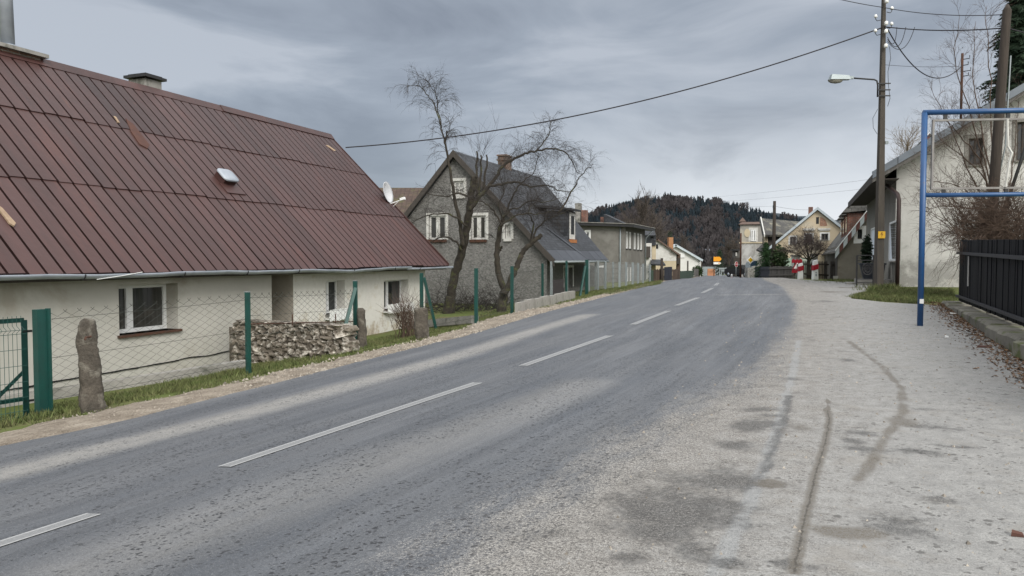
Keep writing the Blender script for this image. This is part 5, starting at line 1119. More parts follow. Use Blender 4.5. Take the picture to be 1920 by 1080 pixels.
for (x0, yt, yh) in ((1588, 399, 381), ):
    s_f = on_t(1589, 410, TH+1.2)[0]
    for j, (ta, dz) in enumerate(((TH+1.2, 0), (TH+4.2, .0), (TH+7., -.1))):
        zt = on_t(1589, yt, TH+1.2)[1]+dz; zr = on_t(1589, yh, TH+1.2)[1]+dz
        q = MB(STF); q.box(s_f, s_f+2.4, ta, ta+1.5, e0[1]+sl_*(s_f-e0[0])-.3, zt); dd = q.build('dormer', M['brick'], hs)
        q = MB(STF); q.hexa([(s_f-.3, ta-.25, zt), (s_f+3., ta-.25, zt+.25), (s_f+3., ta+1.75, zt+.25), (s_f-.3, ta+1.75, zt), (s_f+.15, ta-.25, zr), (s_f+3., ta-.25, zr+.25), (s_f+3., ta+1.75, zr+.25), (s_f+.15, ta+1.75, zr)]); q.build('dormer_roof', old_slate, dd)
        q = MB(STF); q.box(s_f-.03, s_f-.002, ta+.25, ta+1.25, e0[1]+sl_*(s_f-e0[0])+.2, zt-.15); q.build('window', M['glass'], dd)
for px in (1552, 1543, 1535):
    t = on_s(px, 500, e0[0]+.2)[0]; q = MB(STF); q.box(e0[0]+.12, e0[0]+.28, t-.09, t+.09, -2.2, e0[1]-.1); q.build('porch_post', M['galv_post' if px == 1552 else 'dirty_white'], hs)
q = MB(STF); q.box(e0[0]+.5, sw-.02, TH+.35, tE2, -2.2, e0[1]); q.build('porch_recess', M['dark_wood'], hs)
# ================================================================ cream gabled house with the long verge
TF = on_t(1533, 389, 0.0001)[0] if False else None
ap0 = P(1533, 389, 66); sF, tF = ST(ap0); fz = ap0.z-CZ; hF = thing('gabled_house', W(sF, tF+4, -2.5), 'weathered cream gabled house with a white verge, brick patch and a mossy dormer', 'house')
lv = on_t(1440, 466, tF); rv = on_t(1566, 415, tF); lsF = (fz-lv[1])/(sF-lv[0]); rsF = (fz-rv[1])/(rv[0]-sF); sRt = sF+(fz-lv[1])/rsF
Ff = wall_t(tF+.25); wn = rect_t(1530, 1535.5, 407, 420, tF+.25); w2 = rect_t(1540, 1553, 438, 450, tF+.25); w3 = rect_t(1510, 1523, 439, 456, tF+.25); w4 = rect_t(1481, 1492, 444, 458, tF+.25)
g = MB(Ff); g.panel([(lv[0]+.3, -3.5), (sRt-.3, -3.5), (sRt-.3, lv[1]), (sF, fz-.25), (lv[0]+.3, lv[1])], [wn, w2, w3, w4], .2)
yel = mat('faded cream render', (.56, .47, .34), (.5, .425, .31), .8, .92, .3, stain=(.52, .48, .4), stain_scale=.5, stain_lo=.5); g.build('wall', yel, hF)
for q in (w2, w3, w4): window(hF, Ff, q[0]+.002, q[1]-.002, q[2]+.002, q[3]-.002, frame='grey_wood', mull=[(.5, .1)], rec=.15, fw=.08, pane='glass', band=.12)
window(hF, Ff, wn[0]+.002, wn[1]-.002, wn[2]+.002, wn[3]-.002, frame='dark_wood', rec=.17, fw=.03, sill=None, name='attic_window')
bp = rect_t(1537, 1551, 407, 424, tF+.25); q = MB(Ff); n = 12
q.panel([(bp[0], bp[2])]+[(bp[0]+(bp[1]-bp[0])*math.sin(i/n*PI/2), bp[2]+(bp[3]-bp[2])*math.cos(i/n*PI/2)) for i in range(n+1)], d=.012); q.build('brick_patch', brickmat('bare orange brick', (.34, .15, .09), (.27, .125, .08), (.36, .3, .24), .25, .075), hF)
for x0, x1 in ((1506, 1528), (1534, 1557)):
    r_ = rect_t(x0, x1, 428, 431, tF+.25); q = MB(Ff); q.box(r_[0], r_[1], 0, .12, r_[2], r_[3]); q.box(r_[0]+.1, r_[1]-.1, 0, .07, r_[2]-.1, r_[2]-.001); q.build('moulding', M['dirty_white'], hF)
r_ = rect_t(1470, 1532, 484, 520, tF+.25); q = MB(Ff); q.box(r_[0], r_[1], .003, .03, r_[2], r_[3]); q.build('painted_plinth', mat('faded mint paint', (.3, .46, .34), (.4, .47, .4), .5, .9, .2, stain=(.5, .49, .44), stain_scale=.5, stain_lo=.52), hF)
tB_ = tF+11; zL = lv[1]
dsl = brickmat('dark slates with moss', (.05, .05, .052), (.08, .08, .08), (.03, .03, .03), .34, .26, .8, blotch=(.035, .032, .03))
rA, _, _ = roof_quad(hF, W(lv[0], tF, zL), W(lv[0], tB_, zL), W(sF, tB_, fz), W(sF, tF, fz), .18, dsl)
roof_quad(hF, W(sRt, tF, zL), W(sRt, tB_, zL), W(sF, tB_, fz-.002), W(sF, tF, fz-.002), .18, dsl)
q = MB(STF)
for a, c in (((lv[0], zL), (sF, fz)), ((sRt, zL), (sF, fz))): q.hexa([(a[0], tF-.06, a[1]-.2), (c[0], tF-.06, c[1]-.2), (c[0], tF, c[1]-.2), (a[0], tF, a[1]-.2), (a[0], tF-.06, a[1]+.06), (c[0], tF-.06, c[1]+.06), (c[0], tF+.1, c[1]+.06), (a[0], tF+.1, a[1]+.06)])
q.build('verge_board', pale, rA)
tcm = on_s(1520, 392, sF-.1)[0]; q = MB(STF); zz = on_s(1520, 388.5, sF-.1)[1]; q.box(sF-.4, sF+.2, tcm-.3, tcm+.3, fz-.8, zz); q.build('chimney', M['brick'], hF)
moss = brickmat('slates with pale moss courses', (.06, .06, .06), (.1, .098, .09), (.028, .028, .028), .6, .32, .85, blotch=(.24, .225, .17), scale=5.)
a = [P(1431, 440, 68.5), P(1478, 440, 69.5), P(1512, 409.5, 72.5), P(1424.5, 409, 71.5)]; do2, _, _ = roof_quad(hF, *a, .2, moss, 'dormer_roof')
q = MB(); a0, a1 = P(1425.5, 408, 71.35), P(1432.5, 441, 68.35); dv = Vector((.09, -.03, 0)); q.hexa([a0-Vector((0, 0, .14)), a1-Vector((0, 0, .14)), a1+dv-Vector((0, 0, .14)), a0+dv-Vector((0, 0, .14)), a0+Vector((0, 0, .08)), a1+Vector((0, 0, .08)), a1+dv+Vector((0, 0, .08)), a0+dv+Vector((0, 0, .08))]); q.build('verge_board', M['dirty_white'], do2)
x0, x1, zb, zt = P(1433, 440, 70).x, P(1474, 440, 70).x, P(1433, 475, 70).z, P(1433, 438, 70).z
q = MB(); q.box(x0, x1, 69.7, 70.5, zb, zt); q.build('wall', M['dark_wood'], hF)['label'] = 'dark dormer front'
for xa, xb in ((1433, 1435.3), (1436.6, 1439)): q = MB(); q.box(P(xa, 440, 69.5).x, P(xb, 440, 69.5).x, 69.4, 69.69, zb, zt-.02); q.build('pillar', cream, hF)
a = [P(1419, 467, 68), P(1436, 476, 68), P(1450, 462, 70), P(1432, 455, 70)]; roof_quad(hF, *a, .15, dsl, 'porch_roof')
# ================================================================ grey block with the oval medallion
hG = thing('grey_block', P(1415, 525, 88), 'tall patchy grey house with a cream oval medallion beside its upper window', 'house')
Y = 88; x0 = P(1387, 500, Y).x; WG = Vector((.952, -.306, 0)); DG = Vector((.306, .952, 0))
GB = lambda a, d, z: Vector((x0, Y, 0))+WG*a-DG*d+Vector((0, 0, z))       # turned to face down the street
def ga_(px): rx = (px-960)/FPX; return (rx*Y-x0)/(.952+.306*rx)
wG = ga_(1448); zt, zm, zb = P(1400, 421, Y).z, P(1400, 455, Y).z, P(1400, 535, Y).z
pg = mat('patchy grey render', (.36, .35, .33), (.2, .195, .185), .7, .92, .3, stain=(.44, .44, .43), stain_scale=.55, stain_lo=.47); pu = mat('grey upper render', (.22, .21, .2), (.28, .27, .245), .6, .92, .3, stain=(.36, .34, .29), stain_scale=.3)
q = MB(GB); q.box(0, wG, -7, 0, zb, zm); q.build('wall', pg, hG)['label'] = 'pale blotchy lower wall'; q = MB(GB); q.box(0, wG, -7, 0, zm, zt); q.build('wall', pu, hG)['label'] = 'darker upper wall'
q = MB(GB); q.box(-.08, wG+.1, -7.08, .1, zm-.08, zm+.06); q.build('string_course', cream, hG)
q = MB(GB); q.hexa([(-.2, -7.2, zt), (wG+.2, -7.2, zt), (wG+.2, .25, zt), (-.2, .25, zt), (.2, -6.8, zt+.3), (wG, -6.8, zt+.3), (wG, -.3, zt+.3), (.2, -.3, zt+.3)]); rf_ = q.build('roof', bt, hG)
ct = ga_(1391); zc_ = P(1390, 415, Y).z; ztop = P(1390, 407, Y).z; q = MB(GB); q.box(ct-.3, ct+.3, -1.2, -.6, zt+.1, zc_); q.hexa([(ct-.4, -1.3, zc_), (ct+.4, -1.3, zc_), (ct+.4, -.5, zc_), (ct-.4, -.5, zc_), (ct-.02, -.92, ztop), (ct+.02, -.92, ztop), (ct+.02, -.88, ztop), (ct-.02, -.88, ztop)]); q.build('turret', bt, rf_)
window(hG, GB, ga_(1407), ga_(1416), P(0, 452.5, Y).z, P(0, 431, Y).z, mull=[(.5, .2)], rec=-.06, fw=.1, pane='glass_dim', band=.25, band_mat='dirty_white')
am_, zm2 = ga_(1400), P(1400, 437, Y).z; q = MB(GB); n = 24; r0 = [q.vert(am_+.33*math.cos(i*2*PI/n), .06, zm2+.5*math.sin(i*2*PI/n)) for i in range(n)]; r1_ = [q.vert(am_+.33*math.cos(i*2*PI/n), .001, zm2+.5*math.sin(i*2*PI/n)) for i in range(n)]; q.face(r0)
for i in range(n): q.face((r0[i], r0[(i+1) % n], r1_[(i+1) % n], r1_[i]))
q.build('medallion', cream, hG)
dk = thing('dark_shed', P(1383, 525, 100), 'dark narrow shed squeezed beside the patchy grey house', 'shed'); pxbox(dk, 'wall', 1375, 1388, 483, 520, 100, 1, M['dark_wood']); pxbox(dk, 'window', 1379.5, 1382, 473, 480, 99.8, .2, M['dirty_white']); pxbox(dk, 'roof', 1376, 1388, 467, 470, 99.5, 1.6, M['dark_metal']); pxbox(dk, 'upper_wall', 1377, 1387.5, 470, 483, 100.05, .9, M['grey_wood'])
# ================================================================ fences, gates and pillars behind the crest on the right
def fence_pts(name, pts, m, label, cat='fence', board=.12, gap=.02, thick=.02, jag=.03, point=0, rails=True):
    """pts: two ((px, ybase, ytop), depth) ends; boards stand on the terrain"""
    (x0, t0_, Y0), (x1, t1_, Y1) = pts; A, B = P(x0, t0_, Y0), P(x1, t1_, Y1); d = B-A; d.z = 0; L = d.length; d /= L; nn = Vector((d.y, -d.x, 0))
    g = MB(); n = max(2, int(L/board)); rail = MB()
    for i in range(n):
        c0 = A+d*(i*L/n); c1 = A+d*((i+1)*L/n-gap); zb_ = Hr(*ST(c0))+CZ-.05; zt_ = A.z+(B.z-A.z)*i/n+jag*R.uniform(-1, 1); g.cur = R.random(); th = nn*thick
        if point:
            mid = (c0+c1)/2; f = lambda p, z: Vector((p.x, p.y, z))
            for off in (Vector(), th): pass
            b_ = [f(c0, zb_), f(c1, zb_), f(c1+th, zb_), f(c0+th, zb_)]; t_ = [f(c0, zt_-point), f(c1, zt_-point), f(c1+th, zt_-point), f(c0+th, zt_-point)]; g.hexa(b_+t_); g.poly([f(c0, zt_-point), f(c1, zt_-point), f(mid, zt_)]); g.poly([f(c0+th, zt_-point), f(c1+th, zt_-point), f(mid+th, zt_)])
        else:
            f = lambda p, z: Vector((p.x, p.y, z)); g.hexa([f(c0, zb_), f(c1, zb_), f(c1+th, zb_), f(c0+th, zb_), f(c0, zt_), f(c1, zt_), f(c1+th, zt_), f(c0+th, zt_)])
    o = tag(g.build(name, m), label, cat)
    if rails:
        for q in (.25, .78):
            za = Hr(*ST(A))+CZ; zb2 = Hr(*ST(B))+CZ; f = lambda p, e, zz: Vector((p.x, p.y, 0))+nn*e+Vector((0, 0, zz)); h0 = za+(A.z-za)*q; h1 = zb2+(B.z-zb2)*q
            rail.hexa([f(A, thick+.001, h0), f(B, thick+.001, h1), f(B, thick+.06, h1), f(A, thick+.06, h0), f(A, thick+.001, h0+.09), f(B, thick+.001, h1+.09), f(B, thick+.06, h1+.09), f(A, thick+.06, h0+.09)])
        rail.build('rails', m, o)
    return o
gb = mat('weathered grey-brown boards', (.12, .112, .1), (.075, .07, .064), 2, .9, .3, stretch=(5, 5, .6), tint=.5); db = mat('dark brown pickets', (.045, .036, .03), (.03, .025, .021), 3, .9, .3, tint=.5)
fence_pts('board_fence', ((1444, 500, 46), (1489, 499, 43)), gb, 'grey weathered board fence under the wooden pole at the crest of the road')
fence_pts('sheet_gate', ((1416, 500, 56), (1444, 500, 50)), navy, 'blue-black sheet gate between the stone pier and the grey board fence', 'gate', board=.5, gap=.01, jag=0)
fence_pts('picket_fence', ((1489, 489, 43.2), (1552, 489, 45.5)), db, 'dark pointed picket fence behind the red and white posts', board=.16, gap=.07, point=.12)
pb_ = ground_px(1490, 526.5)
g = MB(STF); g.hexa([(e0[0]-.1, TH-.6, -1.6), (sw, TH-.6, -1.6), (sw, TH-.35, -1.6), (e0[0]-.1, TH-.35, -1.6), (e0[0]-.1, TH-.6, -1.0), (sw, TH-.6, -1.0), (sw, TH-.35, -1.0), (e0[0]-.1, TH-.35, -1.0)]); tag(g.build('low_wall', M['concrete']), 'low pale wall at the foot of the chequered-edge house', 'wall')
bgate = fence_pts('slatted_gate', ((1557, 490, 45.4), (1571, 490, 45.6)), M['dark_wood'], 'dark slatted gate right of the pale porch post', 'gate', board=.13, gap=.05, jag=.0)
for (x, yt, lab) in ((1428, 0, ''),): pass
pr = P(1410, 500, 60); g = MB(); g.box(P(1402, 500, 62).x, P(1416, 500, 62).x, 62, 62.8, -1.6, P(1409, 502, 62).z); tag(g.build('stone_pier', M['concrete']), 'rough grey pier left of the blue-black gate behind the priority sign', 'pier')
for (x0, x1, yt, lab) in ((1488, 1500, 480, 'white capped gate pier behind the warning sign'), (1525, 1533.5, 478, 'white capped gate pier behind the right red and white post')):
    Yp = 50; a, c = P(x0, yt, Yp), P(x1, yt, Yp); g = MB(); g.box(a.x, c.x, Yp, Yp+.4, -1.5, a.z); o = g.build('gate_pier', M['dirty_white']); tag(o, lab, 'pier'); g = MB(); g.box(a.x-.06, c.x+.06, Yp-.06, Yp+.46, a.z, a.z+.08); g.build('pier_cap', M['concrete'], o)
red = mat('signal red', (.3, .012, .025), (.25, .01, .022), 5, .5, .05)
def band_post(px, x0, x1, yt, yb, Yp, label, mark):
    a, c = P(x0, yt, Yp), P(x1, yt, Yp); wd = (c.x-a.x)/2; cx_ = (a.x+c.x)/2; zt = a.z; zb_ = Hr(*ST(Vector((cx_, Yp, 0))))+CZ-.05
    o = thing('marker_post', (cx_, Yp, zb_), label, 'post', 'white posts with a red slanting band'); h = zt-zb_
    g = MB(); g.hexa([(cx_-wd*1.05, Yp-wd, zb_), (cx_+wd*1.05, Yp-wd, zb_), (cx_+wd*1.05, Yp+wd, zb_), (cx_-wd*1.05, Yp+wd, zb_), (cx_-wd*.8, Yp-wd*.8, zt-.06), (cx_+wd*.8, Yp-wd*.8, zt), (cx_+wd*.8, Yp+wd*.8, zt), (cx_-wd*.8, Yp+wd*.8, zt-.06)]); g.build('shaft', M['white_paint'], o)
    z0 = zb_+h*.48; g = MB(); e = wd*1.0+.012; g.hexa([(cx_-e, Yp-e, z0), (cx_+e, Yp-e, z0+.08), (cx_+e, Yp+e, z0+.08), (cx_-e, Yp+e, z0), (cx_-e*.97, Yp-e*.97, z0+.26), (cx_+e*.97, Yp-e*.97, z0+.34), (cx_+e*.97, Yp+e*.97, z0+.34), (cx_-e*.97, Yp+e*.97, z0+.26)]); g.build('red_band', red, o)
    if mark:
        g = MB(); zz = zb_+h*.2; g.box(cx_-.03, cx_+.05, Yp-wd*1.06-.01, Yp-wd*.96, zz, zz+.12); g.box(cx_-.03, cx_+.05, Yp-wd*1.06-.01, Yp-wd*.96, zz+.16, zz+.22); g.build('dark_mark', M['zinc'], o)
band_post(1499, 1497, 1505, 493, 527, 41, 'white post with a red band standing just right of the warning sign', False)
band_post(1527, 1524, 1533, 487, 528, 38.5, 'taller white post with a red band and a small dark mark near its foot', True)
# ================================================================ road signs
def plate(g, F, pts, d0, d1):
    a = [g.vert(*F2) for F2 in [(x, d0, z) for x, z in pts]]; b_ = [g.vert(*F2) for F2 in [(x, d1, z) for x, z in pts]]; g.face(a); g.face(b_[::-1]); n = len(pts)
    for i in range(n): g.face((a[i], a[(i+1) % n], b_[(i+1) % n], b_[i]))
white_s = mat('sign white', (.75, .75, .73), (.7, .7, .68), 4, .45, 0); yel_s = mat('sign amber', (.6, .36, .01), (.55, .32, .01), 4, .45, 0); org = mat('orange arrow board', (.72, .3, .012), (.66, .27, .012), 4, .5, 0)
def at(px, py, Y): 
    p = P(px, py, Y); return p, Hr(*ST(p))+CZ
def post(par, x, Y, z0, z1, r=.035, m='galv_post'):
    g = MB(None, True); g.tube([(x, Y, z0-.1), (x, Y, z1)], r, 8); return g.build('pole', M[m], par)
# warning triangle on a red board
Ys = 42; p, zg = at(1494.5, 500, Ys); sg = thing('warning_sign', (p.x, Ys, zg), 'red-edged warning triangle with an exclamation mark beside the left banded post', 'sign')
post(sg, p.x, Ys+.06, zg, P(1494, 492, Ys).z); zc = P(1494, 499.5, Ys).z; r = .3
FS = lambda a, d, z: Vector((p.x+a, Ys-d, zc+z))
tri = lambda r: [(-r*.9, -r*.55), (r*.9, -r*.55), (0, r)]
g = MB(FS); plate(g, FS, tri(r*1.05), 0, .02); bd = g.build('board', red, sg); g = MB(FS); plate(g, FS, tri(r*.74), .021, .026); g.build('face', white_s, bd)
g = MB(FS); plate(g, FS, [(-.025, -.02), (.025, -.02), (.035, .13), (-.035, .13)], .027, .03); plate(g, FS, [(-.025, -.1), (.025, -.1), (.025, -.05), (-.025, -.05)], .027, .03); g.build('exclamation_mark', M['black'], bd)
g = MB(FS); xs = [-.3+.1*i for i in range(7)]; plate(g, FS, [(-.3, .2), (.3, .2), (.3, .34)]+[(x, .34+(.1 if i % 2 else 0)) for i, x in enumerate(reversed(xs))][1:-1]+[(-.3, .34)], -.03, -.015); g.build('red_board', red, sg)
g = MB(FS); plate(g, FS, [(-.28, -.36), (.28, -.36), (.28, -.2), (-.28, -.2)], -.03, -.015); g.build('red_board', red, sg)
# priority diamond
Ys = 70; p, zg = at(1407, 490, Ys); sg = thing('priority_sign', (p.x, Ys, zg), 'yellow and white diamond priority sign on a grey pole', 'sign'); zc = P(1407, 487.5, Ys).z
post(sg, p.x, Ys+.06, zg, zc+.1); h = .37; sq = lambda r: [(-r, 0), (0, -r), (r, 0), (0, r)]; FS = lambda a, d, z: Vector((p.x+a, Ys-d, zc+z))
g = MB(FS); plate(g, FS, sq(h), 0, .02); bd = g.build('board', white_s, sg); g = MB(FS); plate(g, FS, sq(h*.66), .021, .026); g.build('face', yel_s, bd)
# round signs seen behind the diamond
Ys = 74; p, zg = at(1404, 498, Ys); sg = thing('round_sign', (p.x, Ys, zg), 'pale blue-white round traffic disc half hidden behind the priority diamond', 'sign'); zc = P(1404, 497, Ys).z; post(sg, p.x, Ys+.06, zg, zc)
FS = lambda a, d, z: Vector((p.x+a, Ys-d, zc+z)); circ = lambda r: [(r*math.cos(i*PI/14), r*math.sin(i*PI/14)) for i in range(28)]
g = MB(FS); plate(g, FS, circ(.36), 0, .02); g.build('board', pale, sg)
g = MB(); c0 = P(1407, 493, 73); g.hexa([c0+Vector(q) for q in ((.0, 0, -.3), (.8, .3, -.3), (.8, .33, -.3), (0, .03, -.3), (.0, 0, .22), (.8, .3, .22), (.8, .33, .22), (0, .03, .22))]); g.build('side_board', mat('blue board', (.08, .14, .25), (.07, .12, .21), 4, .5, 0), sg)
# stop sign turned away to the right
Ys = 80; p, zg = at(1380.5, 495, Ys); sg = thing('stop_sign', (p.x, Ys, zg), 'red octagonal stop sign on a grey post at the junction', 'sign'); zc = P(1380, 495.5, Ys).z; post(sg, p.x, Ys+.06, zg, zc+.2)
FS = lambda a, d, z: Vector((p.x+a*.8+d*.6, Ys-d*.8+a*.6, zc+z)); oc = lambda r: [(r*math.cos((i+.5)*PI/4), r*math.sin((i+.5)*PI/4)) for i in range(8)]
g = MB(FS); plate(g, FS, oc(.3), 0, .02); bd = g.build('board', white_s, sg); g = MB(FS); plate(g, FS, oc(.27), .021, .025); g.build('face', red, bd)
def lettering(word, F, size, y, m, par, name='lettering', w=.2):
    """plain block capitals from bars on a plate"""
    glyph = {'S': [(0, 1, .8, 1), (0, .5, .8, .5), (0, 0, .8, 0), (0, .5, 0, 1), (.8, 0, .8, .5)], 'T': [(0, 1, .8, 1), (.4, 0, .4, 1)], 'O': [(0, 0, .8, 0), (0, 1, .8, 1), (0, 0, 0, 1), (.8, 0, .8, 1)], 'P': [(0, 0, 0, 1), (0, 1, .8, 1), (0, .5, .8, .5), (.8, .5, .8, 1)]}
    g = MB(F); x0 = -len(word)*1.15/2*size
    for i, ch in enumerate(word):
        for a, b_, c, d in glyph[ch]:
            a, b_, c, d = x0+i*1.15*size+a*size, y+b_*size*1.2, x0+i*1.15*size+c*size, y+d*size*1.2; h = w*size/2; plate(g, F, [(min(a, c)-h, min(b_, d)-h), (max(a, c)+h, min(b_, d)-h), (max(a, c)+h, max(b_, d)+h), (min(a, c)-h, max(b_, d)+h)], .026, .028)
    return g.build(name, m, par)
lettering('STOP', FS, .1, -.06, white_s, bd)
# arrow boards down the road
Ys = 118; p, zg = at(1339, 500, Ys); sg = thing('direction_sign', (p.x, Ys, zg), 'orange arrow board above a smaller white arrow board on a dark pole', 'sign'); post(sg, p.x, Ys+.08, zg, P(1339, 480, Ys).z, .05, 'dark_metal')
arrow = lambda x0, x1, y0, y1: [(P(x0, y1, Ys).x, P(x0, y1, Ys).z), (P(x1-3.5, y1, Ys).x, P(x1, y1, Ys).z), (P(x1, y1, Ys).x, P(x1, (y0+y1)/2, Ys).z), (P(x1-3.5, y1, Ys).x, P(x1, y0, Ys).z), (P(x0, y1, Ys).x, P(x0, y0, Ys).z)]
g = MB(); plate(g, None, arrow(1338, 1353, 481.5, 490), Ys, Ys+.04); g.build('arrow_board', org, sg)['label'] = 'large orange arrow'; g = MB(); plate(g, None, arrow(1338, 1352.5, 491.5, 495.5), Ys, Ys+.04); a_ = g.build('arrow_board', white_s, sg); a_['label'] = 'small white arrow'
g = MB(); plate(g, None, [(P(1347, 495, Ys).x, P(0, 494.5, Ys).z), (P(1349.5, 495, Ys).x, P(0, 494.5, Ys).z), (P(1349.5, 495, Ys).x, P(0, 492.5, Ys).z), (P(1347, 495, Ys).x, P(0, 492.5, Ys).z)], Ys-.01, Ys-.002); g.build('orange_field', org, a_)
# bollard, guard rails and a works barrier at the junction
Ys = 76; p, zg = at(1372, 515, Ys); o = thing('bollard', (p.x, Ys, zg), 'short white bollard with a red ring in front of the dark car', 'bollard'); g = MB(None, True); g.lathe(p.x, Ys, [(.09, zg-.1), (.09, P(0, 515, Ys).z), (.05, P(0, 514, Ys).z)]); g.build('shaft', M['white_paint'], o); g = MB(None, True); g.lathe(p.x, Ys, [(.094, P(0, 521.5, Ys).z), (.094, P(0, 519.5, Ys).z)]); g.build('ring', red, o)
def rail(x0, x1, y, Yr, label, m):
    a, c = P(x0, y, Yr), P(x1, y, Yr); o = thing('guard_rail', Vector((a.x, Yr, Hr(*ST(a))+CZ)), label, 'guard rail'); g = MB(); g.box(a.x, c.x, Yr, Yr+.08, a.z-.15, a.z+.15); g.build('beam', m, o)
    for i in range(4): x = a.x+(c.x-a.x)*(i+.1)/3.4; g = MB(); g.box(x, x+.12, Yr+.09, Yr+.2, Hr(*ST(Vector((x, Yr, 0))))+CZ-.2, a.z+.1); g.build('rail_post', m, o)
rail(1348, 1378, 503.5, 140, 'pale guard rail across the road end, behind the arrow boards', M['galv_post']); rail(1352, 1370, 507.5, 125, 'second lower guard rail in front of the road end', M['galv_post'])
a, c = P(1327, 513, 150), P(1341, 504, 150); g = MB(); g.box(a.x, c.x, 150, 150.3, Hr(*ST(a))+CZ, c.z); g.box(a.x+.2, c.x-.3, 149.9, 149.99, a.z+.4, c.z-.2); tag(g.build('barrier', mat('faded orange barrier', (.45, .2, .1), (.36, .19, .11), 1, .8, .1)), 'low orange works barrier at the end of the road', 'barrier')
pl = P(1320, 502, 150); g = MB(); g.box(pl.x-.3, P(1352, 502, 160).x, 160, 160.2, -3, P(1340, 500, 160).z); tag(g.build('yard_fence', M['galv_post']), 'grey yard fence behind the orange barrier', 'fence')
# dark car waiting at the junction, seen from the front corner
Yc = 84; cp0 = P(1378, 525, Yc); zg = Hr(*ST(cp0))+CZ; car = thing('parked_car', (cp0.x, Yc, zg), 'dark car waiting at the junction behind the stop sign', 'car')
th = math.radians(-62); CF = lambda a, d, z: Vector((cp0.x+1.2+a*math.cos(th)-d*math.sin(th), Yc+1.2+a*math.sin(th)+d*math.cos(th), zg+z))
carp = mat('dark car paint', (.012, .012, .014), (.016, .016, .018), 4, .3, 0, spec=.6)
prof = [(2.0, .3), (2.05, .55), (1.95, .72), (1.0, .88), (.3, 1.38), (-.9, 1.42), (-1.7, .95), (-2.0, .9), (-2.05, .35)]
g = MB(CF); L_ = [g.vert(x, -.82, z) for x, z in prof]; R_ = [g.vert(x, .82, z) for x, z in prof]; g.face(L_); g.face(R_[::-1])
for i in range(len(prof)): g.face((L_[i], L_[(i+1) % len(prof)], R_[(i+1) % len(prof)], R_[i]))
g.build('body', carp, car)
g = MB(CF); g.poly([(.97, -.68, .91), (.97, .68, .91), (.37, .6, 1.345), (.37, -.6, 1.345)]); 
g2 = MB(lambda a, d, z: CF(a, d, z)+Vector((0, -.012, .012))); g2.poly([(.97, -.68, .91), (.97, .68, .91), (.37, .6, 1.345), (.37, -.6, 1.345)]); g2.build('windscreen', M['glass'], car)
for s_ in (-.833, .833): g = MB(CF); g.poly([(.75, s_, .93), (.3, s_, 1.3), (-.85, s_, 1.34), (-1.45, s_, .97)]); g.build('side_window', M['glass'], car)
for x in (1.3, -1.3):
    for s_ in (-.8, .8):
        g = MB(CF, True); g.tube([(x, s_-.1, .3), (x, s_+.1, .3)], .31, 16); wv = g.build('wheel', M['black'], car); g = MB(CF, True); g.tube([(x, s_-.105, .3), (x, s_+.105, .3)], .18, 12); g.build('rim', M['zinc'], wv)
for s_ in (-.6, .6): g = MB(CF); g.box(2.0, 2.06, s_-.16, s_+.16, .56, .68); g.build('headlight', M['zinc'], car)
g = MB(CF); g.box(2.05, 2.075, -.26, .26, .4, .5); g.build('number_plate', M['white_paint'], car)
# ================================================================ black board fence on its stone kerb
fA, fB = ground_px(1771, 571), ground_px(1922, 678); fd = Vector((fB[0]-fA[0], fB[1]-fA[1])).normalized(); LF = 14.
bw = mat('black painted boards', (.004, .0045, .0065), (.008, .008, .0095), 2, .7, .3, stretch=(6, 6, .5), tint=.7, spec=.12)
bf = thing('board_fence', G(fA[0]+.3, fA[1]-4), 'tall black board fence on a mossy stone kerb under the brown bush', 'fence')
BF = lambda a, d, z: W(fA[0]+.3+fd.x*a-fd.y*d, fA[1]+fd.y*a+fd.x*d, z)
zA0, zA1 = on_s(1783, 556, fA[0]+.3)[1], on_s(1783, 452, fA[0]+.3)[1]; pB2 = (fB[0]+.3, fB[1]); zB0, zB1 = top_z(1922, 628, pB2), top_z(1922, 449, pB2); LB = math.hypot(fB[0]-fA[0], fB[1]-fA[1])
fz0 = lambda a: zA0+(zB0-zA0)*a/LB; fz1 = lambda a: zA1+(zB1-zA1)*a/LB
x = 0.; i = 0
while x < LF:
    wd = R.uniform(.12, .2); g = MB(BF); g.cur = R.random(); j = R.uniform(-.008, .012); g.hexa([(x, j, fz0(x)-.05), (x+wd, j, fz0(x+wd)-.05), (x+wd, j+.022, fz0(x+wd)-.05), (x, j+.022, fz0(x)-.05), (x, j, fz1(x)+R.uniform(-.012, .012)), (x+wd, j, fz1(x+wd)+R.uniform(-.012, .012)), (x+wd, j+.022, fz1(x+wd)), (x, j+.022, fz1(x))])
    if x < LB+1.2: g.build('board', bw, bf)
    else: g.build('board', bw, bf)
    x += wd+.004
g = MB(BF); dd = -.05
rz = lambda a, q: fz0(a)+(fz1(a)-fz0(a))*q
for q, h, nm in ((.76, .06, 'rail'), (.03, .05, 'rail')):
    g = MB(BF); g.hexa([(-.05, -.07, rz(0, q)), (LF, -.07, rz(LF, q)), (LF, -.012, rz(LF, q)), (-.05, -.012, rz(0, q)), (-.05, -.07, rz(0, q)+h), (LF, -.07, rz(LF, q)+h), (LF, -.012, rz(LF, q)+h), (-.05, -.012, rz(0, q)+h)]); g.build(nm, mat('grey-black rail', (.03, .03, .034), (.02, .02, .024), 5, .6, .1), bf)
for a in (.1, 2.1, 4.1, 6.1, 8.1, 10.1): g = MB(BF); g.box(a, a+.09, .03, .12, rz(a, 0)-.5, rz(a, .98)); g.build('fence_post', M['dark_wood'], bf)
g = MB(BF); g.box(1.75, 1.8, -.03, -.012, rz(1.8, .26), rz(1.8, .74)); g.build('white_strip', M['dirty_white'], bf)
g = MB(BF); x = -.3
kst = mat('mossy kerb stone', (.17, .16, .135), (.1, .095, .08), 4, .95, .7, bscale=20, stain=(.07, .08, .03), stain_scale=2.2, stain_lo=.52, tint=.7)
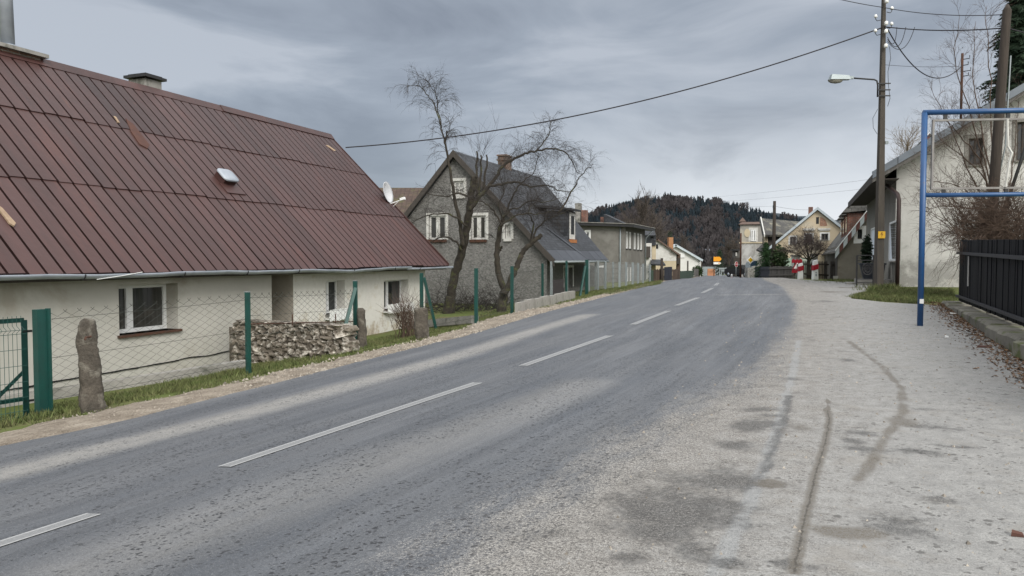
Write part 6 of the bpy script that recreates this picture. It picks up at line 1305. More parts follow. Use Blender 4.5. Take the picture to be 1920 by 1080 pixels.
def kz(a): s, t = fA[0]+fd.x*a, fA[1]+fd.y*a; return Hr(s, t)
kw = thing('stone_kerb', G(fA[0], fA[1]-4), 'row of mossy kerb stones carrying the black board fence', 'kerb')
while x < LF:
    wd = R.uniform(.5, .95); g = MB(BF); g.cur = R.random(); tp = fz0(x+wd/2)-.1+R.uniform(-.025, .025); lo = kz(x+wd/2)-.2; o1, o2 = -.34+R.uniform(-.03, .03), -.32+R.uniform(-.03, .03); e = R.uniform(.02, .05)
    g.hexa([(x, o1-.02, lo), (x+wd-.03, o2-.02, lo), (x+wd-.03, .35, lo), (x, .35, lo), (x, o1-.01, tp-e), (x+wd-.03, o2-.01, tp-e), (x+wd-.03, .35, tp-e), (x, .35, tp-e)]); g.hexa([(x, o1-.01, tp-e), (x+wd-.03, o2-.01, tp-e), (x+wd-.03, .35, tp-e+.001), (x, .35, tp-e+.001), (x+.03, o1+.03, tp), (x+wd-.06, o2+.03, tp), (x+wd-.05, .34, tp), (x+.03, .34, tp)]); g.build('kerb_stone', kst, kw); x += wd
# ================================================================ blue tube frame of the empty notice board
blue = mat('chipped blue enamel', (.013, .06, .17), (.018, .075, .2), 6, .4, .1, spec=.5, stain=(.1, .06, .04), stain_scale=6, stain_lo=.6)
s0, t0_ = ground_px(1725, 612); p0 = G(s0, t0_); Y0 = p0.y; zt = P(1727, 211, Y0).z; zb = P(1727, 366, Y0).z; xr = p0.x+3.05; Yr = 13.35/13.7*Y0
nb = thing('notice_frame', p0, 'empty blue tubular notice board frame standing on the pavement edge', 'sign frame')
NB = lambda a, d, z: Vector((p0.x+(xr-p0.x)*a/3.05, Y0+(Yr-Y0)*a/3.05-d, z))
for a in (0, 3.05):
    g = MB(NB, True); g.tube([(a, 0, p0.z-.3), (a, 0, zt)], .048, 14); g.build('post', blue, nb)
for z, r in ((zt, .048), (zb, .04)): g = MB(NB, True); g.tube([(-.02 if z == zt else .04, 0, z), (3.07, 0, z)], r, 12); g.build('crossbar', blue, nb)
fm = mat('bare steel frame', (.24, .235, .23), (.16, .15, .145), 6, .55, .1, metallic=.2); zi0, zi1 = zb+.1, zt-.13
g = MB(NB)
g.box(.13, 2.93, -.02, .02, zi1-.035, zi1); g.box(.13, 2.93, -.02, .02, zi0, zi0+.035); g.box(.13, .165, -.019, .019, zi0+.035, zi1-.035); g.box(2.895, 2.93, -.019, .019, zi0+.035, zi1-.035); g.build('inner_frame', fm, nb)
g = MB(NB); g.tube([(1.37, .03, zi1-.02), (1.39, .03, zi1-.5), (1.45, .05, (zi0+zi1)/2), (1.42, .04, zi0+.5), (1.37, .03, zi0+.03)], .022, 6); g.build('bent_strut', M['dirty_white'], nb)
g = MB(NB)
for a in (.35, 1.4, 2.5): g.box(a-.03, a+.03, -.012, .012, zb+.035, zi0); g.box(a-.03, a+.03, -.012, .012, zi1, zt-.04)
g.box(.04, .13, -.012, .012, (zi0+zi1)/2, (zi0+zi1)/2+.02); g.box(.04, .13, -.012, .012, zi1-.3, zi1-.28); g.build('lug', M['dark_metal'], nb)
g = MB(NB); g.box(-.035, .03, .03, .051, p0.z+.42, p0.z+.5); g.build('sticker', M['white_paint'], nb)
# ================================================================ lamp pole, its lamp, and the second wooden pole
Yp = 25.5; pb0 = P(1647, 545, Yp); sp_, tp_ = ST(pb0); zgp = Hr(sp_, tp_)+CZ; topx = P(1657, 0, Yp).x
lp = thing('utility_pole', (pb0.x, Yp, zgp), 'tall concrete pole carrying a street lamp in front of the white house', 'pole'); zt = P(1656, -60, Yp).z
conc_pole = mat('brown-grey pole concrete', (.085, .074, .062), (.055, .048, .041), 2, .92, .4, stretch=(5, 5, .5), stain=(.055, .05, .045), stain_scale=1.3)
xz = lambda z: pb0.x+(topx-pb0.x)*(z-zgp)/(P(1657, 0, Yp).z-zgp)
g = MB(); 
zs = [zgp-.4, zgp+2.5, zgp+5, zgp+8, zt]
for a, c in zip(zs, zs[1:]):
    wa, wc = .125-.0075*(a-zgp), .125-.0075*(c-zgp); g.hexa([(xz(a)-wa, Yp-wa, a), (xz(a)+wa, Yp-wa, a), (xz(a)+wa, Yp+wa, a), (xz(a)-wa, Yp+wa, a), (xz(c)-wc, Yp-wc, c), (xz(c)+wc, Yp-wc, c), (xz(c)+wc, Yp+wc, c), (xz(c)-wc, Yp+wc, c)])
g.build('shaft', conc_pole, lp)
pz = lambda y: P(1650, y, Yp).z
g = MB(None, True); zA = pz(182); xA = xz(zA)-.16; g.tube([(xA, Yp-.02, zA), (xA, Yp-.02, pz(160)), (xA-.03, Yp-.02, pz(152)), (xA-.12, Yp-.02, pz(149.5)), (P(1590, 146, Yp).x, Yp-.02, pz(146))], .028, 8); arm = g.build('lamp_arm', M['dark_metal'], lp)
x0, x1 = P(1555, 146, Yp).x, P(1593, 146, Yp).x; g = MB(); zq = pz(146)
g.hexa([(x0, Yp-.14, pz(150)), (x1, Yp-.1, pz(149.5)), (x1, Yp+.1, pz(149.5)), (x0, Yp+.14, pz(150)), (x0+.06, Yp-.1, pz(140)), (x1-.05, Yp-.08, pz(142)), (x1-.05, Yp+.08, pz(142)), (x0+.06, Yp+.1, pz(140))]); g.box(x1-.02, x1+.12, Yp-.05, Yp+.05, pz(148), pz(143.5))
lh = g.build('lamp_head', mat('grey lamp housing', (.33, .37, .38), (.27, .31, .32), 4, .5, .05, metallic=.2), lp)
g = MB(None, True); xc = (x0*.7+x1*.3); rr_ = [[g.vert(xc+.26*f*math.cos(i*PI/8), Yp+.11*f*math.sin(i*PI/8), pz(150)-dz) for i in range(16)] for f, dz in ((1, 0), (.9, .06), (.6, .1), (.1, .12))]
for a, c in zip(rr_, rr_[1:]):
    for i in range(16): g.face((a[i], a[(i+1) % 16], c[(i+1) % 16], c[i]))
g.build('lamp_glass', glassmat('dull lamp glass', (.12, .115, .1)), lh)
ceram = mat('white porcelain', (.75, .75, .73), (.68, .68, .66), 6, .3, 0)
for y, sd in ((6, 0), (20, 1), (35, -1), (47, 0), (49, 1), (62, -1), (62, 0), (89, 0)):
    z = pz(y); x = xz(z)
    if sd:
        g = MB(None, True); g.tube([(x+sd*.1, Yp-.02, z-.05), (x+sd*.22, Yp-.02, z-.08), (x+sd*.27, Yp-.02, z-.02), (x+sd*.27, Yp-.02, z+.04)], .012, 5); hkk = g.build('insulator_hook', M['dark_metal'], lp); g = MB(None, True); g.lathe(x+sd*.27, Yp-.02, [(.03, z+.02), (.055, z+.04), (.05, z+.09), (.03, z+.13)], 10); g.build('insulator', ceram, hkk)
    else:
        g = MB(None, True); g.lathe(x, Yp-.2, [(.03, z-.07), (.07, z-.04), (.055, z+.0), (.06, z+.04), (.03, z+.07)], 10); g.build('insulator', ceram, lp)
for y in (158, 170, 181): g = MB(); z = pz(y); g.box(xz(z)-.2, xz(z)+.22, Yp-.135, Yp-.115, z-.02, z+.02); g.build('clamp', M['dark_metal'], lp)
z = pz(268); g = MB(); g.box(xz(z)+.1, xz(z)+.2, Yp-.1, Yp-.02, z-.05, z+.05); g.build('junction_box', M['galv_post'], lp)
# yellow plate with its dark symbol
z0, z1 = pz(447), pz(434); xm = xz(z0); g = MB(); g.box(xm-.12, xm+.12, Yp-.165, Yp-.15, z0, z1); pl_ = g.build('yellow_plate', mat('yellow plate', (.6, .36, .03), (.52, .3, .03), 6, .6, 0), lp)
g = MB(); plate(g, None, [(xm-.05, z0+.12), (xm+.0, z0+.12), (xm-.02, z0+.04), (xm+.055, z0+.15), (xm+.01, z0+.15), (xm+.03, z0+.21), (xm-.01, z0+.21)], Yp-.168, Yp-.1655); g.build('bolt_symbol', mat('faded dark print', (.25, .13, .02), (.22, .11, .02), 5, .8, 0), pl_)
g = MB(None, True); zz = [pz(y) for y in (88, 110, 135, 160, 185, 200)]; g.tube([(xz(z)+.2+.05*math.sin(i*2.), Yp-.05, z) for i, z in enumerate(zz)], .009, 4); g.tube([(xz(pz(y))-.16-dx, Yp-.05, pz(y)) for y, dx in ((205, .0), (222, .16), (240, .14), (252, .0))], .008, 4); g.build('loose_cable', M['dark_metal'], lp)
PT = lambda y: Vector((xz(pz(y)), Yp, pz(y)))
# wooden pole on the right
Yw = 21.5; pbw = P(1866, 470, Yw); zgw = Hr(*ST(pbw))+CZ; tw_ = P(1889, 8, Yw)
wp_ = thing('utility_pole', (pbw.x, Yw, zgw), 'leaning wooden pole with a pointed top rising from the bush behind the blue frame', 'pole')
g = MB(None, True); d = tw_-Vector((pbw.x-.25, Yw, zgw)); b0 = Vector((pbw.x-.25, Yw, zgw-.3))
g.tube([b0, b0+d*.5+Vector((0, 0, .15)), tw_-d*.02, tw_], [.155, .135, .112, .03], 12); g.build('shaft', M['pole_wood'], wp_)
g = MB(None, True); g.tube([b0+Vector((.22, -.05, 3.4)), b0+d*.55+Vector((.2, -.05, 0)), b0+d*.86+Vector((.16, -.05, 0))], .02, 5); g.build('cable_duct', M['galv_post'], wp_)
g = MB(None, True); g.tube([b0+Vector((2., -.1, 6.4)), b0+Vector((1.0, -.1, 4.6)), b0+Vector((.35, -.05, 2.4))], .05, 6); g.build('stay', M['dark_metal'], wp_)
# pole near the grey board fence
Yq = 52; pq = P(1449, 500, Yq); zq = Hr(*ST(pq))+CZ; zt = P(1450, 377, Yq).z
o = thing('utility_pole', (pq.x, Yq, zq), 'plain wooden pole rising over the grey board fence and the round spruce', 'pole'); g = MB(None, True); g.tube([(pq.x, Yq, zq-.3), (pq.x+.05, Yq, (zq+zt)/2), (pq.x+.06, Yq, zt)], [.14, .125, .1], 10); g.build('shaft', M['pole_wood'], o)
g = MB(); g.box(pq.x-.1, pq.x+.0, Yq-.2, Yq-.1, zt-.5, zt-.3); g.build('bracket', M['dark_metal'], o); PQ = Vector((pq.x+.06, Yq, zt-.35))
Yq = 74; pq = P(1388.5, 500, Yq); zq = Hr(*ST(pq))+CZ; o = thing('utility_pole', (pq.x, Yq, zq), 'slim dark pole in front of the patchy grey house', 'pole'); g = MB(None, True); g.tube([(pq.x, Yq, zq-.3), (pq.x, Yq, P(1388, 437, Yq).z)], [.1, .08], 8); g.build('shaft', M['rust'], o)
# ================================================================ wires
cable = mat('dark cable', (.018, .015, .02), (.022, .02, .024), 5, .6, 0)
def wire(a, b_, sag, r, label, n=30):
    g = MB(None, True); g.tube(catenary(a, b_, sag, n), r, 5, False); tag(g.build('power_line', cable, loc=a), label, 'wire')
cg_ = P(648, 276.5, 27.6)
wire(PT(51), cg_, .7, .022, 'thick dark cable sagging from the lamp pole across the road to the cottage gable')
wire(PT(51)+Vector((0, 0, .02)), P(1887, 52, Yw), .1, .018, 'dark twisted cable from the lamp pole to the wooden pole, the lower of two')
wire(PT(14), P(1887, 27, Yw), .12, .012, 'thin wire from the lamp pole to the wooden pole, the upper of two')
wire(PT(14), P(1400, -52, 19), .1, .012, 'thin wire leaving the lamp pole up to the left edge of the sky')
wire(PT(55)+Vector((.15, 0, 0)), MAST, 1.0, .02, 'drooping cable loop from the lamp pole to the mast on the white house')
wire(PT(121), P(1800, 124, 27.), .05, .007, 'hair-thin wire from the lamp pole toward the mast of the white house')
wire(P(1887, 52, Yw), P(2250, 70, 19), .3, .018, 'dark cable running off to the right from the wooden pole')
for i, (y, x, dx) in enumerate(((56, 1667, .35), (60, 1672, .6), (66, 1690, .85))):
    a = PT(50)+Vector((.45+.3*i, -.02, -.02)); c = PT(70+i*4)+Vector((.14, -.02, 0)); mid = (a+c)/2+Vector((.12, 0, -.75-.1*i)); g = MB(None, True)
    g.tube([a*(1-t)**2+mid*2*t*(1-t)+c*t*t for t in [j/14 for j in range(15)]], .011, 4); g.build('jumper_cable', cable, lp)
wire(PQ, P(1522, 393, 66), 0.1, .008, 'thin wire from the wooden pole to the brick chimney of the cream gabled house')
wire(P(1340, 369, 85), P(1640, 335, 40), .1, .005, 'faint wire over the street, highest of the three in the pale sky'); wire(P(1340, 378, 85), P(1640, 352, 40), .1, .005, 'faint wire over the street, middle of the three in the pale sky'); wire(P(1340, 384, 85), PQ, .1, .005, 'faint wire over the street, lowest of the three, ending at the wooden pole')
# ================================================================ wooded hill and the far ridge
HP = [(300, 470), (700, 446), (900, 436), (1040, 428), (1090, 424), (1130, 407), (1165, 395), (1200, 387), (1240, 385), (1300, 387), (1345, 390), (1390, 399), (1430, 410), (1480, 421), (1560, 440), (1700, 460), (2300, 478)]
def hill_top(px): return lerp_list(HP, px)
def hill_pt(px, q):           # q 0 at the foot, 1 on the crest, beyond 1 behind it
    Y = 330+420*q; foot = -8.0; top = P(px, hill_top(px), 750).z-CZ
    e = min(1, q); z = foot+(top-foot)*(e**1.15)-(q-1)*60*(q > 1)
    n = 5*mnoise.noise((px*.012, q*4, 0))*min(1, q*2)*(1-.8*(q > .9)); p = P(px, 484, Y); return Vector((p.x, Y, CZ+z+n))
g = MB(None, True); ids = [[g.vert(*hill_pt(px, q*.06)) for px in range(250, 2300, 14)] for q in range(0, 24)]
for a, c in zip(ids, ids[1:]):
    for j in range(len(a)-1): g.face((a[j], a[j+1], c[j+1], c[j]))
struct(g, 'hill', mat('forest floor', (.05, .04, .03), (.035, .032, .022), .03, .95, 0))
RP = [(200, 440), (1000, 430), (1300, 404), (1400, 398), (1440, 399), (1500, 404), (1560, 412), (1700, 425), (2100, 450)]
g = MB(None, True); rows_ = []
for q in range(0, 13):
    row = []
    for px in range(100, 2300, 16):
        f = q/10; Y = 2300+800*f; top = P(px, lerp_list(RP, px), 3100).z+8*mnoise.noise((px*.03, 1, 0))+4*mnoise.noise((px*.2, 3, 0)); p = P(px, 484, Y); row.append(g.vert(p.x, Y, -10+(top+10)*min(f, 1)-60*max(0, f-1)))
    rows_.append(row)
for a, c in zip(rows_, rows_[1:]):
    for j in range(len(a)-1): g.face((a[j], a[j+1], c[j+1], c[j]))
struct(g, 'far_ridge', mat('distant forest ridge', (.022, .034, .046), (.032, .042, .05), .01, .95, 0))  # bluish tone paints the distance haze into the ridge colour
rh = random.Random(4); con = MB(); dec = MB(); hdc = MB()
def conifer(g, p, h, rg, lean=0):
    n = 6; r = h*rg.uniform(.15, .24); lv = 5; g.cur = rg.random()
    a0 = rg.random()*6
    for i in range(lv):
        z0 = h*(.12+.88*i/lv*.95); z1 = min(h, z0+h*.34); rr = r*(1-i/lv*.85)*rg.uniform(.8, 1.2); tip = g.vert(p.x, p.y, p.z+z1); ring = [g.vert(p.x+rr*math.cos(a0+j*2*PI/n)*rg.uniform(.6, 1.3), p.y+rr*math.sin(a0+j*2*PI/n), p.z+z0+h*rg.uniform(-.05, .03)) for j in range(n)]
        for j in range(n): g.face((ring[j], ring[(j+1) % n], tip))
def bare(g, p, h, rg, n=34):
    r = h*rg.uniform(.17, .26); g.cur = rg.random()
    g.face((g.vert(p.x-.18, p.y, p.z), g.vert(p.x+.18, p.y, p.z), g.vert(p.x, p.y, p.z+h*.9)))
    for _ in range(n):
        a, q, f = rg.random()*6.28, rg.random()**.6, rg.uniform(-.6, 1); zz = .62+.36*f; rr = r*q*math.sqrt(max(0, 1-f*f*.9)); bx = Vector((p.x+rr*.3*math.cos(a), p.y+rr*.3*math.sin(a), p.z+h*(zz-.18)))
        tp = Vector((p.x+rr*math.cos(a), p.y+rr*math.sin(a), p.z+h*zz)); wd = h*.014
        g.face((g.vert(bx.x-wd, bx.y, bx.z), g.vert(bx.x+wd, bx.y, bx.z), g.vert(tp.x+wd*1.6, tp.y, tp.z), g.vert(tp.x-wd*1.6, tp.y, tp.z)))
for _ in range(8500):
    px = rh.uniform(1010, 1620) if rh.random() < .85 else rh.uniform(300, 2200); q = rh.random()**.85*1.02; p = hill_pt(px, q); p.x += rh.uniform(-3, 3)
    kx = mnoise.noise((px*.02, q*5, 7))+.35*mnoise.noise((px*.08, q*14, 2)); 
    if px < 1140 or px > 1400: kx += .28
    kx = kx*1.5-.1*(q < .45)
    if .35 < q < .93 and 1190 < px < 1290: kx -= .4
    if q > .93 and 1225 < px < 1262: kx -= .2; 
    if q > .93 and 1232 < px < 1256 and rh.random() < .8: continue
    if kx > -.12: conifer(con, p, rh.uniform(6, 11.5), rh)
    else: bare(dec, p, rh.uniform(8, 13), rh)
for _ in range(420):
    px = rh.uniform(1275, 1400); Y = rh.uniform(215, 335); p = P(px, 484, Y); p.z = G(*ST(p)).z-.3
    (bare if rh.random() < .85 else conifer)(dec if rh.random() < 2 else con, p, rh.uniform(5, 9.5), rh)
for px in (1243, 1246, 1251, 1256, 1259): conifer(con, hill_pt(px, 1.0), rh.uniform(11, 15), rh)
cmat = mat('dark conifers', (.005, .011, .017), (.01, .018, .023), .02, .95, 0, tint=.8); dmat = mat('bare winter woodland', (.05, .044, .045), (.031, .029, .032), .025, .95, 0, tint=.8)
tag(con.build('conifer_forest', cmat, loc=(0, 600, 0)), 'dark blue-green conifers covering the crest and flank of the hill', 'forest', kind='stuff'); tag(dec.build('bare_forest', dmat, loc=(0, 600, 0)), 'brown-grey leafless woodland on the slopes of the hill', 'forest', kind='stuff')
# mid-distance trees behind the houses at the bend
def far_tree(px, yb, yt, Y, label, wide=.5, conif=False, seed=0, n=1):
    a = P(px, yt, Y); zg = Hr(*ST(a))+CZ; h = a.z-zg; rg = random.Random(seed); base = Vector((a.x, Y, zg))
    o = thing('spruce' if conif else 'bare_tree', base, label, 'tree')
    if conif:
        g = MB(None, True); g.tube([base, base+Vector((0, 0, h*.9))], [h*.02, h*.005], 6); g.build('trunk', M['bark'], o); g = MB(); spruce_crown(g, base, h, h*wide, rg, 1); g.build('crown', M['needles'], o)
    else:
        g = MB(None, True); tw = MB(); pth = limb(g, [base, base+Vector((h*.02, 0, h*.3)), base+Vector((-h*.02, 0, h*.55)), base+Vector((0, 0, h*.8))], h*.025, h*.006, 6); g.build('trunk', M['bark'], o)
        bushy(tw, pth, rg, 46, h*.34, h*.006, 2, -.05, .7, cnt=4, f0=.25); tw.build('crown', M['twig_far'], o)
M['twig_far'] = mat('far twig bark', (.075, .06, .05), (.05, .042, .036), .5, .9, 0)
M['needles'] = mat('spruce needles', (.012, .026, .014), (.022, .04, .02), 1.2, .85, 0, tint=.9)
def spruce_crown(g, base, h, r, rg, dens=2, z0=.08):
    """whorls of drooping boughs, each a spray of small needle blades"""
    lv = int(16*dens**.5)+6
    for i in range(lv):
        f = z0+(1-z0)*i/lv; rr = r*(1-f)**.8*rg.uniform(.85, 1.15)+.03*r; nb = int(7*dens**.5)+3
        for b_ in range(nb):
            a = rg.random()*6.28; L = rr*rg.uniform(.65, 1.15); o = base+Vector((0, 0, h*f)); d = Vector((math.cos(a), math.sin(a), rg.uniform(-.25, .15))); nseg = int(7*dens)
            for s_ in range(nseg):
                q = (s_+rg.random())/nseg; p = o+d*(L*q)+Vector((0, 0, -L*.28*q*q)); sz = h*.035*(1.15-q*.6)*rg.uniform(.7, 1.4)/dens**.45; g.cur = rg.random()
                sd = Vector((rg.uniform(-1, 1), rg.uniform(-1, 1), rg.uniform(-.9, .1))).normalized(); up = d.cross(sd).normalized()*sz*.3
                g.face((g.vert(*(p-up)), g.vert(*(p+up)), g.vert(*(p+sd*sz*1.8))))
far_tree(1205, 500, 372, 90, 'large bare tree rising behind the grey flat-roofed house', seed=1); far_tree(1228, 500, 396, 120, 'bare tree behind the slate-clad house', seed=2); far_tree(1282, 500, 442, 150, 'bare tree behind the white house at the bend', seed=3)
far_tree(1256, 500, 430, 135, 'narrow dark spruce behind the orange chimney of the cream house', .16, True, 4); far_tree(1349, 508, 466, 150, 'broad dark evergreen behind the orange arrow board', .5, True, 5); far_tree(1366, 508, 452, 170, 'bare tree left of the patchy grey house', seed=6); far_tree(1185, 500, 405, 105, 'thin bare tree behind the roof of the grey flat-roofed house', seed=8)
far_tree(1310, 508, 478, 160, 'small dark evergreen between the white house and the far bend', .4, True, 9); far_tree(1378, 500, 446, 190, 'second bare tree at the far bend, just left of the dark shed', seed=12)
# clipped evergreen by the white house; round spruce by the wooden pole; climbing evergreen by the door
def leafy(px, py, Y, rx, rz, n, m, label, name, cat, seed, sz=.12, sq=1.):
    rg = random.Random(seed); c0 = P(px, py, Y); g = MB(); zg = Hr(*ST(c0))+CZ
    for _ in range(n):
        d = Vector((rg.gauss(0, 1), rg.gauss(0, 1), rg.gauss(0, 1))).normalized(); q = rg.random()**.33*(1+.3*mnoise.noise(d*2.2+Vector((seed, 0, 0)))); p = c0+Vector((d.x*rx*q, d.y*rx*q*sq, d.z*rz*q))
        if p.z < zg: continue
        g.cur = rg.random(); a = Vector((rg.uniform(-1, 1), rg.uniform(-1, 1), rg.uniform(-.6, .6)))*sz; b_ = Vector((rg.uniform(-1, 1), rg.uniform(-1, 1), rg.uniform(-1, 1)))*sz*.6; g.face((g.vert(*(p-b_)), g.vert(*(p+b_)), g.vert(*(p+a*1.6))))
    g.tube([Vector((c0.x, Y, zg-.1)), c0], .05, 5); return tag(g.build(name, m, loc=(c0.x, Y, zg)), label, cat)
shrubm = mat('dark shrub leaves', (.02, .04, .014), (.035, .06, .02), 1.5, .8, 0, tint=.9)
leafy(1308, 508, 112, .75, .85, 1100, shrubm, 'small rounded evergreen shrub in front of the white house', 'round_shrub', 'shrub', 3, .16)
stp = P(1436, 470, 54); zg = Hr(*ST(stp))+CZ; o = thing('spruce', (stp.x, 54, zg), 'broad dark green spruce behind the blue-black gate and the wooden pole', 'tree'); ht = P(1440, 453, 54).z-zg; g = MB(None, True); g.tube([Vector((stp.x, 54, zg)), Vector((stp.x, 54, zg+ht*.9))], [.1, .02], 6); g.build('trunk', M['bark'], o); g = MB(); spruce_crown(g, Vector((stp.x, 54, zg)), ht, 1.55, random.Random(8), 4, .1); g.build('crown', mat('bright spruce needles', (.014, .04, .014), (.03, .065, .022), 1.2, .85, 0, tint=.9), o)
leafy(1625, 474, 34, .2, .75, 1300, M['needles'], 'narrow dark evergreen against the far end of the white house', 'column_shrub', 'shrub', 5, .09); leafy(1461, 484, 52, .6, .9, 1500, shrubm, 'dull dark shrub right of the wooden pole', 'shrub', 'shrub', 6, .12)
# apple tree between the fence and the cream house
ya = 49; bs_ = P(1517, 510, ya); zg = Hr(*ST(bs_))+CZ; o = thing('bare_fruit_tree', (bs_.x, ya, zg), 'dense twiggy bare fruit tree behind the dark picket fence', 'tree'); rg = random.Random(31); g = MB(None, True); tw = MB()
b0 = Vector((bs_.x, ya, zg)); trk = limb(g, [b0, P(1516, 498, ya), P(1518, 486, ya)], .16, .11, 8)
for x, y, d in ((1480, 470, 0), (1495, 452, .5), (1510, 440, -.5), (1525, 446, .4), (1535, 460, -.4), (1490, 462, -.6), (1540, 470, .5), (1508, 455, 1)): l = limb(g, [P(1518, 487, ya), P((1518+x)/2, (480+y)/2+6, ya+d), P(x, y, ya+d)], .05, .014, 6); bushy(tw, l, rg, 44, 1.0, .008, 2, .06, .3, cnt=4, f0=.35)
g.build('trunk', M['bark'], o); tw.build('crown', mat('purple-brown twigs', (.075, .055, .05), (.05, .04, .038), 1, .9, 0), o)
# ---------------------------------------------------------------- right side: brown bush, bare shrubs and the tall spruce
rg = random.Random(17); Yb = 20.5
bsh = thing('bare_bush', G(*ST(P(1860, 470, Yb))), 'big dense brown bare bush behind the black fence, spilling over its far end', 'bush'); tw = MB(); tw2 = MB()
for i in range(130):
    o = P(max(1825, min(1990, rg.gauss(1880, 40))), 500, Yb+rg.uniform(-1.2, 1.2)); o.z = Hr(*ST(o))+CZ+.2; top = P(rg.gauss(1860, 55), 345+rg.random()*105, Yb+rg.uniform(-1.4, 1.4)); d = top-o
    pth = limb(tw, [o, o+d*.4+Vector((rg.uniform(-.2, .2), 0, .25)), o+d*.75+Vector((rg.uniform(-.3, .3), 0, .2)), top], .018, .005, 4, .02, 3); bushy(tw2, pth, rg, 9, .6, .006, 1, .06, .2, cnt=5, f0=.3)
for i in range(520):
    o = P(rg.gauss(1862, 42), rg.gauss(425, 26), Yb+rg.uniform(-1.3, 1.1)); twig(tw2, o, Vector((rg.uniform(-1.2, 1), rg.uniform(-1, .6), rg.uniform(-.7, .7))), rg.uniform(.5, 1.0), .006, 1, .12, rg, cnt=4)
for i in range(90):
    o = P(rg.uniform(1795, 1850), rg.uniform(440, 475), 17.3+rg.uniform(-.3, .6)); twig(tw2, o, Vector((rg.uniform(-1, .6), rg.uniform(-1, -.1), rg.uniform(-.9, .1))), rg.uniform(.3, .7), .004, 1, .3, rg, cnt=3)
tw.build('stems', M['twig_brown'], bsh); tw2.build('twigs', M['twig_brown'], bsh)
tr = thing('bare_tree', G(*ST(P(1850, 470, 24))), 'spreading thin bare tree behind the blue frame, reaching above the roof', 'tree'); tw = MB(); g = MB(None, True); Yt = 24
lim = ([(1872, 420), (1850, 340), (1800, 290), (1762, 262)], [(1872, 420), (1845, 300), (1815, 200), (1790, 110), (1800, 30)], [(1872, 420), (1860, 280), (1858, 150), (1850, 60), (1848, 10)], [(1868, 400), (1830, 370), (1780, 345), (1735, 340)], [(1868, 400), (1825, 340), (1785, 240), (1745, 165)], [(1874, 410), (1895, 330), (1905, 250), (1915, 160)], [(1870, 400), (1835, 300), (1800, 255), (1770, 225)], [(1868, 400), (1820, 390), (1770, 385), (1740, 395)], [(1872, 400), (1838, 230), (1822, 140), (1830, 40)])
limb(g, [P(1868, 500, Yt)-Vector((0, 0, .6)), P(1870, 450, Yt), P(1872, 405, Yt)], .12, .07, 8)
for i, l in enumerate(lim): pth = limb(g, [P(x, y, Yt+(i % 3-1)*.5*j) for j, (x, y) in enumerate(l)], .03, .006, 6, .04); bushy(tw, pth, rg, 24, 1.1, .006, 2, -.02, .5, cnt=4, f0=.2)
g.build('trunk', M['twig_brown'], tr); tw.build('crown', M['twig_brown'], tr)
tr = thing('bare_tree', G(*ST(P(1700, 470, 60))), 'pale distant bare tree peeping over the white house roof', 'tree'); g = MB(None, True); tw = MB(); b0 = P(1700, 470, 60); b0.z = Hr(*ST(b0))+CZ; pth = limb(g, [b0, P(1698, 380, 60), P(1702, 320, 60), P(1700, 270, 60)], .2, .04, 6); bushy(tw, pth, rg, 60, 2.4, .02, 2, -.03, .5, cnt=4, f0=.35); g.build('trunk', M['bark'], tr); tw.build('crown', mat('pale twigs', (.2, .16, .11), (.14, .11, .08), 1, .9, 0), tr)
Ys = 40; b0 = P(1908, 470, Ys); b0.z = Hr(*ST(b0))+CZ; tr = thing('spruce', b0, 'tall dark spruce behind the white house, cut by the top right corner', 'tree'); hS = P(1908, -120, Ys).z-b0.z; g = MB(None, True); g.tube([b0, b0+Vector((0, 0, hS*.95))], [.3, .03], 8); g.build('trunk', M['bark'], tr); g = MB(); spruce_crown(g, b0, hS, 3.3, random.Random(12), 9, .25); g.build('crown', M['needles'], tr)
# ================================================================ grass, leaves and litter
grass_m = mat('grass blades', (.055, .088, .02), (.125, .12, .055), 2.4, .85, 0, tint=1.); 
rg = random.Random(2); g = MB(STF)
def blades(s, t, n, h, spread=.05):
    for _ in range(n):
        a, c = s+rg.gauss(0, spread), t+rg.gauss(0, spread); z = Hr(a, c)-.03; hh = h*rg.uniform(.5, 1.3); an = rg.random()*6.28; wd = .006+.0022*hh/.06; g.cur = rg.random()
        dx, dy = math.cos(an)*wd, math.sin(an)*wd; lx, ly = rg.gauss(0, .45)*hh, rg.gauss(0, .45)*hh; g.face((g.vert(a-dx, c-dy, z), g.vert(a+dx, c+dy, z), g.vert(a+lx, c+ly, z+hh)))
n0 = 0
for _ in range(7000):      # strip between the sandy verge and the kerb, fence or wall
    t = rg.uniform(5.5, 40); e = lerp_list(SL, t)-lerp_list(VERGE, t); far = -10.6 if t < 22 else -11.5; s = e+.15+rg.random()**1.2*(far-e)
    if mnoise.noise((s*1.4, t*1.4, 5)) < -.12 or (s > e and rg.random() < .5): continue
    blades(s, t, 9, (.055 if t > 8 else .045)*(1+.8*mnoise.noise((s*2.3, t*2.3, 8))))
for _ in range(2600):       # tufts along fence feet
    t = rg.uniform(5.5, 30); s = -9.3+rg.gauss(0, .35); blades(s, t, 8, .08)
for x, y, n in ((1650, 540, 40), (1662, 542, 50), (1640, 545, 30)):
    s, t = ground_px(x, y)
    for _ in range(n): blades(s+rg.gauss(0, .25), t+rg.gauss(0, .2), 8, .2)
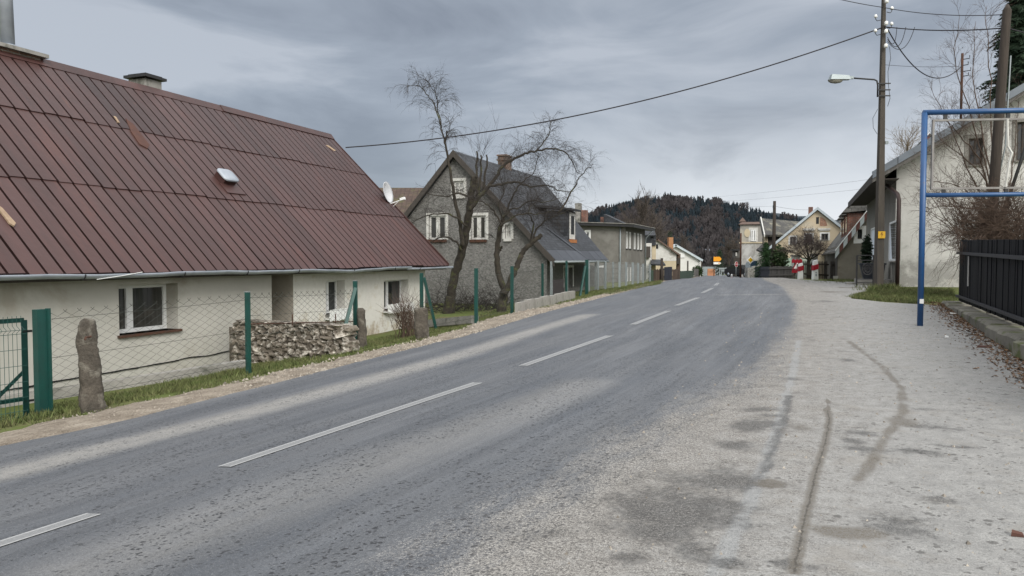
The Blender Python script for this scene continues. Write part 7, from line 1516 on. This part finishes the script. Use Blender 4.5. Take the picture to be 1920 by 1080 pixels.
def patch(poly, n, h):
    pts = [ground_px(*q) for q in poly]; s0, s1 = min(p[0] for p in pts), max(p[0] for p in pts); t0, t1 = min(p[1] for p in pts), max(p[1] for p in pts)
    def ins(s, t):
        c = False; j = len(pts)-1
        for i in range(len(pts)):
            if (pts[i][1] > t) != (pts[j][1] > t) and s < (pts[j][0]-pts[i][0])*(t-pts[i][1])/(pts[j][1]-pts[i][1])+pts[i][0]: c = not c
            j = i
        return c
    k_ = 0
    for _ in range(n*6):
        s, t = rg.uniform(s0, s1), rg.uniform(t0, t1)
        if ins(s, t) and mnoise.noise((s*1.5, t*1.5, 9)) > -.3: blades(s, t, 9, h); k_ += 1
        if k_ >= n: break
patch([(1585, 557), (1620, 549), (1650, 540), (1785, 541), (1785, 565), (1700, 568), (1640, 562)], 2600, .09); patch([(1495, 528), (1560, 524), (1612, 523), (1610, 531), (1540, 532)], 1300, .1); patch([(1110, 553), (1240, 527), (1240, 533), (1150, 552)], 900, .1)
tag(g.build('grass', grass_m, loc=(0, 0, 0)), 'short green grass on the verges and beside the white house', 'grass', kind='stuff')
leaf_m = mat('dry leaves and twigs', (.17, .1, .055), (.09, .055, .035), 3, .9, 0, tint=1.); g = MB(STF); rg = random.Random(6)
for _ in range(2600):
    a = rg.uniform(-.6, 12); w_ = abs(rg.gauss(0, .2)); s, t = fA[0]+fd.x*a+fd.y*(-.3-w_)*-1*-1, fA[1]+fd.y*a; s = fA[0]+fd.x*a-.02-w_*(1 if a > 0 else 1.4)
    z = Hr(s, t)+.016; sz = rg.uniform(.012, .035); an = rg.random()*6.28; g.cur = rg.random(); c_, s2_ = math.cos(an)*sz, math.sin(an)*sz
    g.face((g.vert(s-c_, t-s2_, z), g.vert(s+s2_*.5, t-c_*.5, z+rg.uniform(0, .02)), g.vert(s+c_, t+s2_, z+rg.uniform(0, .015)), g.vert(s-s2_*.5, t+c_*.5, z+rg.uniform(0, .02))))
tag(g.build('leaf_litter', leaf_m, loc=G(*fA)), 'brown leaves and twigs gathered along the stone kerb', 'litter', kind='stuff')
g = MB(STF); gm_ = mat('loose grit', (.3, .27, .23), (.2, .18, .155), 6, .95, 0, tint=1.)
for _ in range(7500):
    if rg.random() < .75: t = rg.uniform(6, 30); s = lerp_list(SL, t)-lerp_list(VERGE, t)*rg.random()+.1
    else: t = rg.uniform(2.5, 20); s = rg.uniform(-1.2, 2.6)
    z = Hr(s, t)+.012; sz = (.004+.02*rg.random()**4)*(1.4 if t > 8 and s < -4 else .7); g.cur = rg.random(); p = [g.vert(s+sz*math.cos(i*2.1+g.cur*6), t+sz*math.sin(i*2.1+g.cur*6), z) for i in range(3)]; tp_2 = g.vert(s, t, z+sz*1.1)
    for i in range(3): g.face((p[i], p[(i+1) % 3], tp_2))
tag(g.build('grit', gm_, loc=(0, 0, 0)), 'loose grit and small stones on the verge and pavement', 'grit', kind='stuff')
# bits of litter one can point to
def scrap(px, py, m, label, L=.09, Wd=.04):
    s, t = ground_px(px, py); g = MB(STF); z = Hr(s, t)+.013; g.hexa([(s-L, t-Wd, z), (s+L, t-Wd*.7, z), (s+L*.9, t+Wd, z), (s-L*.8, t+Wd*.8, z), (s-L*.9, t-Wd*.8, z+.02), (s+L*.9, t-Wd*.6, z+.012), (s+L*.8, t+Wd*.8, z+.02), (s-L*.7, t+Wd*.7, z+.03)]); tag(g.build('litter_scrap', m), label, 'litter')
scrap(1845, 653, rusty, 'flat red-brown scrap lying near the black fence kerb', .1, .05); scrap(1907, 1010, rusty, 'small rust-red scrap at the right edge of the pavement', .03, .012); scrap(1787, 590, M['dirty_white'], 'crumpled white scrap by the far end of the stone kerb', .07, .05); scrap(1775, 634, M['white_paint'], 'tiny white scrap right of the blue post', .03, .02)
